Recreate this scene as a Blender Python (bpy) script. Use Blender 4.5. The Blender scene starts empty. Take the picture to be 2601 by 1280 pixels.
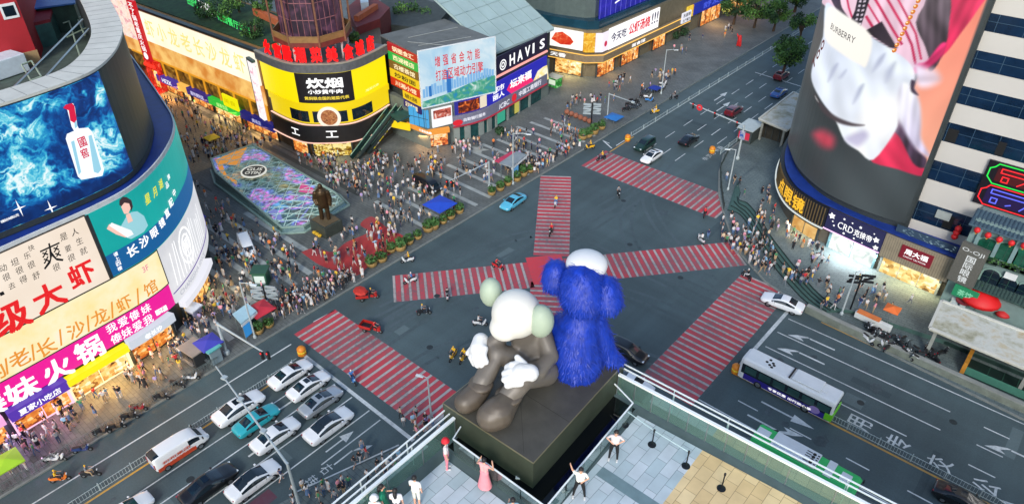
import bpy, bmesh, math, random
from math import sin, cos, pi, sqrt, radians, atan2, hypot
from mathutils import Vector, Matrix
random.seed(7)
SC = bpy.context.scene
COL = SC.collection
# ---------------------------------------------------------------- camera, world, sun, exposure
CAMH = 56.0; YAW = radians(40.8); PITCH = radians(35.63); FPX = 1812.0
cd = bpy.data.cameras.new('camera'); cam = bpy.data.objects.new('camera', cd); COL.objects.link(cam)
cam.location = (0, 0, CAMH); cam.rotation_euler = (pi/2 - PITCH, 0, YAW)
cd.sensor_width = 36; cd.lens = FPX/2601*36; cd.clip_start = .5; cd.clip_end = 6000
SC.camera = cam
SUN_EL = radians(32); SUN_AZ = radians(150)      # compass direction the light comes from, clockwise from +Y
w = bpy.data.worlds.new('World'); SC.world = w; w.use_nodes = True
nt = w.node_tree; bg = nt.nodes['Background']
sky = nt.nodes.new('ShaderNodeTexSky'); sky.sky_type = 'NISHITA'; sky.sun_disc = False
sky.sun_elevation = SUN_EL; sky.sun_rotation = SUN_AZ; sky.air_density = 1.1; sky.dust_density = 1.6; sky.ozone_density = 1.0
nt.links.new(sky.outputs[0], bg.inputs[0]); bg.inputs[1].default_value = .125
sl = bpy.data.lights.new('sun', 'SUN'); sl.energy = 1.1; sl.angle = radians(14); sl.color = (1, .97, .93)
so = bpy.data.objects.new('sun', sl); COL.objects.link(so); so.location = (0, 0, 120)
_sd = Vector((sin(SUN_AZ)*cos(SUN_EL), cos(SUN_AZ)*cos(SUN_EL), sin(SUN_EL)))
so.rotation_euler = _sd.to_track_quat('Z', 'Y').to_euler()
EXPO = 1.0
SC.view_settings.view_transform = 'Standard'; SC.view_settings.look = 'None'
SC.view_settings.exposure = EXPO; SC.view_settings.gamma = 1; SC.view_settings.use_curve_mapping = False
SC.render.engine = 'CYCLES'; SC.cycles.max_bounces = 5; SC.cycles.diffuse_bounces = 2; SC.cycles.glossy_bounces = 2
SC.cycles.transparent_max_bounces = 8; SC.cycles.use_denoising = True
# ---------------------------------------------------------------- measuring: a pixel of the photograph -> a point of the place
_c, _s = cos(PITCH), sin(PITCH)
def ray(x, y):
    u = (x-1300.5)/FPX; v = -(y-640)/FPX
    F = _c+v*_s; up = -_s+v*_c
    return Vector((u*cos(YAW)-F*sin(YAW), u*sin(YAW)+F*cos(YAW), up))
def G(x, y, z=0.):
    r = ray(x, y); t = (z-CAMH)/r.z
    return Vector((r.x*t, r.y*t, z))
def Wp(a, b, x, y):                     # hit the vertical plane through ground points a, b
    r = ray(x, y); n = (-(b[1]-a[1]), b[0]-a[0])
    t = (n[0]*a[0]+n[1]*a[1])/(n[0]*r.x+n[1]*r.y)
    return Vector((r.x*t, r.y*t, CAMH+r.z*t))
# ---------------------------------------------------------------- materials
def lin(c):
    o = []
    for v in c[:3]:
        v = v/255.; o.append(v/12.92 if v <= .04045 else ((v+.055)/1.055)**2.4)
    return tuple(o)
_M = {}
def mat(name, rgb=(128,128,128), rough=.6, metal=0., em=0., noise=.12, ns=1.2, bump=0., glass=0., coat=0., alpha=1., emrgb=None):
    if name in _M: return _M[name]
    m = bpy.data.materials.new(name); m.use_nodes = True; t = m.node_tree
    p = t.nodes['Principled BSDF']; c = lin(rgb)
    p.inputs['Base Color'].default_value = (*c, 1); p.inputs['Roughness'].default_value = rough
    p.inputs['Metallic'].default_value = metal; p.inputs['Coat Weight'].default_value = coat
    p.inputs['Transmission Weight'].default_value = glass; p.inputs['Alpha'].default_value = alpha
    if em:
        p.inputs['Emission Color'].default_value = (*lin(emrgb or rgb), 1)
        p.inputs['Emission Strength'].default_value = em/2**EXPO
        k = .15; p.inputs['Base Color'].default_value = (c[0]*k, c[1]*k, c[2]*k, 1)
    if noise and not em:
        tc = t.nodes.new('ShaderNodeTexCoord'); n = t.nodes.new('ShaderNodeTexNoise')
        n.inputs['Scale'].default_value = ns; n.inputs['Detail'].default_value = 6; n.inputs['Roughness'].default_value = .65
        r = t.nodes.new('ShaderNodeMapRange'); r.inputs['From Min'].default_value = .3; r.inputs['From Max'].default_value = .7
        r.inputs['To Min'].default_value = 1-noise; r.inputs['To Max'].default_value = 1+noise
        x = t.nodes.new('ShaderNodeVectorMath'); x.operation = 'SCALE'; x.inputs[0].default_value = c
        t.links.new(tc.outputs['Object'], n.inputs['Vector']); t.links.new(n.outputs['Fac'], r.inputs['Value'])
        t.links.new(r.outputs[0], x.inputs['Scale']); t.links.new(x.outputs[0], p.inputs['Base Color'])
        if bump:
            b = t.nodes.new('ShaderNodeBump'); b.inputs['Strength'].default_value = bump; b.inputs['Distance'].default_value = .05
            t.links.new(n.outputs['Fac'], b.inputs['Height']); t.links.new(b.outputs[0], p.inputs['Normal'])
    _M[name] = m; return m
def nodes(m): return m.node_tree, m.node_tree.nodes['Principled BSDF']
# ---------------------------------------------------------------- object helpers
def tag(o, label=None, cat=None, group=None, kind=None):
    if label: o['label'] = label
    if cat: o['category'] = cat
    if group: o['group'] = group
    if kind: o['kind'] = kind
    return o
def thing(name, label, cat, loc=(0,0,0), rz=0, group=None):
    o = bpy.data.objects.new(name, None); COL.objects.link(o); o.empty_display_size = .3
    o.location = loc; o.rotation_euler = (0, 0, rz); return tag(o, label, cat, group)
def wloc(o):
    p = Vector((0,0,0))
    while o: p += o.location; o = o.parent
    return p
class MB:
    def __init__(s): s.v = []; s.f = []; s.m = []; s.k = 0
    def add(s, vs, fs, m=None):
        n = len(s.v); s.v += [tuple(v) for v in vs]
        s.f += [tuple(i+n for i in f) for f in fs]; s.m += [s.k if m is None else m]*len(fs); return s
    def poly(s, pts, m=None): return s.add(pts, [tuple(range(len(pts)))], m)
    def box(s, c, d, rz=0, m=None, taper=1.):
        a, b = cos(rz), sin(rz); vs = []
        for z in (-1, 1):
            k = taper if z > 0 else 1
            for x, y in ((-1,-1),(1,-1),(1,1),(-1,1)):
                X, Y = x*d[0]/2*k, y*d[1]/2*k
                vs.append((c[0]+X*a-Y*b, c[1]+X*b+Y*a, c[2]+z*d[2]/2))
        return s.add(vs, [(3,2,1,0),(4,5,6,7),(0,1,5,4),(1,2,6,5),(2,3,7,6),(3,0,4,7)], m)
    def bar(s, p, q, wd, ht, m=None):           # a box laid from p to q (width across, height up)
        p = Vector(p); q = Vector(q); d = (q-p)
        x = d.normalized(); up = Vector((0,0,1)) if abs(x.z) < .95 else Vector((0,1,0))
        y = up.cross(x).normalized()*wd/2; z = x.cross(y).normalized()*ht/2
        vs = [e+i*y+j*z for e in (p,q) for i,j in ((-1,-1),(1,-1),(1,1),(-1,1))]
        return s.add(vs, [(0,1,2,3),(7,6,5,4),(0,4,5,1),(1,5,6,2),(2,6,7,3),(3,7,4,0)], m)
    def prism(s, poly, z0, z1, m=None, mtop=None, bottom=True):
        n = len(poly)
        A = sum(poly[i][0]*poly[(i+1)%n][1]-poly[(i+1)%n][0]*poly[i][1] for i in range(n))
        if A < 0: poly = poly[::-1]
        b = [(p[0],p[1],z0) for p in poly]; t = [(p[0],p[1],z1) for p in poly]
        s.add(b+t, [(i,(i+1)%n,n+(i+1)%n,n+i) for i in range(n)], m)
        s.add(t, [tuple(range(n))], mtop if mtop is not None else m)
        if bottom: s.add(b, [tuple(range(n-1,-1,-1))], m)
        return s
    def rings(s, R, m=None, cap=True, closed=True):   # R: list of rings of equal length
        n = len(R[0]); base = len(s.v)
        vs = [p for r in R for p in r]; fs = []
        for i in range(len(R)-1):
            for j in range(n if closed else n-1):
                a = i*n+j; b = i*n+(j+1)%n; fs.append((a,b,b+n,a+n))
        if cap and closed: fs += [tuple(range(n-1,-1,-1)), tuple(range((len(R)-1)*n, len(R)*n))]
        return s.add(vs, fs, m)
    def tube(s, pts, r, n=6, m=None, cap=True):
        pts = [Vector(p) for p in pts]; R = []
        rr = r if isinstance(r, (list, tuple)) else [r]*len(pts)
        for i, p in enumerate(pts):
            d = (pts[min(i+1,len(pts)-1)]-pts[max(i-1,0)]).normalized()
            a = Vector((0,0,1)) if abs(d.z) < .9 else Vector((1,0,0))
            u = d.cross(a).normalized(); v = d.cross(u)
            R.append([p+(u*cos(2*pi*k/n)+v*sin(2*pi*k/n))*rr[i] for k in range(n)])
        return s.rings([r_[::-1] for r_ in R], m, cap)
    def lathe(s, prof, c=(0,0,0), n=12, m=None, sx=1, sy=1):
        return s.rings([[(c[0]+r*cos(2*pi*k/n)*sx, c[1]+r*sin(2*pi*k/n)*sy, c[2]+z) for k in range(n)] for r, z in prof], m)
    def ell(s, c, r, n=12, m=None):
        k = max(4, n//2)
        return s.rings([[(c[0]+r[0]*max(.02,sin(pi*i/k))*cos(2*pi*j/n), c[1]+r[1]*max(.02,sin(pi*i/k))*sin(2*pi*j/n), c[2]-r[2]*cos(pi*i/k)) for j in range(n)] for i in range(k+1)], m)
    def wheel(s, c, r, wd, n=14, m=None, ax='y'):
        R = []
        for k, o in ((.86,-.5),(1,-.36),(1,.36),(.86,.5)):
            R.append([(c[0]+r*k*cos(2*pi*j/n), c[1]+o*wd, c[2]+r*k*sin(2*pi*j/n)) for j in range(n)])
        return s.rings([q[::-1] for q in R], m)
    def build(s, name, mats, parent=None, smooth=False, bevel=0):
        me = bpy.data.meshes.new(name)
        o0 = wloc(parent) if parent else Vector((0,0,0))
        me.from_pydata([(v[0]-o0.x, v[1]-o0.y, v[2]-o0.z) for v in s.v], [], s.f); 
        mats = mats if isinstance(mats, (list, tuple)) else [mats]
        for q in mats: me.materials.append(q)
        if len(mats) > 1:
            for p, k in zip(me.polygons, s.m): p.material_index = min(k, len(mats)-1)
        if smooth:
            for p in me.polygons: p.use_smooth = True
        o = bpy.data.objects.new(name, me); COL.objects.link(o)
        if parent: o.parent = parent
        if bevel:
            b = o.modifiers.new('bevel', 'BEVEL'); b.width = bevel; b.segments = 2; b.limit_method = 'ANGLE'
        return o
def copy_tree(o, parent=None):
    c = o.copy(); COL.objects.link(c)
    if parent: c.parent = parent
    for ch in list(o.children): copy_tree(ch, c)
    return c
def smooth_line(pts, k=6):               # Catmull-Rom through pts
    P = [Vector((*p, 0)) if len(p) == 2 else Vector(p) for p in pts]; o = []
    for i in range(len(P)-1):
        a = P[max(i-1,0)]; b = P[i]; c = P[i+1]; d = P[min(i+2,len(P)-1)]
        for j in range(k):
            t = j/k
            o.append(.5*((2*b)+(c-a)*t+(2*a-5*b+4*c-d)*t*t+(3*b-a-3*c+d)*t**3))
    return o+[P[-1]]
class Wall:                              # a vertical surface over a plan line, measured by arc length s and height z
    def __init__(w, pts):
        w.p = [Vector((p[0],p[1],0)) for p in pts]; w.s = [0]
        for i in range(len(w.p)-1): w.s.append(w.s[-1]+(w.p[i+1]-w.p[i]).length)
        w.L = w.s[-1]
    def at(w, s, z, off=0.):
        i = 0
        while i < len(w.p)-2 and s > w.s[i+1]: i += 1
        a, b = w.p[i], w.p[i+1]; d = (b-a).normalized(); q = a+d*(s-w.s[i])
        n = Vector((d.y, -d.x, 0))
        if off and 0 < i+1 < len(w.p):
            # blended normal so that offset sheets stay closed on bends
            t = (s-w.s[i])/max(1e-6, w.s[i+1]-w.s[i])
            d0 = (w.p[i]-w.p[i-1]).normalized() if i > 0 else d
            d2 = (w.p[i+2]-w.p[i+1]).normalized() if i+2 < len(w.p) else d
            dd = (d+d0)*(1-t)*.5+(d+d2)*t*.5; dd.normalize(); n = Vector((dd.y, -dd.x, 0))
        q = q+n*off; return Vector((q.x, q.y, z))
    def hit(w, x, y):
        r = ray(x, y); best = None; N = len(w.p)
        for i in range(N-1):
            a, b = w.p[i], w.p[i+1]; n = (-(b.y-a.y), b.x-a.x); dn = n[0]*r.x+n[1]*r.y
            if abs(dn) < 1e-9: continue
            t = (n[0]*a.x+n[1]*a.y)/dn
            if t <= 0: continue
            q = Vector((r.x*t, r.y*t, 0)); L = (b-a).length; u = (q-a).dot(b-a)/L
            lo = -1e9 if i == 0 else -.001; hi = 1e9 if i == N-2 else L+.001
            if lo <= u <= hi and (best is None or t < best[0]): best = (t, w.s[i]+u, CAMH+r.z*t)
        return (best[1], best[2]) if best else (0, 0)
    def sheet(w, mb, s0, s1, z0, z1, off=0., m=None, step=1.2, thick=0.):
        cuts = [s0]+[q for q in w.s if s0+.02 < q < s1-.02]+[s1]; f = []
        for a, b in zip(cuts, cuts[1:]):
            k = 1 if len(w.p) == 2 else max(1, int((b-a)/step)); f += [a+(b-a)*j/k for j in range(k)]
        f.append(s1)
        if not thick:
            return mb.rings([[w.at(q, z0, off), w.at(q, z1, off)] for q in f], m, cap=False, closed=False)
        return mb.rings([[w.at(q, z0, off), w.at(q, z1, off), w.at(q, z1, off-thick), w.at(q, z0, off-thick)] for q in f], m)
    def shape(w, mb, pts, off, m=None, size=1.0):   # pts in (s, z): a flat picture shape laid on the wall
        bm = bmesh.new(); vs = [bm.verts.new((p[0], p[1], 0)) for p in pts]
        try: bm.faces.new(vs)
        except ValueError: bm.free(); return
        bmesh.ops.triangulate(bm, faces=bm.faces[:])
        if len(w.p) > 2:
            for _ in range(5):
                e = [q for q in bm.edges if q.calc_length() > size]
                if not e: break
                bmesh.ops.subdivide_edges(bm, edges=e, cuts=1); bmesh.ops.triangulate(bm, faces=bm.faces[:])
        bm.verts.index_update()
        V = [w.at(v.co.x, v.co.y, off) for v in bm.verts]; Fs = []
        for f in bm.faces:
            ids = [v.index for v in f.verts]; f.normal_update()
            Fs.append(ids if f.normal.z > 0 else ids[::-1])
        mb.add(V, Fs, m); bm.free()
    def px(w, pts): return [w.hit(*p) for p in pts]
# ---------------------------------------------------------------- lettering (Blender's own font, as meshes)
_TX = {}
def glyphs(s, bold=.0, shear=0.):
    key = (s, bold, shear)
    if key in _TX: return _TX[key]
    cu = bpy.data.curves.new('lettering', 'FONT'); cu.body = s; cu.offset = bold; cu.resolution_u = 2; cu.shear = shear
    o = bpy.data.objects.new('lettering', cu); COL.objects.link(o); bpy.context.view_layer.update()
    me = bpy.data.meshes.new_from_object(o.evaluated_get(bpy.context.evaluated_depsgraph_get()))
    V = [(v.co.x, v.co.y) for v in me.vertices]; Fs = [tuple(p.vertices) for p in me.polygons]
    bpy.data.objects.remove(o); bpy.data.curves.remove(cu); bpy.data.meshes.remove(me)
    if not V: V = [(0,0)]
    x0 = min(v[0] for v in V); x1 = max(v[0] for v in V); y0 = min(v[1] for v in V); y1 = max(v[1] for v in V)
    V = [((v[0]-x0)/max(1e-6,x1-x0), (v[1]-y0)/max(1e-6,y1-y0)) for v in V]
    _TX[key] = (V, Fs, (x1-x0)/max(1e-6,y1-y0)); return _TX[key]
def put_text(mb, s, f, bold=.0, m=None, vertical=False, shear=0.):
    """f(u, v) in 0..1 -> point; heavier strokes are the same outline laid again a little to each side"""
    if vertical:
        n = len(s)
        for i, ch in enumerate(s): put_text(mb, ch, lambda u, v: f(u, 1-(i+1-v*.88-.06)/n), bold, m)
        return
    V, Fs, r = glyphs(s, 0, shear); o = f(0, 0); o = Vector(o); n = (Vector(f(1,0))-o).cross(Vector(f(0,1))-o).normalized()
    b = min(bold, .05)*.62
    sh = [(0,0)] if b < .008 else [(0,0),(-b,-b),(b,b),(-b,b),(b,-b)]
    for k, (dx, dy) in enumerate(sh):
        mb.add([Vector(f(u+dx/max(r,.3), v+dy))+n*(.0015*k) for u, v in V], Fs, m)
def wtext(mb, w, s, s0, s1, z0, z1, off, bold=.02, m=None, vertical=False, slope=0., shear=0.):
    put_text(mb, s, lambda u, v: w.at(s0+(s1-s0)*u, z0+(z1-z0)*v+slope*u, off), bold, m, vertical, shear)
# ================================================================ ground, roads, pavements, markings
def ground_mat(name, rgb, kind='asphalt'):
    m = mat(name, rgb, .75, noise=0); t, p = nodes(m); L = t.links; c = lin(rgb)
    tc = t.nodes.new('ShaderNodeTexCoord')
    def noise(scale, det=5, stretch=None):
        n = t.nodes.new('ShaderNodeTexNoise'); n.inputs['Scale'].default_value = scale; n.inputs['Detail'].default_value = det
        if stretch:
            mp = t.nodes.new('ShaderNodeMapping'); mp.inputs['Scale'].default_value = stretch
            L.new(tc.outputs['Object'], mp.inputs['Vector']); L.new(mp.outputs[0], n.inputs['Vector'])
        else: L.new(tc.outputs['Object'], n.inputs['Vector'])
        return n.outputs['Fac']
    def rng(a, lo, hi, f0=.3, f1=.7):
        r = t.nodes.new('ShaderNodeMapRange'); r.inputs['From Min'].default_value = f0; r.inputs['From Max'].default_value = f1
        r.inputs['To Min'].default_value = lo; r.inputs['To Max'].default_value = hi; L.new(a, r.inputs['Value']); return r.outputs[0]
    def mul(a, b):
        x = t.nodes.new('ShaderNodeMath'); x.operation = 'MULTIPLY'; L.new(a, x.inputs[0]); L.new(b, x.inputs[1]); return x.outputs[0]
    if kind == 'asphalt':
        k = mul(mul(rng(noise(.09, 4), .82, 1.18), rng(noise(6, 3), .9, 1.1)), mul(rng(noise(.5, 5, (1, .06, 1)), .88, 1.12), rng(noise(.5, 5, (.06, 1, 1)), .9, 1.1)))
    else:
        k = mul(rng(noise(.25, 5), .75, 1.2), rng(noise(3, 4), .88, 1.12))
    x = t.nodes.new('ShaderNodeVectorMath'); x.operation = 'SCALE'; x.inputs[0].default_value = c; L.new(k, x.inputs['Scale'])
    out = x.outputs[0]
    if kind == 'paving':
        b = t.nodes.new('ShaderNodeTexBrick'); b.inputs['Scale'].default_value = 1; b.inputs['Brick Width'].default_value = .9; b.inputs['Row Height'].default_value = .45
        b.inputs['Mortar Size'].default_value = .025; b.inputs['Color1'].default_value = (1,1,1,1); b.inputs['Color2'].default_value = (.82,.84,.86,1); b.inputs['Mortar'].default_value = (.5,.5,.5,1)
        L.new(tc.outputs['Object'], b.inputs['Vector'])
        y = t.nodes.new('ShaderNodeVectorMath'); y.operation = 'MULTIPLY'; L.new(out, y.inputs[0]); L.new(b.outputs['Color'], y.inputs[1]); out = y.outputs[0]
    L.new(out, p.inputs['Base Color'])
    p.inputs['Roughness'].default_value = .7
    return m
def S(o): o['kind'] = 'structure'; return o
ASPH = ground_mat('asphalt', (68, 84, 87)); ASPH2 = ground_mat('asphalt junction', (78, 95, 100))
PAVE = ground_mat('plaza paving', (100, 106, 104), 'paving'); PAVE2 = ground_mat('stone paving', (100, 114, 114), 'paving')
def worn(name, rgb, wear=.45, em=0):            # road paint, worn through in places to the asphalt below
    m = mat(name, rgb, .65, noise=0); t, p = nodes(m); tc = t.nodes.new('ShaderNodeTexCoord')
    n = t.nodes.new('ShaderNodeTexNoise'); n.inputs['Scale'].default_value = 2.2; n.inputs['Detail'].default_value = 8; n.inputs['Roughness'].default_value = .75
    n2 = t.nodes.new('ShaderNodeTexNoise'); n2.inputs['Scale'].default_value = .16; n2.inputs['Detail'].default_value = 3
    a = t.nodes.new('ShaderNodeMath'); a.operation = 'MULTIPLY_ADD'; a.inputs[1].default_value = .8; t.links.new(n2.outputs['Fac'], a.inputs[0]); t.links.new(n.outputs['Fac'], a.inputs[2])
    r = t.nodes.new('ShaderNodeMapRange'); r.inputs['From Min'].default_value = .78; r.inputs['From Max'].default_value = 1.12; r.inputs['To Min'].default_value = .0; r.inputs['To Max'].default_value = wear
    mx = t.nodes.new('ShaderNodeMix'); mx.data_type = 'RGBA'; mx.inputs[6].default_value = (*lin(rgb), 1); mx.inputs[7].default_value = (*lin((78,92,97)), 1)
    for q in (n, n2): t.links.new(tc.outputs['Object'], q.inputs['Vector'])
    t.links.new(a.outputs[0], r.inputs['Value']); t.links.new(r.outputs[0], mx.inputs[0]); t.links.new(mx.outputs[2], p.inputs['Base Color'])
    return m
WHITE = worn('white road paint', (205, 212, 212), .55); REDP = worn('red road paint', (190, 62, 72), .8); PALE = worn('pale crossing paint', (180, 170, 166), .8)
YEL = worn('yellow road paint', (196, 150, 60), .5); BRICKRED = worn('dark red lane paint', (96, 52, 66), .4); REDPLAZA = worn('red plaza paint', (172, 52, 52), .35)
KERB = mat('kerb stone', (120, 126, 122), .8, noise=.2, ns=2)
S(MB().poly([(-1500,-1500,-.004),(1500,-1500,-.004),(1500,1500,-.004),(-1500,1500,-.004)]).build('ground', mat('city ground', (84,90,90), .9, noise=.2, ns=.05)))
S(MB().poly([(-63,-300,0),(-30,-300,0),(-30,30,0),(300,30,0),(300,80,0),(-30,110,0),(-40,420,0),(-63,420,0)]).build('road', ASPH))
PZ = .13
# pavements
NEK = [(-42.6,420),(-42.9,120),(-42.4,103),(-40.2,97.3),(-36.8,90.7),(-33.2,85.6),(-28.4,79.4),(-22.2,75.2),(-15.7,73.2),(-9.7,72.3),(7,71.0),(200,70.6),(200,420)]
S(MB().prism([(-400,-300),(-61.3,-300),(-61.3,420),(-400,420)], -.3, PZ).build('plaza_pavement', [PAVE]))
S(MB().prism(NEK, -.3, PZ).build('corner_pavement', [PAVE2]))
S(MB().prism([(-46,-200),(-45,-30),(-43,10),(-41.4,16),(-40.1,21),(-38.0,26.8),(-36,31.5),(-32,37),(-26,42),(-18,47.5),(-12,51),(40,51),(200,51),(200,-200)], -.3, PZ).build('mall_pavement', [PAVE2]))
mb = MB(); mb.box((-61.22, 60, -.08), (.22, 720, .45)); 
for a, b in zip(NEK[1:], NEK[2:-1]): mb.bar((a[0]-.06,a[1]-.06,-.08), (b[0]-.06,b[1]-.06,-.08), .24, .45)
S(mb.build('kerb', KERB))
# steps climbing to the shop plaza on the right
UP = [[(-34.4,92.5),(-33.6,90.4),(-32.3,90.4),(-29.3,88.0),(-25.0,83.6),(-17.0,77.0),(-13.2,75.2)],[(-33.9,87.5),(-32.0,87.6),(-29.0,85.0),(-24.0,79.8),(-17.6,75.0),(-14.5,73.9)]]
STEPM = mat('green stone step', (62, 92, 86), .7, noise=.2, ns=2); STEPE = mat('dark step edge', (30, 48, 46), .8)
NST = 5
for k in range(NST):
    t = 1-k/(NST-1.)
    a = smooth_line(UP[0], 4); b = smooth_line(UP[1], 4); n = min(len(a), len(b))
    ln = [(a[i*(len(a)-1)//(n-1)]*(1-t)+b[i*(len(b)-1)//(n-1)]*t) for i in range(n)]
    pts = [(p.x, p.y) for p in ln]
    poly = [(-36.2, 94.5+.2*k)]+pts+[(-12.2+.25*k, 76), (-2, 77.5), (60, 77.5), (60, 130), (-36.2, 130)]
    z1 = PZ+.12*(k+1)
    S(MB().prism(poly, PZ if k == 0 else z1-.2, z1, 0, 0 if k < NST-1 else 1).build('stone_steps', [STEPM, PAVE2]))
    mb = MB()
    for p, q in zip(pts, pts[1:]): mb.bar((p[0],p[1],z1-.045), (q[0],q[1],z1-.045), .12, .1)
    S(mb.build('step_edge', STEPE))
UZ = PZ+.12*NST+.0
# pale stripes in the plaza paving and the long drains of the pedestrian street
STR = mat('pale paving stripe', (150, 158, 156), .75, noise=.25, ns=.8); DRK = mat('dark paving band', (64, 70, 68), .8, noise=.2, ns=.5); GOLD = ground_mat('sandy stone paving', (148, 132, 108), 'paving')
mb = MB()
def strip(x0, x1, y0, y1, z=PZ+.004, m=None): mb.poly([(x0,y0,z),(x1,y0,z),(x1,y1,z),(x0,y1,z)], m)
for i in range(14): strip(-74.5+random.uniform(-1,1), -62.6, 55.2+i*3.0, 55.9+i*3.0)
for i in range(8): strip(-91+i*.6, -67.5+random.uniform(-.6,.6) if i > 1 else -64, 21.8+i*2.7, 22.6+i*2.7)
S(mb.build('paving_stripe', STR))
mb = MB(); strip(-180, -103, 37.0, 54.5, PZ+.002); strip(-103, -96, 46, 54.5, PZ+.002); S(mb.build('sandy_paving', GOLD))
mb = MB()
for y0, y1 in ((54.7,55.6),(56.4,56.7),(41.0,41.25),(38.2,38.45)): strip(-180, -78 if y0 > 50 else -96, y0, y1, PZ+.006)
S(mb.build('paving_drain', DRK))
mb = MB()
for px, py in ((640,683),(1215,380)):
    c = G(px, py, PZ+.008); mb.poly([(c.x+(1.9 if k%2 else .85)*cos(pi*k/5), c.y+(1.9 if k%2 else .85)*sin(pi*k/5), PZ+.008) for k in range(10)])
S(mb.build('paving_star', mat('grey star paving', (150,156,150), .8, noise=.2)))
# crossings
def hatch(name, o, du, dv, nu, wu, lv, gap=.46, skip=0):
    """o corner, du along the row of bars, dv along each bar; red ground sheet with pale bars on it"""
    o = Vector((o[0],o[1],0)); du = Vector((du[0],du[1],0)).normalized(); dv = Vector((dv[0],dv[1],0)).normalized(); red = MB(); pale = MB()
    def q(mb, a, b, c, d, z):
        P = [o+du*a+dv*c, o+du*b+dv*c, o+du*b+dv*d, o+du*a+dv*d]
        if (P[1]-P[0]).cross(P[2]-P[1]).z < 0: P = P[::-1]
        mb.poly([(p.x,p.y,z) for p in P])
    for i in range(nu):
        q(red, i*wu, i*wu+wu*(1-gap*.82), 0, lv, .004); q(pale, i*wu+wu*(1-gap*.82)+.03, (i+1)*wu-.03, 0, lv, .004)
    S(red.build('crossing_red', REDP)); S(pale.build('crossing_bar', PALE))
hatch('west', (-59.5,30.2), (1,0), (0,1), 22, 1.0, 5.9)
hatch('north', (-58.2,84.6), (1,0), (0,1), 24, 1.0, 6.9)
hatch('east', (-25.4,50.6), (0,1), (1,0), 25, .98, 6.3)
dA = Vector((27.6,33.3,0)).normalized(); nA = Vector((dA.y,-dA.x,0)); dB = Vector((13.3,-18.1,0)).normalized()
oA = Vector((-59.6,44.4,0))-nA*.2
cx = Vector((-45,59.4,0)); sA = (cx-oA).dot(dA)
oA1 = oA+dA*(sA-2.5); hatch('diag', (oA1.x,oA1.y), -dA, nA, int((sA-2.5)/.98), .98, 5.4)
o2 = oA+dA*(sA+2.4); hatch('diag', (o2.x,o2.y), dA, nA, 24, .98, 5.4)
nB = Vector((.8,.6,0)); oB = Vector((-61.3,78.0,0)); sB = (cx-oB).dot(dB)
oB1 = oB+dB*(sB-2.9); hatch('diag', (oB1.x,oB1.y), -dB, nB, int((sB-2.9)/.98), .98, 4.8)
o2 = oB+dB*(sB+2.9); hatch('diag', (o2.x,o2.y), dB, nB, 24, .98, 4.8)
c0 = cx; S(MB().poly([tuple(c0+dA*a+nA*b+Vector((0,0,.0062))) for a, b in ((-2.5,-2.9),(-2.5,3.0),(2.3,3.0),(2.3,-2.9))][::-1]).build('crossing_centre', worn('fresh red paint', (204,60,70), .3)))
# lane lines
mb = MB(); ye = MB()
def line(x0, y0, x1, y1, wd=.16, z=.004, M=None):
    (M or mb).add([(p.x,p.y,z) for p in (lambda a,b,n: (a+n,b+n,b-n,a-n))(Vector((x0,y0,0)), Vector((x1,y1,0)), (Vector((x1-x0,y1-y0,0)).normalized().cross(Vector((0,0,1))))*-wd/2)], [(3,2,1,0)])
line(-58.35,-120,-58.35,29); line(-59.6,33,-59.4,36,.12)
for x, ya in ((-52.2,28.4),(-49.6,28.4),(-46.7,28.4),(-43.9,28.4)): line(x,-120 if x < -44 else -2,x,ya,.14)
line(-42.1,21,-42.1,28.3,.14)
line(-55.6,28.9,-37.6,28.7,.4)
line(-57.9,94.2,-57.9,300); line(-60.8,94.3,-59.2,94.1,.14); line(-60.5,94.2,-57.9,92.9,.22)
for x in (-47.55,-50.3,-53.1):
    for k in range(18): line(x-.0*k, 96+k*6.2, x, 99.3+k*6.2, .14)
for k in range(4): line(-45.2, 106+k*6.2, -45.2, 109.5+k*6.2, .14)
line(-54.6,140.5,-44,139.5,.3)
for y, x1 in ((70.35,60),(67.25,1.4),(64.05,1.3),(61.0,-1.0)): line(-17.2,y,x1,y,.15)
for y in (67.3,64.4,61.3):
    for k in range(6): line(4.5+k*5.4, y, 6.8+k*5.4, y, .15)
line(-17.8,72.2,-18.0,58.2,.42)
for k in range(9): line(-15.8+k*5.6, 54.45, -13.6+k*5.6, 54.45, .15)
line(-19,51.9,70,51.9,.14)
line(-41.6,17,-38.3,27.4,.16)
S(mb.build('lane_line', WHITE))
line(-54.75,-120,-54.75,27.5,.22,M=ye); line(-18.2,57.75,90,57.75,.24,M=ye); line(-57.4,91,-57.5,99,.2,M=ye)
line(-41.2,17,-37.9,27.4,.14,M=ye); line(-41.0,17,-41.0+.6,16.9,.14,M=ye); line(-14,72.3,9,71.2,.12,M=ye); line(9,71.2,90,70.9,.12,M=ye)
S(ye.build('yellow_line', YEL))
# arrows on the lanes
mb = MB()
def arrow(x, y, ang, L=5.4, turn=0, wd=.22):
    a = Vector((cos(ang), sin(ang), 0)); n = Vector((-a.y, a.x, 0)); o = Vector((x, y, .0045)); pl = lambda *P: mb.poly([tuple(o+a*p[0]+n*p[1]) for p in P])
    if turn == 0:
        pl((0,-wd/2),(L*.6,-wd/2),(L*.6,wd/2),(0,wd/2)); pl((L*.6,-.55),(L,0),(L*.6,.55))
    else:
        s = turn; P = [(0,-wd/2),(L*.55,-wd/2),(L*.55,wd/2),(0,wd/2)]; pl(*P)
        Q = [(L*.55,-.1),(L*.72,.55*s),(L*.62,.9*s),(L*.98,1.0*s),(L*.82,.35*s),(L*.62,-.1)]
        pl(*(Q if s < 0 else Q[::-1])[::-1] if s > 0 else Q[::-1])
arrow(-13.9,55.9,0,5.6); arrow(-14.2,53.3,0,5.6,1)
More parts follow.
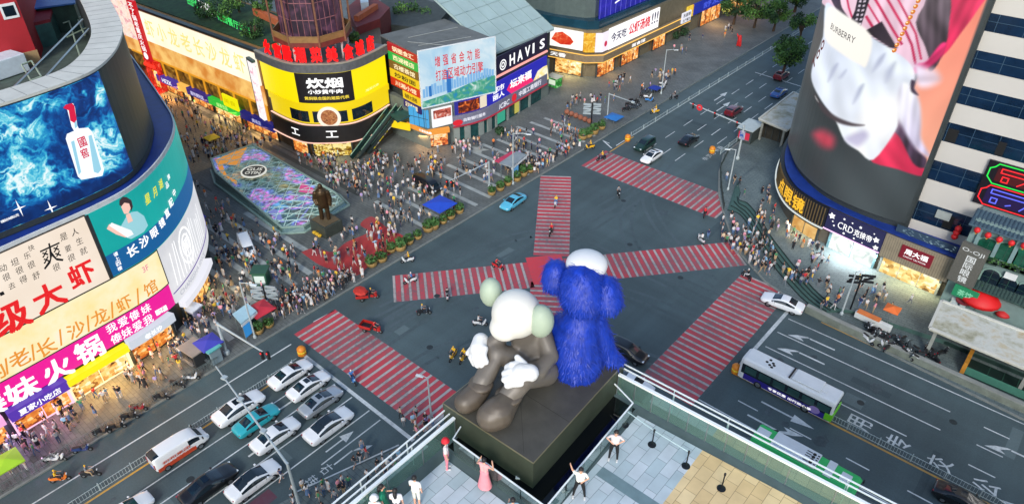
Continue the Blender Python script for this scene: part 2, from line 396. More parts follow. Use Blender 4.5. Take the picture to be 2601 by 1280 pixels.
arrow(-11.0,68.6,pi,5.2,1); arrow(-11.0,65.6,pi,5.2,1)
arrow(-48.2,17.0,pi/2,5,0); arrow(-51,21,pi/2,5,0)
for x, y in ((-49,118),(-51.6,118),(-54.2,122)): arrow(x,y,pi/2,5.4)
arrow(-43.0,22.2,pi/2,3.4,0,.16); arrow(-41.2,21.8,pi/2,4.0,-1,.16)
arrow(12.5,58.9,pi,5,0); arrow(10,65.8,pi,5,1)
S(mb.build('lane_arrow', WHITE))
mb = MB()
for ch, x in zip('用专交公', (-5.1,-1.4,2.4,6.4)):
    put_text(mb, ch, lambda u, v: (x+1.1-v*2.2, 58.9+u*1.5, .004), .015)
for i, ch in enumerate('非机动车道'): put_text(mb, ch, lambda u, v: (-44.7+u*1.0, 99.4+i*1.3+v*1.0, .004), .01)
for i, (ch, y) in enumerate(zip('右转', (20.4, 18.6))): put_text(mb, ch, lambda u, v: (-41.8+u*.9, y+v*1.3, .004), .01)
S(mb.build('road_lettering', WHITE))
random.seed(5)
PATCH = ground_mat('newer asphalt patch', (58, 74, 78)); PATCH2 = ground_mat('older asphalt patch', (86, 102, 104)); IRON = mat('cast iron cover', (52, 60, 62), .6, .4, noise=.3, ns=8); OIL = worn('oil stained asphalt', (52, 64, 68), .9)
pa, pb, st_, ol = MB(), MB(), MB(), MB()
for _ in range(16):
    x, y = random.choice([(random.uniform(-57,-44), random.uniform(-5,28)), (random.uniform(-55,-28), random.uniform(38,82)), (random.uniform(-14,8), random.uniform(53,70)), (random.uniform(-56,-46), random.uniform(95,150))])
    w_, h_ = random.choice([(1.0,4.5),(4.0,.9),(2.0,1.6),(.7,7),(1.4,2.6)]); zo = .0002+.00001*_; random.choice([pa,pb]).poly([(x,y,zo),(x+w_,y,zo),(x+w_,y+h_,zo),(x,y+h_,zo)])
for x, y in ((-50,12),(-47,24.5),(-53.4,21),(-52,46),(-40,71),(-36,61),(-31,69),(-47,80),(-50,104),(-52,121),(-6,62.5),(2,66),(-11,53),(-22,49.6),(-46,39)):
    st_.poly([(x+.38*cos(k*pi/9), y+.38*sin(k*pi/9), .0065) for k in range(18)])
for _ in range(34):
    x, y = random.choice([(random.uniform(-56,-43), random.uniform(0,27)), (random.uniform(-55,-26), random.uniform(36,84)), (random.uniform(-15,10), random.uniform(53,70))]); r = random.uniform(.2,.7); zo = .0005+.00008*_; ol.poly([(x+r*random.uniform(.6,1.2)*cos(k*pi/6), y+r*random.uniform(.8,2.0)*sin(k*pi/6), zo) for k in range(12)])
for nm, m_, M_ in (('asphalt_patch',pa,PATCH),('asphalt_patch',pb,PATCH2),('manhole_cover',st_,IRON),('oil_stain',ol,OIL)): S(m_.build(nm, M_))
# long faint tyre marks of the turning lanes
tm_ = MB(); ZT = [.0031]
for P in ([(-52.8,29),(-52.6,42),(-50,60),(-47.5,84)],[(-50.4,29),(-50.3,45),(-47,66),(-46,84)],[(-45.3,29),(-44.5,40),(-38,50),(-19,55.2)],[(-18,62.5),(-34,62),(-50,55),(-54,38)],[(-18,65.6),(-36,67),(-52,64),(-56.5,40)],[(-47.8,93),(-45,78),(-36,69),(-19,68.6)],[(-18,69),(-30,72),(-44,82),(-48.5,96)]):
    for o_ in (-.75,.75):
        ZT[0] += .00006
        L_ = smooth_line(P, 8)
        for a, b in zip(L_, L_[1:]):
            d = (b-a).normalized(); n = Vector((-d.y,d.x,0)); a1, b1 = a+n*o_, b+n*o_; tm_.poly([(q.x,q.y,ZT[0]) for q in (a1-n*.24, b1-n*.24, b1+n*.24, a1+n*.24)][::1])
S(tm_.build('tyre_mark', worn('tyre darkened asphalt', (64, 79, 82), 1.0)))
S(MB().poly([(-43.6,-60,.003),(-42.2,-60,.003),(-42.2,16.2,.003),(-43.6,16.2,.003)]).build('red_lane', BRICKRED))
# the red cloud-shaped carpet painted in front of the statue
P = smooth_line([G(*q, PZ) for q in [(765,640),(800,630),(845,640),(880,615),(935,590),(915,570),(945,550),(985,580),(1030,605),(1000,640),(945,670),(905,700),(860,690),(810,672),(765,640)]], 5)[:-1]
S(MB().poly([(p.x,p.y,PZ+.006) for p in P][::1]).build('red_carpet_paint', REDPLAZA))
# ================================================================ picture screens and common building materials
def led(name, stops, scale=.12, distort=3., em=1.0, det=6, w=None):
    if name in _M: return _M[name]
    m = mat(name, (10,10,10), .4, noise=0); t, p = nodes(m)
    tc = t.nodes.new('ShaderNodeTexCoord'); n = t.nodes.new('ShaderNodeTexNoise'); n.inputs['Scale'].default_value = scale; n.inputs['Detail'].default_value = det
    n.inputs['Distortion'].default_value = distort; n.inputs['Roughness'].default_value = .55
    t.links.new(tc.outputs['Object'], n.inputs['Vector'])
    r = t.nodes.new('ShaderNodeValToRGB'); e = r.color_ramp.elements
    while len(e) < len(stops): e.new(.5)
    for q, (pos, c) in zip(e, stops): q.position = pos; q.color = (*lin(c), 1)
    t.links.new(n.outputs['Fac'], r.inputs[0]); t.links.new(r.outputs[0], p.inputs['Emission Color']); p.inputs['Emission Strength'].default_value = em/2**EXPO
    return m
def lit(rgb, em=1.0, tint=''): return mat('lit sign %d %d %d %.1f%s' % (*rgb, em, tint), rgb, .5, em=em)
WHT = lit((255,255,255), 1.15); INK = mat('black lettering', (16,16,18), .6, noise=0)
DARK = mat('dark cladding', (44,52,54), .55, noise=.15); DGREY = mat('dark grey metal', (60,68,70), .5, .3, noise=.1); STEEL = mat('brushed steel', (150,160,164), .35, .7, noise=.08)
CONC = mat('weathered concrete', (138,142,136), .85, noise=.22, ns=.6, bump=.2); CONCL = mat('pale concrete', (190,192,184), .8, noise=.1, ns=.5)
BLUEROOF = mat('blue painted roof sheet', (22,52,128), .5, noise=.25, ns=.7); GLASSD = mat('dark window glass', (18,34,46), .08, noise=.3, ns=.3, coat=.3)
def goods(name, stops, em, sc=1.6):
    if name in _M: return _M[name]
    m = mat(name, (10,10,10), .4, noise=0); t, p = nodes(m); tc = t.nodes.new('ShaderNodeTexCoord'); mp = t.nodes.new('ShaderNodeMapping'); mp.inputs['Scale'].default_value = (1,1,1.5)
    v = t.nodes.new('ShaderNodeTexVoronoi'); v.inputs['Scale'].default_value = sc; v.distance = 'CHEBYCHEV'; v2 = t.nodes.new('ShaderNodeTexVoronoi'); v2.inputs['Scale'].default_value = sc*.33; v2.distance = 'CHEBYCHEV'
    sp = t.nodes.new('ShaderNodeSeparateColor'); sp2 = t.nodes.new('ShaderNodeSeparateColor'); ad = t.nodes.new('ShaderNodeMath'); ad.operation = 'MULTIPLY_ADD'; ad.inputs[1].default_value = .45; mu = t.nodes.new('ShaderNodeMath'); mu.operation = 'MULTIPLY'; mu.inputs[1].default_value = .55
    r = t.nodes.new('ShaderNodeValToRGB'); e = r.color_ramp.elements
    while len(e) < len(stops): e.new(.5)
    for q, (pos, c) in zip(e, stops): q.position = pos; q.color = (*lin(c), 1)
    L = t.links.new; L(tc.outputs['Object'], mp.inputs[0]); L(mp.outputs[0], v.inputs['Vector']); L(mp.outputs[0], v2.inputs['Vector']); L(v.outputs['Color'], sp.inputs[0]); L(v2.outputs['Color'], sp2.inputs[0]); L(sp2.outputs[0], mu.inputs[0]); L(sp.outputs[0], ad.inputs[0]); L(mu.outputs[0], ad.inputs[2]); L(ad.outputs[0], r.inputs[0]); L(r.outputs[0], p.inputs['Emission Color']); p.inputs['Emission Strength'].default_value = em/2**EXPO
    return m
WARM = goods('warm shop interior', [(.1,(96,52,20)),(.3,(206,128,50)),(.5,(250,196,104)),(.75,(255,232,176)),(.95,(255,250,230))], 1.2, 2.2)
WARM2 = goods('orange shop interior', [(.1,(84,34,14)),(.3,(186,84,30)),(.55,(240,150,60)),(.75,(255,200,120)),(.95,(255,236,200))], 1.15, 2.4)
COOL = led('white shop interior', [(.3,(170,190,190)),(.5,(244,248,240)),(.8,(255,255,255))], .8, .8, 1.15)
def lamp(name, loc, size, energy, col, rot=(0,0,0)):
    l = bpy.data.lights.new(name, 'AREA'); l.shape = 'RECTANGLE'; l.size, l.size_y = size; l.energy = energy; l.color = col
    o = bpy.data.objects.new(name, l); COL.objects.link(o); o.location = loc; o.rotation_euler = rot; return o
def pchar(mb, w, ch, cx, cy, hpx, off, asp=1., bold=.02, m=None, shear=0.):
    """one character, centred on a measured pixel, hpx tall there"""
    s, z = w.hit(cx, cy); z1 = w.hit(cx, cy-hpx/2)[1]; z0 = w.hit(cx, cy+hpx/2)[1]; h = (z1-z0)
    r = glyphs(ch, 0, shear)[2]; wd = h*asp*min(1.15, max(.25, r))
    put_text(mb, ch, lambda u, v: w.at(s-wd/2+wd*u, z-h/2+h*v, off), bold, m, False, shear)
import numpy as np
def softpic(nm, w, s0, s1, z0, z1, nx, nz, off, base, layers, parent, ox, sc_, fn=None):
    """a screen picture as a fine sheet of coloured cells; layers: (polygon, softness, colour a, colour b, (direction x, y), fold strength, fold pitch)"""
    S_, Zc = np.linspace(s0, s1, nx), np.linspace(z0, z1, nz); V = [w.at(s, z, off) for z in Zc for s in S_]
    P = np.array([proj(v) for v in V]); X = (P[:,0]-ox)*sc_; Y = P[:,1]*sc_
    rs = np.random.RandomState(4); C = np.array(base, float)[None,:]*(1+.12*np.sin(X/210.+Y/330.)+.06*np.sin(X/60.-Y/90.))[:,None]
    if fn: C = fn(X, Y, C)
    for poly, soft, ca, cb, d, fold, pitch in layers:
        q = np.array(poly, float); n = len(q); D = np.full(len(X), 1e9); ins = np.zeros(len(X), bool)
        for i in range(n):
            a, b = q[i], q[(i+1)%n]; e = b-a; L2 = max(1e-6, e@e); u = np.clip(((X-a[0])*e[0]+(Y-a[1])*e[1])/L2, 0, 1); D = np.minimum(D, np.hypot(X-a[0]-u*e[0], Y-a[1]-u*e[1]))
            if a[1] != b[1]: ins ^= ((a[1] > Y) != (b[1] > Y)) & (X < (b[0]-a[0])*(Y-a[1])/(b[1]-a[1])+a[0])
        sd_ = np.where(ins, D, -D); al = np.clip(sd_/soft*.5+.5, 0, 1); al = (al*al*(3-2*al))[:,None]
        dd = np.array(d, float)/np.hypot(*d); t = X*dd[0]+Y*dd[1]; t = np.clip((t-t[ins].min())/(np.ptp(t[ins])+1e-6), 0, 1)[:,None] if ins.any() else np.zeros((len(X),1))
        col = np.array(ca, float)*(1-t)+np.array(cb, float)*t; ph = X*dd[1]-Y*dd[0]
        col = col*(1+fold*np.sin(ph/pitch+1.5*np.sin((X+Y)/170.)+.8*np.sin(Y/57.))+fold*.5*np.sin(ph/pitch*2.7+Y/80.))[:,None]; C = C*(1-al)+np.clip(col,0,255)*al
    C = np.clip(C/255., 0, 1); C = np.where(C <= .04045, C/12.92, ((C+.055)/1.055)**2.4)
    m = MB(); m.v = [tuple(v) for v in V]; m.f = [(j*nx+i, j*nx+i+1, (j+1)*nx+i+1, (j+1)*nx+i) for j in range(nz-1) for i in range(nx-1)]; m.m = [0]*len(m.f)
    mt = mat(nm+' picture', (8,8,8), .35, noise=0); t, p = nodes(mt); at = t.nodes.new('ShaderNodeAttribute'); at.attribute_name = 'picture'; t.links.new(at.outputs['Color'], p.inputs['Emission Color']); p.inputs['Emission Strength'].default_value = 1.02/2**EXPO
    o = m.build(nm, mt, parent); ca = o.data.color_attributes.new('picture', 'FLOAT_COLOR', 'POINT'); ca.data.foreach_set('color', np.concatenate([C, np.ones((len(C),1))], 1).astype(np.float32).ravel()); return o
def proj(p):
    d = Vector(p)-Vector((0,0,CAMH)); rt = d.x*cos(YAW)+d.y*sin(YAW); F = -d.x*sin(YAW)+d.y*cos(YAW); w_ = F*_c-d.z*_s; u = F*_s+d.z*_c
    return 1300.5+FPX*rt/w_, 640-FPX*u/w_
def sm(*P): 
    L = smooth_line([P[-1]]+list(P)+[P[0],P[1]], 4)[4:-5]; return [(p.x,p.y) for p in L]
def bar_(pts, wd):
    P = [Vector((*p,0)) for p in pts]; l, r = [], []
    for i, p in enumerate(P): d = (P[min(i+1,len(P)-1)]-P[max(0,i-1)]).normalized(); n = Vector((-d.y,d.x,0))*wd/2; l.append((p.x+n.x,p.y+n.y)); r.append((p.x-n.x,p.y-n.y))
    return l+r[::-1]
# ================================================================ the round-cornered building on the left
FW = Wall(smooth_line([(-66.5,-45),(-67.2,-12),(-67.7,4),(-68.4,13),(-68.9,18.2),(-69.9,22.0),(-72.4,25.8),(-75.8,29.2),(-79.1,31.6),(-82.5,33.2),(-87.6,34.7),(-97.4,37.3),(-112,41)], 5))
LW = Wall(smooth_line([(-69.6,-45),(-69.7,-10),(-69.9,10),(-70.2,17.1),(-71.4,22.3),(-74.5,25.9),(-78.9,28.9),(-82.4,30.6),(-87.2,32.3),(-96,35),(-112,39.5)], 5))
bl = thing('corner_building', 'round cornered shopping building with a huge blue video wall and a pale roof ring', 'building', (-85,5,0))
body = [(p.x-.35,p.y-.3) for p in FW.p]+[(-150,52),(-150,-45)]
MB().prism(body, 0, 19.0).build('wall', DARK, bl)
mb = MB(); mb.prism([(p.x,p.y) for p in FW.p]+[(-150,52),(-150,-45)], 19.0, 19.25); mb.build('ledge', BLUEROOF, bl)
mb = MB(); FW.sheet(mb, 0, FW.L, 19.0, 19.5, .05, thick=.15); mb.build('ledge_rim', mat('white trim', (205,210,210), .5), bl)
mb = MB(); LW.sheet(mb, 0, LW.L, 19.25, 30.7, 0, thick=2.6); mb.build('drum_wall', DARK, bl)
mb = MB(); LW.sheet(mb, 0, LW.L, 30.7, 30.95, .15, thick=3.0); mb.build('roof_ring', CONCL, bl)
mb = MB()
for i in range(36):                                      # seams across the roof ring
    s = 40+i*1.8; a = LW.at(s, 30.955, .12); b = LW.at(s, 30.955, -2.8); mb.bar(a, b, .03, .012)
mb.build('roof_seam', DGREY, bl)
MB().prism([(p.x+(-2.4),p.y-1.6) for p in LW.p]+[(-150,48),(-150,-45)], 19.25, 22).build('courtyard_floor', mat('dull green roof floor', (70,84,76), .8, noise=.3), bl)
sA = LW.hit(262,215)[0]; sB = LW.hit(330,300)[0]
WAVE = led('blue water picture', [(.22,(2,22,70)),(.4,(4,58,138)),(.5,(12,120,190)),(.6,(60,190,220)),(.72,(190,240,245))], .22, 4.5, 1.0)
vs = thing('video_wall', 'giant curved blue video wall showing a white bottle in swirling water', 'screen', (-70,5,19.5))
mb = MB(); sm_ = LW.hit(318,380)[0]; LW.sheet(mb, 0, sm_, 19.9, 30.55, .06); mb.build('screen', WAVE, vs)
mb = MB(); LW.sheet(mb, sm_, LW.L, 19.9, 30.55, .06); mb.build('dark_screen', mat('unlit screen', (52,66,66), .5, noise=.1, ns=.3), vs)
mb = MB(); LW.sheet(mb, 0, LW.L, 19.35, 19.9, .12, thick=.12); mb.build('screen_frame', DARK, vs)
def pic(name, w, layers, parent, off0=.13, step=.012):
    for i, (nm, m, polys) in enumerate(layers):
        mb = MB()
        for P in polys: w.shape(mb, w.px(P), off0+step*i)
        if mb.f: mb.build(nm, m, parent)
rs_ = np.random.RandomState(8); TB_ = rs_.rand(64, 64)
def vn(x, y):
    xi, yi = np.floor(x).astype(int), np.floor(y).astype(int); fx, fy = x-xi, y-yi; fx = fx*fx*(3-2*fx); fy = fy*fy*(3-2*fy); g = lambda i, j: TB_[i%64, j%64]
    return (g(xi,yi)*(1-fx)+g(xi+1,yi)*fx)*(1-fy)+(g(xi,yi+1)*(1-fx)+g(xi+1,yi+1)*fx)*fy
def fb(x, y, o=5, rid=False):
    t_, a_ = 0, .5
    for k in range(o):
        n_ = vn(x*2**k+7.3*k, y*2**k+3.1*k); t_ = t_+a_*((1-abs(2*n_-1)) if rid else n_); a_ *= .55
    return t_
def water(X, Y, C):
    wx, wy = fb(X/70, Y/70)-.5, fb(X/70+31, Y/70+17)-.5; u, v = X+wx*150, Y+wy*150
    n_ = fb(u/46, v/20, 5, True)**2.2*1.05; M = .2+0*X
    for cx_, cy_, rx, ry, k in ((20,330,130,75,.75),(80,265,120,30,.7),(265,370,70,95,.85),(60,445,130,80,.85),(255,250,18,50,.9),(222,255,12,40,.55),(190,230,70,30,.5),(270,430,55,30,.9),(160,470,110,30,.6)): M = np.maximum(M, k*np.exp(-(((X-cx_)/rx)**2+((Y-cy_)/ry)**2)**1.3))
    M = M*(1-.8*np.exp(-np.maximum(0, Y-(545-.45*X)+6)/14.)*0)*np.clip(((560-.43*X)-Y)/22.+.5, .12, 1); q = np.clip(n_*(.35+.9*M)*(.25+M)*1.12+.16*fb(u/9, v/6, 3)*M, 0, 1)
    st_ = np.array([0,.18,.36,.55,.75,1.]); cl = np.array([(3,30,84),(6,66,140),(18,122,190),(60,180,216),(140,222,236),(238,250,252)], float)
    return np.stack([np.interp(q, st_, cl[:,k]) for k in range(3)], 1)
softpic('water_picture', LW, LW.hit(0,420)[0]-12, sm_, 19.95, 30.5, 420, 230, .085, (6,60,136), [], vs, 0, 1.0, water)
NAVY = led('deep water picture', [(.3,(2,16,58)),(.55,(4,44,112)),(.75,(10,90,160))], .15, 2, 1.0)
CYAN = led('foam picture', [(.3,(30,150,205)),(.5,(90,205,225)),(.7,(225,250,250))], .5, 4, 1.05)
pic('x', LW, [
  ('bottle', lit((238,246,250), 1.1), [[(168,276),(172,265),(183,262),(188,272),(194,318),(198,326),(222,324),(232,335),(262,430),(258,446),(205,456),(196,448),(165,352),(168,340),(186,332),(180,322)]]),
  ('bottle_shade', lit((150,205,225)), [[(222,345),(230,342),(255,430),(247,440),(236,436)], [(178,360),(186,356),(204,436),(198,444)], [(185,300),(190,298),(194,322),(188,326)]]),
  ('bottle_cap', lit((214,22,66)), [[(158,274),(164,266),(180,262),(186,268),(192,304),(186,312),(176,306),(172,280)]]),
], vs)
mb = MB()
for ch, x, y, h in (('國',206,360,27),('窖',212,388,26)): pchar(mb, LW, ch, x, y, h, .2, .8, .03)
mb.build('bottle_lettering', lit((205,30,70)), vs)
mb = MB()
for i, ch in enumerate('酒股份有限公司'): pchar(mb, LW, ch, 4+i*6.5, 562-i*2.7, 7, .1, .9, .02)
for q in ((48,528,13),(128,528,9)):
    s, z = LW.hit(q[0], q[1]); 
    for a, b in ((.08,.9),(.6,.08)): LW.shape(mb, [(s-a,z),(s,z-b),(s+a,z),(s,z+b)], .1)
mb.build('lettering', WHT, vs)
# the stacked hoardings below
def board(name, label, w, s0, s1, z0, z1, m, off=.12, thick=.3, cat='sign', frame=None, group=None):
    c = w.at((s0+s1)/2, z0, off); t = thing(name, label, cat, c, 0, group)
    mb = MB(); w.sheet(mb, s0, s1, z0, z1, off, thick=thick); mb.build('panel', m, t)
    if frame:
        mb = MB(); f = .12
        for a, b, c_, d in ((s0,s1,z0-f,z0),(s0,s1,z1,z1+f),(s0-f,s0,z0-f,z1+f),(s1,s1+f,z0-f,z1+f)): w.sheet(mb, a, b, c_, d, off+.03, thick=.2)
        mb.build('frame', frame, t)
    return t
sS = FW.hit(211,541)[0]; sE = FW.hit(432,740)[0]
FR = mat('sign frame', (70,66,60), .5, noise=0)
t = board('shop_hoarding', 'cream hoarding with big red and small black handwritten characters beside the teal sign', FW, 8, sS-.1, 11.4, 19.0, led('cream sign face', [(.3,(244,226,206)),(.7,(255,240,224))], .2, 0, .98), frame=FR)
mb = MB()
for ch, x, y, h in (('虾',205,695,62),('大',123,752,72),('级',25,805,82)): pchar(mb, FW, ch, x, y, h*1.0, .16, .95, .045)
mb.build('red_lettering', lit((226,30,34)), t)
mb = MB()
for ch, x, y, h in (('是',159,600,20),('人',187,588,20),('要',171,630,17),('生',199,611,19),('很',179,653,20),('就',210,636,20),('快',77,628,16),('乐',66,648,18),('坦',35,664,20),('动',6,679,20),('很',77,671,20),('很',47,685,20),('很',14,702,20),('得',57,708,20),('舒',90,698,20),('去',28,724,18),('很',141,677,20),('一',3,744,10)):
    pchar(mb, FW, ch, x, y, h, .16, .85, .0, shear=.15)
pchar(mb, FW, '爽', 128, 645, 62, .16, .8, .0, shear=.2)
mb.build('black_lettering', INK, t)
sT2 = FW.hit(448,330)[0]+6
t = board('clinic_sign', 'teal curved sign with a woman reading a book and white characters', FW, sS, sT2, 11.4, 19.0, led('teal sign face', [(.3,(0,148,146)),(.7,(16,176,170))], .1, 0, 1.0))
mb = MB(); FW.sheet(mb, sS, sT2, 11.5, 14.0, .15); mb.build('blue_band', lit((14,92,150)), t)
mb = MB(); FW.sheet(mb, sS, sS+.3, 11.4, 19.0, .17); mb.build('edge', DARK, t)
pic('x', FW, [
  ('portrait_hair', lit((58,44,48)), [[(300,520),(300,508),(308,499),(318,500),(330,508),(334,524),(330,536),(322,520),(306,524)]]),
  ('portrait_dress', lit((150,205,214)), [[(318,548),(330,538),(345,536),(362,548),(372,572),(362,588),(330,606),(312,600),(300,580)]]),
  ('portrait_skin', lit((244,196,180)), [[(304,524),(312,514),(324,516),(328,528),(322,542),(312,542)], [(316,545),(326,540),(334,560),(322,566)], [(268,580),(274,568),(284,570),(300,584),(322,592),(316,602),(292,594)]]),
  ('portrait_book', lit((240,244,244)), [[(274,572),(280,564),(330,584),(336,594),(320,602)]]),
], t, .18)
mb = MB()
for ch, x, y, h in (('长',333,635,30),('沙',363,612,30),('眼',388,590,28),('镜',407,566,27),('直',420,541,26),('配',430,515,25),('中',438,490,24)): pchar(mb, FW, ch, x, y, h, .2, 1.0, .035)
for i, ch in enumerate('请上四楼'): pchar(mb, FW, ch, 291+i*3.5, 644+i*12, 11, .2, 1.0, .03)
for ch, x, y, h in (('品',420,470,20),('牌',424,450,18)): pchar(mb, FW, ch, x, y, h, .2, 1.0, .02)
mb.build('white_lettering', WHT, t)
mb = MB()
for ch, x, y, h in (('星',370,505,28),('月',389,488,28),('湖',404,468,28)): pchar(mb, FW, ch, x, y, h, .2, .8, .03, shear=.2)
mb.build('yellow_lettering', lit((232,230,60)), t)
t = board('restaurant_hoarding', 'pale yellow hoarding with orange characters and a small 3F', FW, 8, sE, 6.85, 11.3, led('pale yellow sign face', [(.3,(255,232,160)),(.6,(255,246,205)),(.8,(250,240,230))], .35, 0, 1.0), frame=FR)
mb = MB()
for ch, x, y, h in (('馆',380,730,38),('虾',313,769,38),('龙',252,802,40),('沙',192,835,42),('长',115,880,45),('老',48,908,46),('的',-15,945,46)): pchar(mb, FW, ch, x, y, h, .16, .95, .02)
for x, y in ((348,752),(283,786),(222,820),(152,855),(82,893),(15,928)): pchar(mb, FW, '/', x, y, 44, .16, 1.0, .0)
mb.build('lettering', lit((228,146,52)), t)
mb = MB(); pchar(mb, FW, '3F', 367, 681, 17, .16, .9, .0); mb.build('floor_number', lit((226,110,150)), t)
t = board('hotpot_hoarding', 'bright magenta hoarding with big white characters and a 2F tag', FW, 8, sE, 3.85, 6.75, lit((232,24,150), 1.0))
mb = MB()
for ch, x, y, h in (('锅',225,887,62),('火',145,937,62),('妹',55,990,66),('傣',-30,1035,66)): pchar(mb, FW, ch, x, y, h, .16, 1.0, .045)
for i, ch in enumerate('我爱傣妹'): pchar(mb, FW, ch, 281+i*29, 831-i*16, 25, .16, .95, .015)
for i, ch in enumerate('傣妹爱我'): pchar(mb, FW, ch, 293+i*27, 857-i*15.5, 25, .16, .95, .015)
pic('x', FW, [('floor_tag', WHT, [[(391,789),(419,773),(424,785),(396,801)], [(192,884),(210,876),(213,884),(196,892)]])], t, .14)
mb.build('lettering', WHT, t)
mb = MB(); pchar(mb, FW, '2F', 408, 787, 14, .2, .9, .01); mb.build('floor_number', lit((214,40,130)), t)
t = board('ground_floor_sign', 'white curved shop hoarding with grey line drawings at the rounded corner', FW, sE+.2, sE+21, 3.75, 11.25, led('white sign face', [(.3,(205,208,214)),(.7,(240,240,244))], .2, 0, .95))
mb = MB(); so_ = sE+.2
for k in range(14):
    a = 1.0+k*.75; P = [(so_+a+dx, 5.6+z) for dx, z in ((0,0),(.12,0),(.5+.2*sin(k*2.),4.2+.8*sin(k)),(.38+.2*sin(k*2.),4.2+.8*sin(k)))]; FW.shape(mb, P, .16)
for r, wd in ((1.9,.22),(1.2,.18)):
    P = [(so_+5+r*cos(q*pi/12)*.9, 8.4+r*sin(q*pi/12)*1.25) for q in range(25)]
    for (a, b), (c, d) in zip(P, P[1:]): FW.shape(mb, [(a,b),(c,d),(so_+5+(c-so_-5)*(1-wd/r), 8.4+(d-8.4)*(1-wd/r)),(so_+5+(a-so_-5)*(1-wd/r), 8.4+(b-8.4)*(1-wd/r))][::-1], .16)
wtext(mb, FW, '國', so_+4.3, so_+5.7, 7.7, 9.2, .17, .0)
mb.build('line_drawing', WHT, t)
mb = MB(); FW.sheet(mb, sE+.2, sE+21, 5.1, 5.2, .19, thick=.05); mb.build('neon_line', lit((90,60,150)), t)
mb = MB(); wtext(mb, FW, 'CHANGSHA SINCE', so_+1, so_+9, 4.1, 4.7, .16, .02); mb.build('small_lettering', lit((170,172,184)), t)
# street level: the lit shops under the hoardings
SHW = Wall([FW.at(0,0,.0)+Vector((-.2,0,0)), FW.at(sE+1,0,0)+Vector((-.2,0,0))])
def shop(label, x0, x1, m_in, sign=None, group=None, txt=None, zs=(2.75,3.7), proud=.9, tm=None, y=None, depth=0, m_pil=None, w=None):
    w = w or FW; s0, s1 = (w.hit(*x0)[0], w.hit(*x1)[0]) if isinstance(x0, tuple) else (x0, x1)
    t = thing('street_shop', label, 'shop', w.at((s0+s1)/2, PZ, .2), 0, group)
    mb = MB(); w.sheet(mb, s0+.15, s1-.15, PZ+.05, zs[0]-.05, .03); mb.build('shop_window', m_in, t)
    mb = MB()
    for s in (s0+.12, s1-.12): w.sheet(mb, s-.14, s+.14, PZ, zs[0], .22, thick=.25)
    n = max(1, int((s1-s0)/2.2))
    for i in range(1, n): s = s0+(s1-s0)*i/n; w.sheet(mb, s-.04, s+.04, PZ, zs[0], .1, thick=.1)
    w.sheet(mb, s0, s1, PZ, PZ+.12, .12, thick=.12)
    mb.build('pillar', m_pil or DGREY, t)
    if sign:
        mb = MB(); w.sheet(mb, s0, s1, zs[0], zs[1], proud, thick=proud); sg = mb.build('sign_panel', sign, t)
        if txt:
            mb = MB(); L = (s1-s0); h = (zs[1]-zs[0]); tw = min(L*.86, h*.62*len(txt)*1.05)
            wtext(mb, w, txt, (s0+s1)/2-tw/2, (s0+s1)/2+tw/2, zs[0]+h*.2, zs[1]-h*.2, proud+.03, .03); mb.build('lettering', tm or WHT, t)
    return t
shop('purple lit snack shop with white characters on a violet sign', (22,1062), (180,1000), WARM2, lit((84,52,168),1.0), txt='夏家小吃店', zs=(2.5,3.7), m_pil=lit((250,200,225),1.1))
shop('snack stall with a bright yellow sign board and counters', (183,1010), (335,920), WARM, lit((250,228,20),1.05), txt=None, zs=(2.7,3.5), m_pil=lit((255,236,190),1.1))
shop('orange lit shop under a grey white sign near the rounded corner', (338,918), (450,858), WARM2, lit((205,214,226),.9), txt='老长沙', zs=(2.7,3.75))
shop('far left shop under the magenta hoarding with pink neon', 30, FW.hit(20,1085)[0], WARM2, lit((240,170,220),1.0), zs=(2.7,3.7))
shop('yellow lit shop under the white curved hoarding', sE+.6, sE+9, WARM, lit((236,236,244),.9), zs=(2.9,3.7))
for px, py, e, c in ((265,960,900,(1,.5,.12)),(330,915,800,(1,.5,.12)),(400,880,420,(1,.55,.2)),(215,1000,500,(1,.5,.15)),(120,1060,420,(1,.3,.5)),(30,1100,300,(.8,.4,1))):
    s = FW.hit(px, py)[0]; c0 = FW.at(s, 2.55, .75); lamp('shop_lamp', c0, (3.5,.5), e*.26, c, (0, radians(-25), 0))
s = sE+6; lamp('shop_lamp', FW.at(s,2.7,.7), (4,.5), 120, (1,.7,.3), (0, radians(-20), radians(40)))
# what stands in the courtyard behind the roof ring
A_ = G(103,158,22)
rb = thing('red_rooftop_block', 'tall plain red block standing behind the pale roof ring', 'building', (A_.x-15, A_.y-8, 22))
MB().prism([(A_.x-2.2,A_.y-26),(A_.x,A_.y),(A_.x-20,A_.y+9),(A_.x-34,A_.y-18)], 22, 50).build('wall', mat('red render', (166,30,40), .7, noise=.12, ns=.2), rb)
MB().prism([(A_.x-2.1,A_.y-26),(A_.x+.15,A_.y+.1),(A_.x-.5,A_.y+.2),(A_.x-2.6,A_.y-26)], 22, 23.6).build('plinth', mat('tan render', (168,140,100), .8), rb)
w_ = Wall([(A_.x-2.2,A_.y-26),(A_.x,A_.y)]); a = w_.hit(8,45); b = w_.hit(38,12)
mb = MB(); w_.sheet(mb, a[0], b[0], a[1]-.3, b[1]+.3, .12, thick=.2); wf = mb.build('window', mat('white frame', (215,220,220), .5), rb)
mb = MB(); w_.sheet(mb, a[0]+.25, b[0]-.25, a[1], b[1], .14); mb.build('pane', GLASSD, wf)
cb = thing('blue_canopy', 'blue sheet canopy beside the red block', 'canopy', G(150,20,26))
MB().prism([tuple(G(*q,26)[:2]) for q in ((58,0),(66,24),(190,8),(200,-40),(60,-60))], 25.8, 26).build('roof', mat('sky blue sheet', (48,104,176), .5, noise=.2), cb)
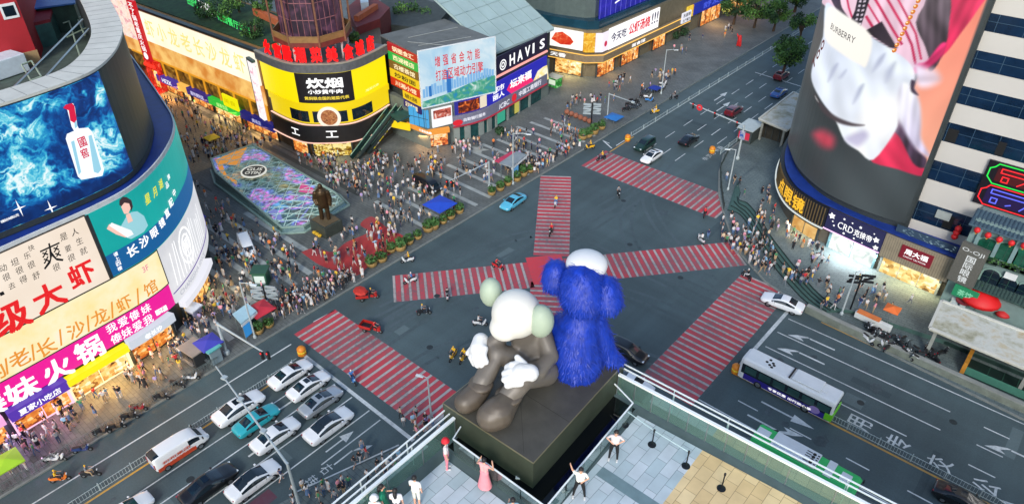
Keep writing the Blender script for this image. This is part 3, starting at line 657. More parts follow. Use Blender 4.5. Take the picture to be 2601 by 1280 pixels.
MB().prism([tuple(G(*q,26)[:2]) for q in ((70,20),(185,6),(190,-30),(70,-40))], 22, 25.8).build('wall', mat('green shade wall', (40,66,58), .8, noise=.3), cb)
cb = thing('rooftop_kiosk', 'small green glazed rooftop room with a red fascia behind the ring', 'building', G(110,95,22))
P = [G(*q,22) for q in ((80,130),(150,112),(158,62),(88,72))]
MB().prism([(p.x,p.y) for p in P], 22, 25).build('wall', mat('teal glazed wall', (52,92,90), .35, noise=.4, ns=.8), cb)
MB().prism([(p.x,p.y) for p in P], 25, 25.4).build('roof', mat('dark red roof edge', (128,28,40), .7), cb)
for (a, b), lb in ((((35,222),(210,50)),'thin steel stay rod slanting across the courtyard, the left one'), (((115,196),(226,74)),'thin steel stay rod slanting across the courtyard, the one by the ring')):
    tag(MB().tube([G(*a,30.6), G(*b,30.6)], .09).build('stay_rod', STEEL), lb, 'rod', 'stay rods over the courtyard')
fr = MB()
for a, b in (((55,165),(80,155)),((80,155),(105,195)),((105,195),(78,205)),((78,205),(55,165)),((165,20),(205,150)),((180,10),(215,90)),((160,60),(212,40)),((170,95),(218,72))): fr.tube([G(*a,23.5), G(*b,23.5)], .1, 5)
tag(fr.build('trellis_frame', mat('pale green steel', (150,170,150), .5)), 'pale steel trellis frame standing in the courtyard', 'frame')
ac = G(12,192,22); tag(MB().box((ac.x,ac.y,23.2), (3,5,2.2), .2).build('air_conditioner', mat('white casing', (200,214,222), .5), bevel=.1), 'white air conditioning box at the foot of the red block', 'air conditioner')
# ================================================================ across the pedestrian street: the yellow corner building and its neighbours
YW = Wall(smooth_line([(-103.2,57.6),(-99.5,57.4),(-96.2,57.5),(-93.6,58.1),(-91.0,60.2),(-88.9,62.6),(-88.4,65.2),(-88.9,68.6),(-89.8,72.2)], 4))
yb = thing('yellow_corner_building', 'rounded corner restaurant building wrapped in bright yellow hoardings', 'building', (-95,66,0))
yp = [(p.x-.25*1,p.y+.25) for p in YW.p]
MB().prism([(p.x-.4,p.y+.4) for p in YW.p]+[(-100,80),(-112,72),(-108,58)], 0, 14.6).build('wall', mat('brown stone', (84,74,60), .7, noise=.2), yb)
mb = MB(); YW.sheet(mb, 0, YW.L, 14.7, 16.0, .7, thick=2.2); mb.build('parapet', mat('grey parapet tiles', (92,94,96), .6, noise=.25, ns=1.5), yb)
mb = MB(); YW.sheet(mb, 0, YW.L, 16.0, 16.15, .75, thick=.5); mb.build('parapet_rail', mat('pale rail', (150,146,130), .6), yb)
YEL1 = lit((250,226,0), 1.0); YEL2 = lit((240,210,10), .95, 'b')
h0 = YW.hit(750,190)[0]; h1 = YW.hit(890,185)[0]
t = board('restaurant_sign', 'wide bright yellow curved hoarding with a black middle panel', YW, .3, YW.L-.3, 9.6, 14.6, YEL1, off=.25, thick=.4)
mb = MB(); YW.sheet(mb, h0, h1, 9.65, 14.5, .3); mb.build('black_panel', lit((26,22,26), 1.), t)
mb = MB(); a, b = h0, h1; L = b-a
wtext(mb, YW, '炊烟', a+L*.2, b-L*.18, 12.15, 13.75, .33, .05); wtext(mb, YW, '小炒黄牛肉', a+L*.2, b-L*.2, 11.2, 11.9, .33, .04); mb.build('white_lettering', WHT, t)
mb = MB(); wtext(mb, YW, '黄焖联合国的湘菜代表', a+L*.12, b-L*.1, 10.2, 10.75, .33, .02); mb.build('yellow_lettering', lit((250,220,70),1.1), t)
mb = MB(); wtext(mb, YW, '湘菜代表', b+2.2, b+5.5, 10.2, 10.6, .33, .0); mb.build('pale_lettering', lit((255,250,180),1.1), t)
t = thing('restaurant_storey', 'second yellow storey under the hoarding with dark windows and a giant bowl of beef', 'facade', (-91.4,59.8,6))
mb = MB(); YW.sheet(mb, 1.2, YW.L-.2, 8.5, 9.55, .35, thick=.5); YW.sheet(mb, 1.2, YW.L-.2, 6.05, 8.5, .1, thick=.2); mb.build('panel', YEL2, t)
for px0, px1 in ((738,782),(792,880),(892,945)):
    s0 = YW.hit(px0, 275)[0]; s1 = YW.hit(px1, 275)[0]; mb = MB(); YW.sheet(mb, s0, s1, 6.3, 8.2, .14); mb.build('window', GLASSD, t)
mb = MB(); s0 = YW.hit(838,300)[0]; c = YW.at(s0, 7.3, .55); nrm = (YW.at(s0,0,1)-YW.at(s0,0,0))
R = []
def disc(mb, c, n, r0, r1, dep, k=28, m=None):
    u = Vector((0,0,1)).cross(n).normalized(); v = n.cross(u)
    mb.rings([[c+(u*cos(2*pi*j/k)+v*sin(2*pi*j/k))*r+n*d for j in range(k)] for r, d in ((r1*.8,-dep),(r1,0),(r0,.05),(r0*.97,-.12))], m, cap=False)
disc(mb, c, nrm, 1.35, 1.85, .4); mb.build('bowl_rim', lit((250,232,214),1.05), t)
mb = MB(); u = Vector((0,0,1)).cross(nrm); mb.poly([c-nrm*.05+(u*cos(2*pi*j/24)+Vector((0,0,1))*sin(2*pi*j/24))*1.4 for j in range(24)]); mb.build('bowl_food', led('stir fried beef picture', [(.3,(70,30,14)),(.5,(190,110,60)),(.7,(236,180,110))], 2.5, 2, .9), t)
mb = MB(); YW.sheet(mb, 1.0, YW.L-.6, 5.9, 6.0, .5, thick=.3); YW.sheet(mb, 1.6, YW.L-1.4, 2.95, 3.05, 1.0, thick=.3); mb.build('light_strip', lit((255,200,180),1.2), t)
mb = MB(); YW.sheet(mb, 1.6, YW.L-1.2, 3.05, 5.9, .8, thick=.8); mb.build('black_fascia', mat('black fascia', (36,34,34), .4), t)
mb = MB(); s0 = YW.hit(845,338)[0]; wtext(mb, YW, '工', s0-.9, s0+.9, 4.0, 5.1, .85, .05); s0 = YW.hit(758,320)[0]; wtext(mb, YW, '工', s0-.8, s0+.8, 4.0, 5.1, .85, .05); mb.build('lettering', WHT, t)
t = shop('restaurant entrance under the black fascia with a lit window of golden tree pictures', YW.hit(795,380)[0], YW.hit(897,380)[0], goods('golden tree picture', [(.35,(110,70,14)),(.5,(230,190,60)),(.65,(255,236,160))], 1.0, 2.6), w=YW, zs=(2.95,3.0))
shop('orange lit side shop beside the yellow corner building', YW.hit(742,352)[0], YW.hit(788,380)[0], WARM2, w=YW, zs=(2.8,2.95))
# crown of glowing red characters
RED = lit((255,16,20), 1.3)
for ch, x, yy in zip('火宫殿湘菜美食城店', (680,707,732,765,805,844,884,912,938), (116,130,142,150,150,148,138,128,112)):
    s = YW.hit(x, yy)[0]; t = thing('red_neon_character', 'big glowing red character on the roof edge, the one reading '+ch, 'sign', YW.at(s,16.1,-.3), 0, 'red characters on the roof edge')
    mb = MB()
    for d in (.0,.12,.24): wtext(mb, YW, ch, s-.78, s+.78, 16.3, 18.5, .1+d, .05)
    mb.build('neon_tube', RED, t); mb = MB()
    for q in (-.6,.6): mb.bar(YW.at(s+q,16.1,-.1), YW.at(s+q,18.4,-.1), .08, .08)
    mb.build('bracket', DGREY, t)
# roof pavilion of timber and glass on stilts
pc = Vector((-96.2,63.6,0)); pv = thing('timber_pavilion', 'eight sided purple timber and glass pavilion on white stilts above the yellow building', 'pavilion', (pc.x,pc.y,14.6))
WOOD = mat('brown timber', (122,84,62), .6, noise=.25, ns=2); WOODR = mat('red brown timber', (104,48,40), .6, noise=.25); PURP = led('purple lit glazing', [(.3,(34,26,44)),(.5,(88,60,84)),(.7,(150,96,128))], .5, 1, .55)
def octo(r, k=8, a0=pi/8): return [(pc.x+r*cos(a0+2*pi*i/k), pc.y+r*sin(a0+2*pi*i/k)) for i in range(k)]
rot0 = YAW+pi/8
P6 = octo(6.0, 8, rot0); P5 = octo(4.7, 8, rot0); P3 = octo(5.2, 8, rot0)
mb = MB(); mb.prism(P6, 18.2, 19.0); mb.build('floor_deck', WOODR, pv)
mb = MB()
for a, b in zip(P6, P6[1:]+P6[:1]): mb.bar((*a,19.9), (*b,19.9), .14, .12); mb.bar((*a,19.4), (*b,19.4), .06, .8)
mb.build('balustrade', mat('gold brown rail', (136,106,62), .6, noise=.2), pv)
for a in P6: MB().tube([(*a,18.2),(*a,28)], .16, 6).build('post', WOOD, pv)
MB().prism(P5, 19.0, 28).build('glazed_wall', PURP, pv)
mb = MB()
for a, b in zip(P5, P5[1:]+P5[:1]):
    for k in range(5):
        q = Vector((*a,0)).lerp(Vector((*b,0)), k/4); mb.tube([(q.x,q.y,19),(q.x,q.y,28)], .1 if k in (0,4) else .05, 5)
    for z in (19.4,22.0,24.5): mb.bar((*a,z), (*b,z), .14, .1)
mb.build('mullion', mat('mauve timber', (140,92,96), .6, noise=.2), pv)
MB().prism(octo(6.8,8,rot0), 28, 28.6).build('eaves', WOODR, pv)
for i in (1,2,3,4,5,6,7,0): a = P3[i]; MB().tube([(*a,14.5),(*a,18.2)], .2, 8).build('stilt', mat('white painted post', (200,200,196), .5), pv)
mb = MB(); a, b = Vector((*P6[4],18.6)), Vector((*P6[5],18.6))
# long building with the crayfish banner
LB = Wall([(-178,54.2),(-103.6,57.5)])
lb = thing('long_street_building', 'long shop building lined with a glowing cream banner along the pedestrian street', 'building', (-140,62,0))
MB().prism([(-178,54.5),(-104,57.8),(-103,72),(-180,70)], 0, 15.5).build('wall', mat('ochre plaster', (150,110,60), .75, noise=.2), lb)
mb = MB(); mb.prism([(-178,54.0),(-104,57.2),(-104,58.0),(-178,54.9)], 15.5, 15.9); mb.build('roof_edge', DGREY, lb)
s0, s1 = LB.hit(368,60)[0], LB.hit(645,200)[0]
mb = MB(); LB.sheet(mb, LB.hit(300,60)[0], s1+2.2, 6.2, 9.7, .1, thick=.2); mb.build('lower_frieze', led('lit ochre frieze', [(.35,(220,140,60)),(.6,(255,206,120))], .3, 0, 1.0), lb)
mb = MB(); LB.sheet(mb, LB.hit(330,100)[0], s1+2, 3.6, 6.2, .12, thick=.1); mb.build('window_band', led('dim amber windows', [(.35,(52,36,10)),(.55,(140,96,28)),(.7,(200,150,60))], .6, 1, .8), lb)
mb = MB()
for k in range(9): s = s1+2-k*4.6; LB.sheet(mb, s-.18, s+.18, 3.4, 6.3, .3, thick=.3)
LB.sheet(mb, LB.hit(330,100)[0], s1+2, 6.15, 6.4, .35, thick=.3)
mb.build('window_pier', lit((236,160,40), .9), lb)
t = board('crayfish_banner', 'long overexposed cream banner with pale gold characters above the pedestrian street', LB, s0-1.0, s1+2.0, 9.8, 15.2, led('cream banner face', [(.3,(255,238,200)),(.7,(255,250,235))], .15, 0, 1.12), off=.3)
mb = MB(); N = '虾小龙老长沙龙虾'
for i, ch in enumerate(N): a = s0+2+i*(s1-s0)/8.2; wtext(mb, LB, ch, a-1.5, a+1.5, 11.0, 14.2, .34, .02)
mb.build('lettering', lit((250,226,140),1.08), t)
mb = MB(); LB.sheet(mb, s0-16, s0-1.5, 9.0, 17.0, .3, thick=.3)
t2 = thing('pink_poster_wall', 'pink and cream patterned poster left of the red vertical sign', 'sign', LB.at(s0-8,9,.3)); mb.build('panel', led('pink blossom picture', [(.35,(255,214,190)),(.5,(255,240,225)),(.62,(236,150,160)),(.7,(255,240,230))], .8, 1, 1.02), t2)
RS = LB.hit(352,40); 
t = thing('red_vertical_sign', 'tall red sign with white characters hanging over the pedestrian street', 'sign', LB.at(RS[0]+.6,6,2))
a = G(395,165,6); b = G(340,8,17.2)
# hung square to the wall, facing up the street towards the square
sx = LB.hit(372,90)[0]; base = LB.at(sx, 0, 0); VW = Wall([base+Vector((-1.2,-1.2,0)), base+Vector((1.2,-1.0,0))])
mb = MB(); VW.sheet(mb, 0, VW.L, 6.0, 17.4, .1, thick=.5); mb.build('panel', lit((206,24,36), .95), t)
mb = MB(); wtext(mb, VW, '不了锅老重庆火锅', .5, VW.L-.5, 7.8, 17.1, .13, .03, vertical=True); mb.build('lettering', WHT, t)
mb = MB(); VW.shape(mb, [(VW.L/2+.7*cos(q*pi/8), 7.0+.7*sin(q*pi/8)) for q in range(16)], .14); mb.build('round_emblem', WHT, t)
t = thing('red_entrance_arch', 'glowing red shop entrance with a red carpet below the red vertical sign', 'entrance', LB.at(sx,0,1))
mb = MB()
for q in (-2.0, 2.0): LB.sheet(mb, sx+q-.35, sx+q+.35, PZ, 6.0, .9, thick=.9)
LB.sheet(mb, sx-2.3, sx+2.3, 4.2, 6.0, .9, thick=.9); mb.build('frame', led('red lantern glow', [(.35,(150,10,10)),(.55,(236,40,26)),(.7,(255,120,90))], 1.2, 1, 1.0), t)
mb = MB(); LB.sheet(mb, sx-1.6, sx+1.6, PZ, 4.2, .1); mb.build('doorway', WARM, t)
mb = MB(); mb.poly([tuple(LB.at(sx-3.4,PZ+.012,3.4)), tuple(LB.at(sx+3.0,PZ+.012,3.8)), tuple(LB.at(sx+2.2,PZ+.012,.2)), tuple(LB.at(sx-2.2,PZ+.012,.2))]); mb.build('carpet', mat('red carpet', (196,40,34), .8), t)
mb = MB()
for k in range(4): mb.ell(LB.at(sx-1.5+k, 5.1, 1.15), (.38,.38,.42), 8)
mb.build('lantern', lit((255,60,40),1.1), t)
def seg(x0, x1): return LB.hit(*x0)[0], LB.hit(*x1)[0]
for lab, xa, xb, mi, sg, tx, tm in (
  ('amber lit shop under a purple sign in the long building', (415,215),(470,245), WARM2, lit((66,54,150)), 'HEZK', WHT),
  ('amber lit shop with an unlettered ochre front', (470,245),(492,258), WARM, lit((250,190,90)), None, WHT),
  ('shop with a dark violet sign and pale characters', (492,252),(548,285), WARM2, lit((52,40,120)), '超市便利店', lit((225,220,255))),
  ('shop with a bright green sign', (548,280),(620,318), WARM, lit((48,190,60)), '绿茶饮品', lit((200,255,150))),
  ('shop with a navy blue sign at the end of the long building', (628,315),(712,355), WARM2, lit((18,26,110)), '美味店', lit((190,190,230)))):
    a, b = seg(xa, xb); shop(lab, a, min(b, LB.L+6), mi, sg, txt=tx, zs=(2.2,3.5), tm=tm, w=LB)
t = thing('yellow_square_sign', 'yellow square sign projecting over the green shop sign', 'sign', LB.at(LB.hit(598,240)[0],4,1))
VW2 = Wall([LB.at(LB.hit(580,245)[0],0,1.2), LB.at(LB.hit(612,235)[0],0,1.3)]); mb = MB(); VW2.sheet(mb, 0, VW2.L, 3.6, 5.8, 0, thick=.3); mb.build('panel', lit((244,236,10)), t)
mb = MB(); wtext(mb, VW2, '美食', .4, VW2.L-.4, 4.3, 5.2, .03, .0); mb.build('lettering', lit((200,180,0)), t)
t = thing('flower_sign', 'tall pale pink flower pattern sign between the long building and the yellow corner', 'sign', LB.at(LB.L+.3,4,1))
VW3 = Wall([LB.at(LB.hit(652,200)[0],0,.9), LB.at(LB.hit(652,200)[0]+1.9,0,1.3)]); mb = MB(); VW3.sheet(mb, 0, VW3.L, 4.2, 14.2, .1, thick=.5); mb.build('panel', led('flower picture', [(.38,(250,240,244)),(.55,(255,250,250)),(.66,(230,140,170)),(.74,(190,170,220))], .9, .6, 1.05), t)
mb = MB(); VW3.sheet(mb, -.15, VW3.L+.15, 14.2, 14.6, .15, thick=.6); VW3.sheet(mb, -.15, 0, 4.2, 14.2, .15, thick=.6); mb.build('frame', mat('teal grey frame', (70,96,96), .5), t)
# roof garden signs and planters behind the banner
t = thing('roof_garden', 'planted roof terrace with orange planters behind the cream banner', 'roof garden', (-120,64,15.5))
MB().prism([(-176,56),(-105,59.3),(-104,71),(-178,69)], 15.5, 15.7).build('lawn', mat('dark green roof planting', (36,66,36), .9, noise=.5, ns=1), t)
for a_, b_ in (((648,30),(716,62)),((905,52),(955,20))): MB().bar(tuple(G(*a_,16.2)), tuple(G(*b_,16.2)), .9, 1.4).build('planter', mat('orange clay planter', (176,92,54), .8, noise=.2), t)
GW = Wall([G(480,15,16), G(640,95,16)]); t = thing('green_neon_sign', 'row of green and white neon characters on the planted roof', 'sign', GW.at(GW.L/2,16,0))
mb = MB(); wtext(mb, GW, '田园食', GW.L*.0, GW.L*.2, 16.3, 17.9, .1, .03); wtext(mb, GW, '花园餐厅烧烤', GW.L*.5, GW.L*1.0, 16.2, 17.6, .1, .03); mb.build('green_lettering', lit((70,230,110),1.0), t)
mb = MB(); wtext(mb, GW, '西蜂', GW.L*.22, GW.L*.42, 16.3, 18.2, .1, .03); mb.build('white_lettering', WHT, t)
mb = MB(); mb.bar(GW.at(0,16.1,0), GW.at(GW.L,16.1,0), .15, .15); mb.build('rail', DGREY, t)
# ---------------------------------------------------------------- middle building with the skyline billboard
BA = Wall([(-81.43,71.99),(-76.92,84.76)])
mbd = thing('bank_building', 'flat roofed building with a skyline billboard on its corner', 'building', (-84,78,0))
MB().prism([(-81.2,72.4),(-78.4,80.5),(-78.6,84.9),(-79.6,103),(-93,103),(-93,72.6)], 0, 7.4).build('wall', mat('grey green stone', (98,108,104), .7, noise=.15), mbd)
MB().prism([(-81.6,72.3),(-77.3,84.7),(-90.5,86.5),(-92.5,74)], 7.4, 16.3).build('upper_wall', DARK, mbd)
MB().prism([(-81.4,71.9),(-76.95,84.9),(-90.5,86.8),(-92.6,73.8)], 16.3, 16.5).build('roof', mat('grey roof felt', (96,100,98), .85, noise=.25, ns=.4), mbd)
mb = MB(); mb.bar((-84,74.5,16.56),(-80.5,83,16.56), .1, .06); mb.bar((-88,76,16.56),(-85.5,85,16.56), .1, .06); mb.bar((-86.6,74.6,16.57),(-80.4,77.5,16.57),.1,.06); mb.build('roof_seam', mat('pale seam', (150,155,152), .8), mbd)
t = board('skyline_billboard', 'large pale blue billboard with red characters above a city skyline picture', BA, 0, BA.L, 7.5, 16.9, led('sky picture', [(.3,(150,200,232)),(.5,(205,228,240)),(.7,(240,244,246))], .12, 1, 1.0), off=.15, frame=mat('white frame', (215,220,220), .5))
random.seed(3)
sky1, sky2, sky3 = MB(), MB(), MB(); L = BA.L
for i in range(26):
    x = L*.02+i*L*.037; h = random.uniform(.5,1.6)*(1.0 if i < 9 else .75); BA.shape(sky2, [(x,9.2+i*.05),(x+.42,9.2+i*.05),(x+.42,9.9+h+i*.05),(x,9.9+h+i*.05)], .17)
for x, h in ((L*.335,3.6),(L*.36,2.6),(L*.1,1.6)): BA.shape(sky1, [(x,9.2),(x+.45,9.2),(x+.45,9.4+h),(x,9.4+h)], .18)
BA.shape(sky3, [(.05,7.6),(L-.05,7.6),(L-.05,10.4),(L*.85,10.9),(L*.6,9.9),(L*.3,9.0),(.05,8.6)], .162)
sky2.build('skyline', lit((120,170,214)), t); sky1.build('tower_picture', lit((40,110,180)), t); sky3.build('water_picture', led('river and park picture', [(.35,(40,140,190)),(.5,(70,165,130)),(.62,(150,205,190)),(.72,(230,240,240))], .45, 2, .95), t)
mb = MB(); N1 = '增强省会功能'; N2 = '打造区域动力引擎'
for i, ch in enumerate(N1): wtext(mb, BA, ch, L*(.2+i*.105), L*(.2+i*.105+.065), 13.9+.0*i, 15.6, .19, .02)
for i, ch in enumerate(N2): wtext(mb, BA, ch, L*(.2+i*.08), L*(.2+i*.08+.068), 11.6, 13.3, .19, .02)
mb.build('lettering', lit((206,30,44)), t)
LFW = Wall([(-92.4,73.3),(-81.6,72.0)])
cols = [((176,32,32),'锅圈食汇'),((40,170,70),'西湖楼店'),((122,88,36),'古楼茶馆'),((226,190,30),'炒粉面'),((196,44,20),'川湘小馆'),((230,190,30),'海鲜大排档'),((44,34,96),'足浴养生馆')]
for i, (c, s) in enumerate(cols):
    z1 = 16.3-i*1.45
    t = board('stacked_shop_sign', 'shop sign strip on the side wall stack, the one reading '+s, LFW, LFW.L*.25 if i < 5 else LFW.L*.55, LFW.L-.15, z1-1.38, z1, lit(c), off=.1, group='stacked signs beside the skyline billboard')
    mb = MB(); wtext(mb, LFW, s, LFW.L*(.38 if i < 5 else .6), LFW.L-.9, z1-1.1, z1-.28, .14, .03); mb.build('lettering', lit((255,235,190)) if i not in (3,5) else lit((40,30,20)), t)
# lower left corner screens and shop
LS = Wall([(-84.6,72.2),(-80.9,73.0)]); t = board('blue_panel_screen', 'blue grid screen at the street corner under the stacked signs', LS, 0, LS.L, 3.9, 7.0, lit((70,160,214)), off=.5)
mb = MB()
for i in range(4): LS.sheet(mb, LS.L*i/4+.03*i, LS.L*i/4+.06*i+.02, 3.9, 7.0, .53)
LS.sheet(mb, 0, LS.L, 5.4, 5.5, .53); mb.build('grid', DARK, t)
LS2 = Wall([(-80.7,73.2),(-79.5,76.6)]); t = board('coffee_screen', 'small bright corner screen with a red and white picture', LS2, 0, LS2.L, 3.9, 7.1, lit((240,240,242)), off=.4)
mb = MB(); LS2.shape(mb, [(.2,5.4),(LS2.L-.2,5.4),(LS2.L-.2,6.9),(.2,6.9)], .44); mb.build('picture', led('portrait picture', [(.35,(90,30,34)),(.5,(200,90,70)),(.65,(250,220,210))], 1, 1, 1.0), t)
LS3 = Wall([(-87.2,72.9),(-81.0,73.0),(-79.4,76.0)]); shop('orange lit corner shop full of red decorations below the corner screens', 1.2, LS3.L-.2, goods('red and gold shop interior', [(.1,(90,24,12)),(.35,(214,80,36)),(.6,(255,180,90)),(.9,(255,235,200))], 1.1, 2.6), lit((230,150,60)), txt='小龙坎烤鱼', zs=(2.7,3.5), w=LS3, proud=.7)
t = board('yellow_shop_sign', 'yellow sign board beside the escalator', Wall([(-87.5,70.6),(-84.0,71.6)]), 0, 3.6, 3.0, 4.2, lit((248,210,20)), off=.6)
# bank front
IW = Wall(smooth_line([(-79.9,76.7),(-78.6,79.6),(-78.0,82.2),(-78.0,85.0),(-78.6,91),(-79.6,101.8)], 4)); ic = IW.hit(1247,300)[0]
t = board('blue_shop_band', 'royal blue shop band with a red glowing logo beside the skyline billboard', IW, ic-1.2, IW.L, 5.0, 8.4, lit((36,36,170)), off=.3)
mb = MB(); P = IW.px([(1283,228),(1290,214),(1310,204),(1330,192),(1345,196),(1352,208),(1342,222),(1318,232),(1298,240)]); IW.shape(mb, P, .34); mb.build('glow_plate', lit((236,40,110)), t)
mb = MB(); a, b = IW.hit(1292,222)[0], IW.hit(1345,205)[0]; wtext(mb, IW, '坛来福', a, b, 5.9, 7.4, .37, .05); a, b = IW.hit(1248,245)[0], IW.hit(1277,235)[0]; wtext(mb, IW, '都市', a, b, 6.6, 7.7, .34, .03); wtext(mb, IW, '丽人', a, b, 5.4, 6.4, .34, .03); mb.build('lettering', WHT, t)
pic('x', IW, [('poster', led('yellow picture', [(.4,(250,226,140)),(.6,(255,250,230))], .6, 1, 1.05), [[(1345,218),(1362,180),(1375,170),(1386,165),(1390,200),(1360,218)]])], t, .34)
t = board('picture_screen', 'dark screen with an orange figure picture under the skyline billboard', IW, .8, ic-1.3, 5.0, 7.4, lit((40,40,140)), off=.3)
mb = MB(); IW.sheet(mb, 1.4, ic-3.0, 5.2, 7.2, .34); mb.build('picture', led('orange figure picture', [(.35,(40,14,20)),(.5,(120,40,20)),(.62,(236,110,30)),(.72,(250,190,120))], .9, 1.5, 1.0), t)
mb = MB(); IW.sheet(mb, ic-2.9, ic-1.4, 5.2, 7.3, .34); mb.build('pale_picture', lit((226,214,190)), t)
t = board('bank_sign', 'grey bank fascia with red marks and pale characters', IW, .3, IW.L, 3.0, 4.95, mat('grey fascia', (120,120,140), .5), off=.5, thick=.6)
mb = MB(); wtext(mb, IW, 'ICBC', IW.hit(1262,290)[0], IW.hit(1288,275)[0], 3.4, 4.3, .54, .02, shear=.2); wtext(mb, IW, '中国工商银行', IW.hit(1312,262)[0], IW.hit(1368,232)[0], 3.6, 4.6, .54, .03); wtext(mb, IW, '自助银行服务', IW.hit(1175,308)[0], IW.hit(1228,300)[0], 3.7, 4.3, .54, .03); mb.build('lettering', lit((235,235,245)), t)
mb = MB(); sC = IW.hit(1300,266)[0]; IW.shape(mb, [(sC+.75*cos(q*pi/8), 4.0+.75*sin(q*pi/8)) for q in range(16)], .54); sC = IW.hit(1160,306)[0]; IW.shape(mb, [(sC+.9*cos(q*pi/8), 3.7+.55*sin(q*pi/8)) for q in range(16)], .54); mb.build('red_emblem', lit((214,30,48)), t)
mb = MB(); IW.sheet(mb, .3, IW.L, 2.85, 3.15, .56, thick=.1); mb.build('red_strip', lit((176,50,70),.8), t)
t = thing('bank_shop', 'teal glazed bank shopfront between pale stone pillars', 'shop', IW.at(ic,0,0))
mb = MB(); IW.sheet(mb, .2, IW.L, PZ, 2.9, .02); mb.build('shop_window', mat('teal shop glass', (30,70,70), .12, noise=.5, ns=.6), t)
for s in (.4,2.4,5.2,7.2,9.5,13,16.5,20): mb = MB(); IW.sheet(mb, s, s+(1.1 if s < 8 else .5), PZ, 2.95, .25, thick=.3); mb.build('pillar', mat('pale stone', (128,138,134), .7), t)
for s, w_, c in ((9.9,2.3,(60,170,140)),(15.2,1.4,(200,190,90))): mb = MB(); IW.sheet(mb, s, s+w_, .6, 2.6, .3, thick=.05); mb.build('poster', lit(c,.8), t)
# HAVIS strip and the sloping roof behind
HW = Wall([(-78.5,87.0),(-79.9,103.2)]); t = board('white_letter_sign', 'dark sign with big white letters HAVIS and a ring logo', HW, -.6, HW.L, 8.9, 12.1, lit((22,18,44),1.0), off=-.5)
mb = MB()
for i, ch in enumerate('HAVIS'): a = HW.L*(.27+i*.145); wtext(mb, HW, ch, a, a+(1.55 if ch != 'I' else .5)*.95, 9.5+.05*i, 11.4, -.46, .05)
mb.build('lettering', WHT, t)
mb = MB()
for r in (.95,.5):
    for q in range(20):
        a0, a1 = q*pi/10, (q+1)*pi/10; HW.shape(mb, [(2.4+r*cos(a0),10.3+r*sin(a0)),(2.4+r*cos(a1),10.3+r*sin(a1)),(2.4+(r-.22)*cos(a1),10.3+(r-.22)*sin(a1)),(2.4+(r-.22)*cos(a0),10.3+(r-.22)*sin(a0))][::-1], -.46)
mb.build('ring_emblem', WHT, t)
mb = MB(); HW.sheet(mb, -.6, HW.L, 8.55, 8.85, -.3, thick=.3); mb.build('light_strip', lit((250,170,160),1.1), t)
tag(MB().prism([(-78.9,86.8),(-80.2,103.3),(-86,103),(-85,86.8)], 7.4, 8.5).build('canopy_slab', DGREY), 'grey canopy slab below the white letter sign', 'canopy')
t = thing('sloping_roof', 'huge pale grey green sloping roof behind the white letter sign', 'roof', (-95,104,0))
A, B, C_, D = G(1268,140,12.2), G(1424,78,11.6), G(1330,-60,20), G(1120,-30,20)
A = Vector((-80.6,88.4,12.2)); B = Vector((-80.9,105.8,12.2)); D = G(1085,-20,21); C_ = B+(D-A)
mb = MB(); mb.rings([[A,B,C_,D],[q+Vector((0,0,-.4)) for q in (A,B,C_,D)]][::-1]); mb.build('roof', mat('pale green roof sheet', (150,172,172), .6, noise=.1, ns=.25), t)
mb = MB()
for k in range(1,5): mb.bar(A.lerp(D,k/5)+Vector((0,0,.05)), B.lerp(C_,k/5)+Vector((0,0,.05)), .06, .06)
for k in range(0,7): mb.bar(A.lerp(B,k/6)+Vector((0,0,.05)), D.lerp(C_,k/6)+Vector((0,0,.05)), .06, .05)
mb.build('roof_seam', mat('roof seam', (132,154,154), .7), t)
MB().prism([(-81.2,88.8),(-81.5,105.4),(-110,118),(-112,100)], 7.4, 11.6).build('wall', DARK, t)
tag(MB().prism([tuple(G(*q,9)[:2]) for q in ((985,20),(1150,70),(1100,130),(950,110))], 8, 13).build('dark_rooftop_block', mat('dark roof', (54,62,60), .8, noise=.3)), 'dark low rooftop block between the roof trees', 'building')
tr = thing('timber_gallery', 'red roofed gallery with a white awning behind the pavilion', 'gallery', G(930,40,16))
P = [G(*q,16) for q in ((905,70),(965,48),(990,20),(930,-20),(880,20))]
MB().prism([(p.x,p.y) for p in P], 8, 16).build('wall', mat('red gallery wall', (112,42,40), .7, noise=.2), tr)
MB().prism([tuple(G(*q,16)[:2]) for q in ((918,28),(938,26),(936,6),(916,8))], 16, 17.4).build('awning', mat('white awning', (190,205,210), .6), tr)
# ---------------------------------------------------------------- corner building of the snack shop
CW = Wall([(-96,111.0),(-88.0,113.0),(-79.6,114.9),(-77.4,117.0),(-77.3,145)]); cR = CW.s[3]; cL = CW.s[1]; cM = CW.s[2]
cbd = thing('snack_corner_building', 'corner building with white picture hoardings above a gold edged canopy', 'building', (-86,128,0))
MB().prism([(-96,111.4),(-88,113.4),(-79.9,115.3),(-77.8,117.3),(-77.7,145),(-77.7,190),(-110,190),(-110,115)], 0, 9.6).build('wall', mat('brown shop wall', (104,96,76), .7, noise=.2), cbd)
TM = mat('teal glass cladding', (24,60,76), .25, noise=.3, ns=.5)
UWp = [(-95,112.6),(-88,113.6),(-80.2,115.6),(-78.6,117.4),(-78.4,135),(-78.4,144),(-100,148),(-102,116)]
MB().prism(UWp, 9.6, 11.2).build('teal_band', TM, cbd)
MB().prism([(-96,115),(-88,115.2),(-82,117),(-80.6,118.6),(-80.4,140),(-100,144)], 11.2, 20).build('tower_wall', mat('grey green tower wall', (78,92,90), .6, noise=.15), cbd)
UW2 = Wall([(-96,115),(-88,115.2),(-82,117),(-80.6,118.6)]); mb = MB(); UW2.sheet(mb, 0, UW2.L, 19.4, 21, 1.2, thick=1.4); mb.build('cornice', mat('pale cornice', (190,186,150), .7, noise=.2), cbd)
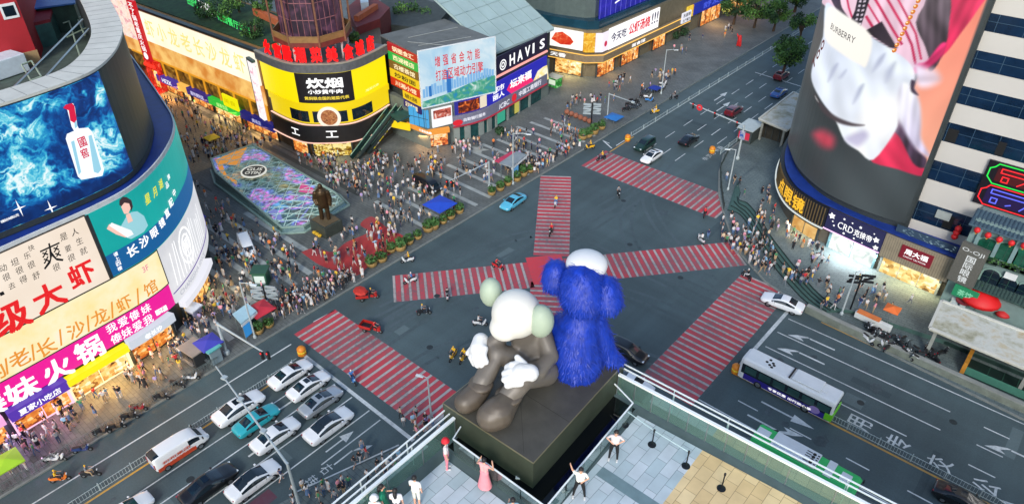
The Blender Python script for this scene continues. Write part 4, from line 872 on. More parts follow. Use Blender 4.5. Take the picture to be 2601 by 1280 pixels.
for k in range(5): mb = MB(); UW2.sheet(mb, 8.5+k*1.5-.5, 8.5+k*1.5+.5, 15.2, 17.6, .06); mb.build('window', GLASSD, cbd)
t = thing('blue_neon_wall', 'blue violet wall with white light lines above the white hoarding', 'sign', (-80,130,11)); BW = Wall([(-79.2,118.0),(-78.9,143)])
mb = MB(); BW.sheet(mb, 0, BW.L, 11.3, 19, .1, thick=.3); mb.build('panel', led('blue neon picture', [(.3,(14,18,100)),(.55,(38,36,170)),(.75,(60,50,200))], .3, 1, .9), t)
mb = MB()
for k in range(14): BW.sheet(mb, k*1.8, k*1.8+.1, 11.3, 19, .14)
mb.build('light_line', lit((120,120,240)), t)
mb = MB(); BW.shape(mb, [(5,13.2),(7,13.6),(7,13.9),(5,13.5)], .17); BW.shape(mb, [(5.2,14.0),(6.8,14.3),(6.8,14.6),(5.2,14.3)], .17); mb.build('emblem', WHT, t)
mb = MB(); BW.shape(mb, [(14,15.5),(15.5,16.6),(17.5,16.4),(18.5,17.6),(16,17.8),(14.6,16.8)], .17); mb.build('red_emblem', lit((214,40,90)), t)
t = board('shop_name_band', 'teal band with pale capital letters above the red food picture', UW2, 1, UW2.L, 9.7, 11.1, TM, off=1.3, thick=.2)
mb = MB(); wtext(mb, UW2, 'ALIMENTS', UW2.L*.48, UW2.L*.8, 10.0, 10.6, 1.34, .02); mb.build('lettering', lit((200,220,225)), t)
t = board('food_hoarding', 'white hoarding with a big red food picture at the corner', CW, cL-.3, cM-.8, 5.6, 9.3, lit((250,246,240),1.08), off=.3)
pic('x', CW, [('food_picture', led('red meat picture', [(.35,(210,40,24)),(.55,(236,80,40)),(.7,(250,160,110))], 1.2, 1, 1.0), [[(1402,98),(1412,82),(1430,80),(1450,94),(1458,106),(1450,114),(1425,112)]])], t, .34)
t = board('gold_poster', 'golden food poster on the corner chamfer', CW, cM-.7, cM+1.6, 5.4, 9.2, led('golden noodle picture', [(.35,(220,140,20)),(.55,(250,200,60)),(.7,(255,236,170))], 1.0, 1.5, 1.05), off=.3)
t = board('small_poster', 'small white poster with a red mark beside the golden poster', CW, cM+1.7, cR+2.0, 5.4, 9.2, lit((240,232,244)), off=.3)
mb = MB(); s = cR+1.0; CW.shape(mb, [(s+.5*cos(q*pi/6), 6.9+.6*sin(q*pi/6)) for q in range(12)], .34); mb.build('red_mark', lit((200,40,80)), t)
t = board('white_food_hoarding', 'long white hoarding with navy and red characters and exclamation marks', CW, cR+2.1, CW.hit(1672,40)[0], 5.3, 9.5, lit((255,252,252),1.1), off=.3)
a = cR+2.1; b = CW.hit(1672,40)[0]; L = b-a
mb = MB(); wtext(mb, CW, '今天吃', a+L*.04, a+L*.33, 6.6, 8.4, .34, .035); wtext(mb, CW, '!!!', a+L*.84, a+L*.97, 6.6, 8.9, .34, .03); mb.build('navy_lettering', lit((40,44,84)), t)
mb = MB(); wtext(mb, CW, '公虾汤烧', a+L*.38, a+L*.8, 6.5, 8.7, .34, .05); mb.build('red_lettering', lit((220,44,64)), t)
t = thing('gold_edged_canopy', 'brown shop canopy with glowing gold edges round the corner', 'canopy', CW.at(cM,3,0))
mb = MB(); CW.sheet(mb, cL-.5, CW.L+6, 3.6, 5.0, 1.0, thick=1.0); mb.build('fascia', mat('brown ribbed fascia', (128,112,88), .6, noise=.2), t)
mb = MB(); CW.sheet(mb, cL-.5, CW.L+6, 5.0, 5.12, 1.05, thick=.2); CW.sheet(mb, cL-.5, CW.L+6, 3.48, 3.6, 1.1, thick=.2); mb.build('light_strip', lit((255,196,90),1.2), t)
mb = MB(); wtext(mb, CW, '天香', cL+1.2, cL+4.5, 3.9, 4.7, 1.04, .03); wtext(mb, CW, '面食馆', cR+10, cR+15, 3.9, 4.6, 1.04, .03); mb.build('lettering', WHT, t)
for lab, p0, p1 in (('golden lit shop on the left side of the snack corner',(1408,150),(1478,195)),('orange lit shop window right of the snack corner',(1512,190),(1560,170)),('orange lit middle shop window under the canopy',(1575,160),(1622,135)),('amber shop window near the end of the canopy',(1655,120),(1690,100))):
    shop(lab, p0, p1, WARM if 'golden' in lab else WARM2, w=CW, zs=(3.3,3.5))
EW = Wall([(-77.6,146),(-77.0,178),(-76.5,230)]); eb = thing('shop_row', 'low shop row with a blue sign receding beside the trees', 'building', (-85,190,0))
MB().prism([(-78,145.2),(-77.2,178),(-76.8,230),(-100,230),(-100,145.2)], 0, 6.8).build('wall', mat('dull brown wall', (92,86,74), .8, noise=.2), eb)
t = board('blue_shop_sign', 'long royal blue shop sign with a yellow end in the far row', EW, 7.5, 36, 4.0, 6.6, lit((24,40,150)), off=.4)
mb = MB(); EW.sheet(mb, 4.6, 7.4, 4.0, 6.6, .45, thick=.3); EW.sheet(mb, 36.1, 48, 4.2, 7.6, .45, thick=.3); mb.build('yellow_panel', led('yellow picture sign', [(.4,(220,160,10)),(.6,(250,220,80))], .6, 1, 1.0), t)
mb = MB(); wtext(mb, EW, '舒友海鲜城', 12, 32, 4.6, 6.0, .44, .03); mb.build('lettering', lit((70,90,220)), t)
t = board('two_line_sign', 'small white two line sign standing off the canopy end', EW, .6, 4.4, 4.0, 6.3, lit((225,225,235)), off=1.6)
mb = MB(); wtext(mb, EW, '东星鲜', .9, 4.1, 5.3, 6.1, 1.64, .03); wtext(mb, EW, '水产餐饮', .9, 4.1, 4.2, 4.9, 1.64, .02); mb.build('lettering', INK, t)
shop('bright orange shopfront under the blue sign', 12, 22, WARM2, None, w=EW, zs=(3.8,3.95)); shop('orange shopfront at the far end of the row', 26, 40, WARM2, None, w=EW, zs=(3.8,3.95))
# warm light that these shops throw on the pavement
for p, sz, e, c in ((CW.at(cM-3,2.9,.8),(5,.5),420,(1,.7,.25)),(CW.at(cR+3,2.9,.8),(5,.5),300,(1,.55,.2)),(EW.at(17,3.4,.8),(8,.5),900,(1,.5,.15)),(EW.at(33,3.4,.8),(10,.5),900,(1,.5,.15)),(LB.at(LB.hit(445,225)[0],2.0,.9),(7,.5),700,(1,.5,.15)),(LB.at(LB.hit(590,300)[0],2.0,.9),(9,.5),600,(1,.6,.25)),(LB.at(LB.hit(520,265)[0],2.0,.9),(6,.5),400,(1,.6,.3)),(LB.at(LB.hit(385,195)[0],3.6,1.5),(4,1),500,(1,.15,.1)),(LB.at(LB.hit(672,335)[0],2.0,.9),(5,.5),400,(1,.55,.2)),(YW.at(YW.hit(845,380)[0],2.7,1.0),(4,.4),260,(1,.75,.3)),(LS3.at(LS3.L*.6,2.5,.9),(5,.5),300,(1,.5,.2))):
    lamp('shop_lamp', p, sz, e*.42, c, (0,radians(-15),0))
# ================================================================ the building on the right with the curved fashion screen
RW = Wall(smooth_line([(-34,126),(-33.3,110),(-32.0,101),(-29.6,94.4),(-26.3,89.9),(-22.8,87.9),(-19.4,87.1),(-12.1,86.0),(-4.6,85.5)], 5))
EL = Wall(smooth_line([(-35.2,128),(-34.2,112),(-32.2,101.4),(-29.8,96.6),(-26.7,92.4),(-22.4,89.1),(-18.4,87.8),(-14.6,87.4),(-11.3,87.7)], 5))
TW = Wall([(-11.3,88.6),(70,88.6)])
rb_ = thing('striped_tower', 'tower of white and blue glass bands on a shop podium with a curved video wall', 'building', (10,105,0))
MB().prism([(p.x+.2,p.y+.35) for p in RW.p]+[(-4.6,130),(-34,130)], UZ-.6, 6.4).build('podium_wall', mat('brown podium stone', (88,84,74), .7, noise=.2), rb_)
MB().prism([(p.x,p.y) for p in RW.p]+[(-4.6,130),(-34,130)], 6.4, 6.55).build('podium_roof', BLUEROOF, rb_)
MB().prism([(p.x+.25,p.y+.25) for p in EL.p]+[(-11.3,130),(-35,130)], 6.55, 60).build('screen_drum', DARK, rb_)
MB().prism([(-11.3,88.6),(70,88.6),(70,125),(-11.3,125)], 6.3, 64).build('wall', mat('ivory cladding', (186,184,178), .6, noise=.04, ns=.15), rb_)
GB = mat('deep blue window glass', (15,36,60), .1, noise=.6, ns=.22, coat=.4)
zz = [(TW.hit(2498,30)[1],TW.hit(2483,75)[1]),(TW.hit(2459,123)[1],TW.hit(2445,169)[1]),(TW.hit(2424,213)[1],TW.hit(2410,257)[1]),(TW.hit(2390,305)[1],TW.hit(2374,352)[1]),(TW.hit(2352,400)[1],TW.hit(2340,448)[1]),(TW.hit(2322,505)[1],TW.hit(2303,550)[1])]
for i, (z1, z0) in enumerate([(zz[0][0]+4.1*k, zz[0][1]+4.1*k) for k in (3,2,1)]+zz):
    mb = MB(); TW.sheet(mb, .05, 80, z0, z1, .05, thick=.1); wn = mb.build('window_band', GB, rb_)
    mb = MB()
    for k in range(30): s = .4+k*2.6+(.7 if i%2 else 0); TW.sheet(mb, s, s+.06, z0, z1, .09)
    TW.sheet(mb, .05, 80, z0+(z1-z0)*.55, z0+(z1-z0)*.55+.05, .085); mb.build('mullion', mat('blue grey mullion', (52,78,98), .4), wn)
for a, b, c, d in ((.5,1.6,zz[3][1]+.1,zz[3][1]+1.7),(5.6,6.4,zz[3][1]+.1,zz[3][1]+1.7),(3.6,4.6,zz[5][1]+.2,zz[5][0]-.6)): mb = MB(); TW.sheet(mb, a, b, c, d, .1); mb.build('open_window', mat('black opening', (10,12,14), .6, noise=0), rb_)
a = TW.hit(2395,545); mb = MB(); TW.sheet(mb, a[0]-.7, a[0]+.9, a[1]-.5, a[1]+.5, .3, thick=.3); mb.build('air_conditioner', mat('grey casing', (150,158,156), .5), rb_)
# curved video wall
ZB = 7.4
vs = thing('fashion_video_wall', 'tall curved video wall showing a striped shirt and pink cloth on the right building', 'screen', (-20,92,ZB))
mb = MB(); EL.sheet(mb, 0, EL.L, ZB, 40, .06); mb.build('screen', led('dim grey picture', [(.35,(56,66,70)),(.65,(82,84,86))], .08, 1, 1.0), vs)
mb = MB(); EL.sheet(mb, EL.L-.25, EL.L+.05, ZB, 40, .12, thick=.3); mb.build('screen_frame', DARK, vs)
def ov(x, y, rx, ry, n=16, rot=0): return [(1941+(x+rx*cos(2*pi*k/n)*cos(rot)-ry*sin(2*pi*k/n)*sin(rot))/2.882, (y+rx*cos(2*pi*k/n)*sin(rot)+ry*sin(2*pi*k/n)*cos(rot))/2.882) for k in range(n)]
LY = [([(1480,-80),(1660,-80),(1185,1230),(1120,1130),(1040,760),(1130,560),(1230,330),(1400,150)],10,(248,140,118),(250,176,146),(-.3,1),.02,90),
 (sm((1330,-60),(1625,-60),(1560,80),(1440,245),(1330,390),(1240,430),(1290,200)),8,(236,62,104),(210,40,86),(-.3,1),.12,34),
 (sm((1085,-60),(1350,-60),(1352,200),(1330,330),(1270,475),(1205,525),(1180,360),(1110,170)),7,(112,100,108),(58,46,56),(.1,1),.2,26),
 (sm((440,-40),(1150,-60),(1110,170),(1180,350),(1205,480),(1100,530),(980,400),(780,270),(640,190),(520,110)),6,(240,206,222),(236,196,216),(0,1),.05,40),
 *[(bar_(P,w_),5,(210,52,96),(190,36,84),(0,1),.05,30) for P, w_ in (([(790,-40),(850,60),(930,200),(1010,330)],20),([(880,-40),(950,80),(1020,200),(1080,330),(1110,480)],20),([(960,-40),(1040,110),(1110,250),(1150,440)],16),([(600,-40),(620,60),(650,150)],14),([(745,120),(800,210)],22),([(750,20),(845,175)],14))],
 ([(690,-40),(782,-40),(740,100),(700,215),(630,160),(665,80)],4,(40,32,42),(30,24,34),(0,1),.1,20), ([(735,230),(862,160),(978,358),(920,352)],5,(44,36,46),(60,50,60),(1,1),.1,30), (sm((480,-40),(545,-40),(570,60),(640,165),(560,110),(520,60)),6,(54,44,56),(70,60,72),(0,1),.1,20),
 *[([(694+dx-y*.2,y),(711+dx-y*.2,y),(707+dx-y*.2,y+15),(690+dx-y*.2,y+15)],4,(225,210,225),(225,210,225),(0,1),0,30) for y in (5,38,71,104,137,170) for dx in (4,36)],
 (sm((1090,540),(1120,470),(1190,450),(1290,325),(1335,325),(1290,430),(1180,515)),12,(226,50,110),(190,40,96),(-1,1),.15,22),
 (sm((955,940),(1010,1000),(1090,1190),(1170,1225),(1150,1290),(980,1240),(770,1160)),8,(232,58,92),(214,44,84),(1,1),.08,40),
 (sm((975,850),(1060,980),(1110,1080),(1190,1165),(1168,1230),(1090,1195),(1000,1020),(950,950)),10,(92,70,92),(62,48,66),(0,1),.2,24),
 (sm((452,30),(560,100),(780,270),(990,400),(1090,500),(1100,600),(1060,760),(985,860),(960,960),(800,1170),(690,1105),(590,1030),(520,880),(420,740),(350,600),(355,480),(430,270)),9,(214,226,246),(244,248,255),(.5,1),.05,52),
 (sm((1000,620),(1090,640),(1140,760),(1150,900),(1150,1020),(1215,1150),(1110,1090),(1010,930),(960,800)),22,(240,240,252),(206,196,226),(0,1),.08,26),
 (sm((1100,470),(1200,500),(1260,520),(1290,590),(1200,640),(1120,620)),40,(236,226,248),(236,206,214),(1,0),.06,30),
 (sm((1075,590),(1105,600),(1100,650),(1130,700),(1075,670)),10,(70,58,76),(70,58,76),(0,1),0,30),
 *[(sm(*P),w_,(176,184,208),(196,202,222),(0,1),0,40) for P, w_ in (([(500,500),(540,470),(500,560),(465,600)],18),([(690,650),(730,620),(700,700),(650,760)],20),([(830,440),(885,395),(855,470),(790,530)],20),([(545,570),(600,515),(570,570)],20),([(900,520),(960,460),(930,560),(890,600)],30))],
 (sm((780,740),(940,700),(1010,800),(960,920),(880,1020),(760,980),(700,880)),60,(255,255,255),(255,255,255),(0,1),0,40),
 (sm((600,1010),(720,960),(760,1000),(700,1070),(640,1060)),30,(190,186,214),(210,206,232),(0,1),0,30),
 (sm((370,690),(430,770),(520,850),(640,900),(735,918),(640,925),(520,890),(420,810)),12,(66,58,62),(90,80,84),(1,0),0,30), (sm((372,700),(400,750),(380,730)),6,(170,170,170),(170,170,170),(1,0),0,30),
 (sm((470,60),(575,100),(782,262),(750,480),(690,470),(560,390),(445,275)),14,(255,252,244),(255,250,240),(0,1),0,40),
 (sm((360,985),(430,955),(510,1010),(495,1080),(420,1070)),45,(206,74,94),(190,66,84),(0,1),.05,40)]
s_a = EL.hit(2000,430)[0]-9; softpic('screen_picture', EL, s_a, EL.L-.28, ZB+.05, 38.5, 230, 250, .085, (64,72,75), LY, vs, 1941, 2.882)
pic('x', EL, [('gold_chain', lit((206,120,50)), [ov(1135-t*175/9.,t*40+8,22,15,8,-.7) for t in range(10)]), ('chain_light', lit((255,220,160),1.1), [ov(1130-t*175/9.,t*40+4,8,6,6) for t in range(10)])], vs, .2)
mb = MB()
def frame_text(mb, w, s, p0, p1, h, off, bold=.0):
    a = Vector(w.hit(*p0)+(0,)); b = Vector(w.hit(*p1)+(0,)); u = b-a; n = Vector((-u.y,u.x,0)).normalized()*h
    put_text(mb, s, lambda x, y: w.at((a+u*x+n*y).x, (a+u*x+n*y).y, off), bold)
frame_text(mb, EL, 'BURBERRY', (2114,74), (2174,112), .75, .24, .0); mb.build('lettering', lit((60,56,60)), vs)
mb = MB(); frame_text(mb, EL, 'Too', (2068,182), (2100,112), 1.5, .22, .03); mb.build('brown_lettering', lit((96,44,40)), vs)
# podium signs
def sz(x, y): return RW.hit(x, y)
s1 = sz(2100,560)[0]; s2 = sz(2235,640)[0]; z0, z1 = 3.35, 6.3
t = thing('slatted_fascia', 'curved dark slatted fascia with gold characters at the podium corner', 'sign', RW.at(s1-8,3,.6))
mb = MB(); RW.sheet(mb, 12, s1, z0, z1, .5, thick=.5); mb.build('panel', mat('black fascia panel', (26,28,32), .5), t)
mb = MB(); k = s1-13.0
while k < s1-.1: RW.sheet(mb, k, k+.1, z0, z1, .6, thick=.12); k += .42
mb.build('slat', mat('brass slat', (140,120,84), .4, .5), t)
mb = MB(); RW.sheet(mb, 12, s1, z0-.14, z0+.03, .68, thick=.2); mb.build('light_edge', lit((214,222,220),.95), t)
mb = MB()
for ch, x, y in (('点',2003,447),('眼',2018,472),('镜',2040,500)): s, z = sz(x, y+2); wtext(mb, RW, ch, s-1.0, s+1.0, 3.8, 5.8, .64, .04)
mb.build('lettering', lit((250,190,50),1.05), t)
t = board('jewellery_sign', 'dark blue violet shop sign with CRD lettering and white ornaments', RW, s1+.1, s2, 3.5, 6.35, lit((36,38,78),1.0), off=.45)
a = s1+.1; L = s2-a
mb = MB(); wtext(mb, RW, 'CRD', a+L*.22, a+L*.5, 4.35, 5.3, .49, .01); wtext(mb, RW, '克徕帝', a+L*.52, a+L*.83, 4.3, 5.25, .49, .02); mb.build('lettering', WHT, t)
mb = MB()
for x, z, r in ((.08,5.6,.5),(.3,5.9,.18),(.45,5.85,.14),(.6,5.75,.22),(.12,4.9,.14),(.16,4.4,.16),(.36,3.95,.2),(.55,3.9,.16),(.9,5.0,.45),(.93,3.95,.4),(.84,5.7,.12),(.7,3.8,.12)):
    RW.shape(mb, [(a+L*x+r*(1 if q%2 else .55)*cos(q*pi/5), z+r*(1 if q%2 else .55)*sin(q*pi/5)) for q in range(10)], .49)
mb.build('ornament', WHT, t)
mb = MB(); RW.sheet(mb, s1, s2, 3.38, 3.5, .55, thick=.2); mb.build('light_strip', lit((255,200,255),1.4), t)
sX = sz(2097,621)[0]
shop('brilliant white lit jewellery shopfront with ribbed panes', sX+.2, s2-.1, COOL, w=RW, zs=(3.3,3.45), m_pil=mat('teal pillar', (90,124,130), .5))
shop('amber lit window bay under the slatted fascia', s1-5.2, s1-.5, led('pale amber wall', [(.4,(220,160,80)),(.6,(250,206,130))], .6, .5, .9), w=RW, zs=(2.6,2.8))
s3 = RW.L
t = board('ribbed_fascia', 'beige ribbed fascia over the gold shop', RW, s2+.1, s3, 3.1, 6.35, mat('beige ribbed panel', (142,132,112), .6, noise=.12), off=.4)
mb = MB(); k = s2+.2
while k < s3: RW.sheet(mb, k, k+.05, 3.1, 6.35, .43); k += .28
mb.build('rib', mat('dark rib', (110,102,86), .7), t)
t = board('maroon_sign', 'maroon sign with white characters on the beige ribbed fascia', RW, sz(2288,640)[0], sz(2372,660)[0], 4.1, 5.9, lit((120,22,40),1.0), off=.55, thick=.12)
a, b = sz(2288,640)[0], sz(2372,660)[0]; L = b-a
mb = MB(); wtext(mb, RW, '周大福', a+L*.14, b-L*.14, 4.85, 5.6, .59, .04); wtext(mb, RW, 'CHOW TAI FOOK', a+L*.14, b-L*.14, 4.4, 4.62, .59, .01); mb.build('lettering', WHT, t)
shop('golden lit jewellery shop beneath the maroon sign', s2+.4, s3-.5, goods('gold shop interior', [(.1,(130,90,40)),(.3,(226,178,90)),(.55,(255,226,150)),(.85,(255,250,225))], 1.2, 1.8), w=RW, zs=(2.95,3.1), m_pil=mat('stone pillar', (120,130,126), .6))
lamp('shop_lamp', RW.at(sX+3.8,2.9,.9), (6,.5), 420, (.92,.97,1), (0,0,0)); lamp('shop_lamp', RW.at(s3-3.5,2.7,.9), (6,.5), 180, (1,.8,.4), (0,0,0)); lamp('shop_lamp', RW.at(s1-3,2.6,.8), (3,.5), 90, (1,.75,.4), (0,0,0))
t = thing('ledge_billboard', 'long low dark board with white brush strokes lying along the blue podium roof', 'sign', (-9,87.0,6.6)); w_ = Wall([(-12.0,86.7),(-5.0,86.2)])
mb = MB(); w_.sheet(mb, 0, w_.L, 6.6, 7.5, 0, thick=.15); mb.build('panel', mat('dull blue board', (44,66,86), .6), t)
random.seed(9); mb = MB()
for k in range(42): s = random.uniform(.2,w_.L-.4); z = random.uniform(6.7,7.4); a = random.uniform(-.25,.25); w_.shape(mb, [(s,z),(s+.22,z+a*.5),(s+.22,z+a*.5+.04),(s,z+.04)], .03)
mb.build('brush_stroke', lit((170,200,212),.8), t)
# neon screen on the tower
t = board('neon_sign', 'black neon sign with red, green and blue outlines on the white tower', TW, TW.hit(2500,480)[0]-.6, 17, TW.hit(2483,512)[1], TW.hit(2524,405)[1], lit((12,6,20)), off=.4)
n0 = TW.hit(2500,480)[0]-.4; nz0 = TW.hit(2483,512)[1]; nz1 = TW.hit(2524,405)[1]; hz = (nz1-nz0)
def outline(mb, P, wd, off, w=TW):
    for (x0,y0), (x1,y1) in zip(P, P[1:]):
        d = Vector((x1-x0,y1-y0,0)); n = Vector((-d.y,d.x,0)).normalized()*wd/2; e = d.normalized()*wd/2
        w.shape(mb, [(x0-n.x-e.x,y0-n.y-e.y),(x1-n.x+e.x,y1-n.y+e.y),(x1+n.x+e.x,y1+n.y+e.y),(x0+n.x-e.x,y0+n.y-e.y)], off)
def cham(x0, y0, x1, y1, c): return [(x0+c,y0),(x1-c,y0),(x1-c,y0+c*.5),(x1,y0+c),(x1,y1-c),(x1-c,y1),(x0+c,y1),(x0+c*.6,y1-c*.6),(x0,y1-c),(x0,y0+c),(x0+c,y0)]
zm = nz0+hz*.5
for nm, c, sh in (('green_tube',(40,230,80),[cham(n0+.15,zm+.15,n0+9,nz1-.15,.7)]),('red_tube',(255,40,50),[cham(n0+.15,nz0+.15,n0+9,zm-.1,.7),[(n0+1.3,zm+1.6),(n0+6,zm+1.6),(n0+6,zm+2.1),(n0+1.3,zm+2.1),(n0+1.3,zm+1.6)],[(n0+1.6,zm+.6),(n0+2.2,zm+.6),(n0+2.2,zm+1.2),(n0+1.6,zm+1.2),(n0+1.6,zm+.6)],[(n0+3.2,zm+.6),(n0+3.8,zm+1.2)],[(n0+4.8,zm+.6),(n0+4.8,zm+1.2),(n0+5.4,zm+.9)]]),
    ('blue_tube',(100,110,255),[[(n0+1.2,nz0+1.7),(n0+5,nz0+1.7),(n0+5,nz0+2.2),(n0+1.2,nz0+2.2),(n0+1.2,nz0+1.7)],[(n0+1.4,nz0+.6),(n0+2,nz0+.6),(n0+2,nz0+1.2),(n0+1.4,nz0+1.2),(n0+1.4,nz0+.6)],[(n0+3.0,nz0+.7),(n0+3.4,nz0+.9)],[(n0+4.4,nz0+.6),(n0+4.8,nz0+1.2)],[(n0+5.6,nz0+.8),(n0+7.4,nz0+.8),(n0+7.4,nz0+1.3),(n0+5.6,nz0+1.3)]])):
    mb = MB(); [outline(mb, P, .13, .45) for P in sh]; mb.build(nm, lit(c,1.15), t)
mb = MB(); TW.shape(mb, [(n0+.9,zm+.5),(n0+8.4,zm+.5),(n0+8.4,nz1-.6),(n0+.9,nz1-.6)], .425); mb.build('red_glow', lit((70,8,14)), t); mb = MB(); TW.shape(mb, [(n0+.7,nz0+.4),(n0+8.6,nz0+.4),(n0+8.6,zm-.4),(n0+.7,zm-.4)], .425); mb.build('blue_glow', lit((28,8,64)), t)
# old style green facade at the right edge
GF = Wall([(-4.5,84.6),(24,84.6)]); gs0 = GF.hit(2436,700)[0]
gz = lambda x, y: GF.hit(x, y)
ob = thing('green_arched_house', 'green grey old style house with arched windows and flower boxes at the right edge', 'building', (8,88,0))
ztop = gz(2500,565)[1]; e0 = Wall([(-5,84.0),(24,84.0)]).hit(2500,580)[1]; e1 = Wall([(-5,86.6),(24,86.6)]).hit(2500,535)[1]
GREEN = mat('green grey render', (112,136,134), .75, noise=.2, ns=.4)
MB().prism([(-4.5,84.7),(24,84.7),(24,90),(-4.5,90)], 0, ztop).build('wall', GREEN, ob)
mb = MB(); mb.rings([[(-4.9,84.0,e0-.2),(24,84.0,e0-.2),(24,86.6,e1-.2),(-4.9,86.6,e1-.2)],[(-4.9,84.0,e0),(24,84.0,e0),(24,86.6,e1),(-4.9,86.6,e1)]]); rf = mb.build('roof', mat('blue grey roof tiles', (62,86,100), .7, noise=.3, ns=3), ob)
mb = MB(); k = -4.8
while k < 24: mb.tube([(k,84.02,e0+.04),(k,86.58,e1+.04)], .09, 5); k += .42
mb.build('tile_ridge', mat('dark roof tile', (50,72,88), .7, noise=.3), rf)
def arch(s, z, wd, h, m):
    P = [(s-wd/2,z),(s+wd/2,z),(s+wd/2,z+h-wd*.4)]+[(s+wd/2*cos(q*pi/8), z+h-wd*.4+wd*.4*sin(q*pi/8)) for q in range(1,8)]+[(s-wd/2,z+h-wd*.4)]
    Pb = [(s+(x-s)*1.22, z+(y-z)*1.1-.1) for x, y in P]
    mb = MB(); GF.shape(mb, Pb, .05); fr = mb.build('window', mat('pale green frame', (120,150,142), .6), ob)
    mb = MB(); GF.shape(mb, P, .08); mb.build('pane', m, fr)
    mb = MB(); GF.sheet(mb, s-.03, s+.03, z, z+h, .11); GF.sheet(mb, s-wd/2, s+wd/2, z+h*.5, z+h*.5+.05, .11); mb.build('glazing_bar', mat('dark green bar', (36,70,60), .5), fr)
    mb = MB(); GF.sheet(mb, s-wd*.75, s+wd*.75, z-.55, z-.15, .5, thick=.45); mb.build('flower_box', mat('dark green box', (30,52,44), .7), ob)
    lf = MB()
    for _ in range(70):
        c = GF.at(s+random.uniform(-wd*.75,wd*.75), z-.15+random.uniform(-.25,.3), random.uniform(.1,.6)); a = Vector([random.uniform(-1,1) for _ in range(3)])*.14; b = Vector([random.uniform(-1,1) for _ in range(3)])*.14; lf.poly([c-a,c+b,c+a,c-b])
    lf.build('foliage', mat('window box leaves', (62,104,50), .8, noise=.5, ns=6), ob)
GP = mat('green lit glass', (24,80,62), .15, noise=.5, ns=.8)
for x, y in ((2508,628),(2556,640),(2600,655),(2650,670)): s, z = gz(x, y); arch(s, z-1.15, 2.1, 2.3, GP)
for x, y in ((2515,705),(2558,725),(2605,742),(2650,760)): s, z = gz(x, y); arch(s, z-1.1, 1.7, 2.2, GLASSD)
for x, y in ((2486,600),(2533,625),(2577,640),(2620,655)): s, z = gz(x, y); mb = MB(); GF.sheet(mb, s-.2, s+.2, z-1.4, z+1.5, .25, thick=.2); mb.build('pilaster', mat('grey blue pilaster', (112,140,142), .7, noise=.1), ob)
zb = gz(2520,722)[1]; zf = Wall([(-5,83.5),(24,83.5)]).hit(2520,748)[1]; mb = MB(); mb.rings([[(-2.5,83.5,zf-.15),(24,83.5,zf-.15),(24,84.55,zb-.15),(-2.5,84.55,zb-.15)],[(-2.5,83.5,zf),(24,83.5,zf),(24,84.55,zb),(-2.5,84.55,zb)]]); lr = mb.build('lower_roof', mat('dark green roof tiles', (44,68,64), .75, noise=.3, ns=3), ob)
mb = MB(); k = -2.4
while k < 24: mb.tube([(k,83.52,zf+.03),(k,84.55,zb+.03)], .07, 5); k += .36
mb.build('tile_ridge', mat('dark green tile', (34,56,54), .7), lr)
a = gz(2560,698); mb = MB(); GF.sheet(mb, a[0]-.3, a[0]+.9, a[1]-.3, a[1]+.5, .35, thick=.1); mb.build('notice_board', mat('white board', (200,205,205), .5), ob)
t = thing('optician_sign', 'grey mesh sign with O-OJI lettering and white characters hung on the green house', 'sign', GF.at(.5,3,1))
w_ = Wall([(-4.7,83.7),(-1.9,83.3)]); za = w_.hit(2440,610)[1]; zc = w_.hit(2425,715)[1]
mb = MB(); w_.sheet(mb, 0, w_.L, zc, za, .1, thick=.5); mb.build('panel', mat('grey mesh panel', (92,92,86), .5, noise=.2, ns=8), t)
mb = MB(); wtext(mb, w_, 'O-OJI', .25, w_.L-.25, za-1.1, za-.5, .13, .0); wtext(mb, w_, '国际眼镜', w_.L*.36, w_.L*.7, zc+.3, za-1.3, .13, .02, vertical=True); mb.build('lettering', lit((215,220,220),.95), t)
t = board('green_shop_sign', 'small green shop sign with a leaf mark under the optician sign', Wall([(-3.6,83.4),(-1.0,83.2)]), 0, 2.6, zc-1.6, zc-.2, lit((40,140,96),.8), off=.1)
mb = MB(); w2 = Wall([(-3.6,83.4),(-1.0,83.2)]); wtext(mb, w2, '茶饮', .5, 2.1, zc-1.3, zc-.5, .14, .02); mb.build('lettering', lit((140,220,180),.9), t)
# lanterns, umbrella and stalls between the green house and the canopy
LANT = mat('red lantern paper', (196,26,30), .6, noise=.15)
for k in range(14):
    c = GF.at(.6+k*1.15, e0-.4-.25*sin(pi*(k%5)/4.), .75); l_ = thing('red_lantern', 'small red lantern hung in a row under the roof tiles of the green house', 'lantern', c, 0, 'lanterns under the green house roof')
    MB().ell(c, (.34,.34,.36), 10).build('paper', LANT, l_, True); MB().box((c.x,c.y,c.z-.42), (.16,.16,.14)).build('tassel', mat('gold tassel', (190,140,50), .6), l_)
for k in range(3):
    a = (2440-5*k, 573+10*k); c = TW.at(TW.hit(*a)[0], TW.hit(*a)[1], .9); l_ = thing('red_lantern', ('topmost','middle','lowest')[k]+' of the three red lanterns hung in a column on the white wall corner', 'lantern', c, 0)
    MB().ell(c, (.4,.4,.38), 10).build('paper', LANT, l_, True); MB().tube([(c.x,c.y,c.z+.3),(c.x,c.y,c.z+.6)], .03, 4).build('cord', mat('gold tassel', (190,140,50), .6), l_)
c = G(2490,775,3)+Vector((-.3,1.3,0)); u = thing('red_umbrella', 'very big red dome umbrella between the green house and the concrete canopy', 'umbrella', (c.x,c.y,UZ))
MB().lathe([(2.2,2.9),(2.1,3.3),(1.65,3.8),(1.0,4.2),(.1,4.4)], (c.x,c.y,0), 16).build('canopy', mat('red umbrella cloth', (206,20,24), .6, noise=.06), u, True); MB().tube([(c.x,c.y,UZ),(c.x,c.y,3.5)], .05, 6).build('pole', STEEL, u)
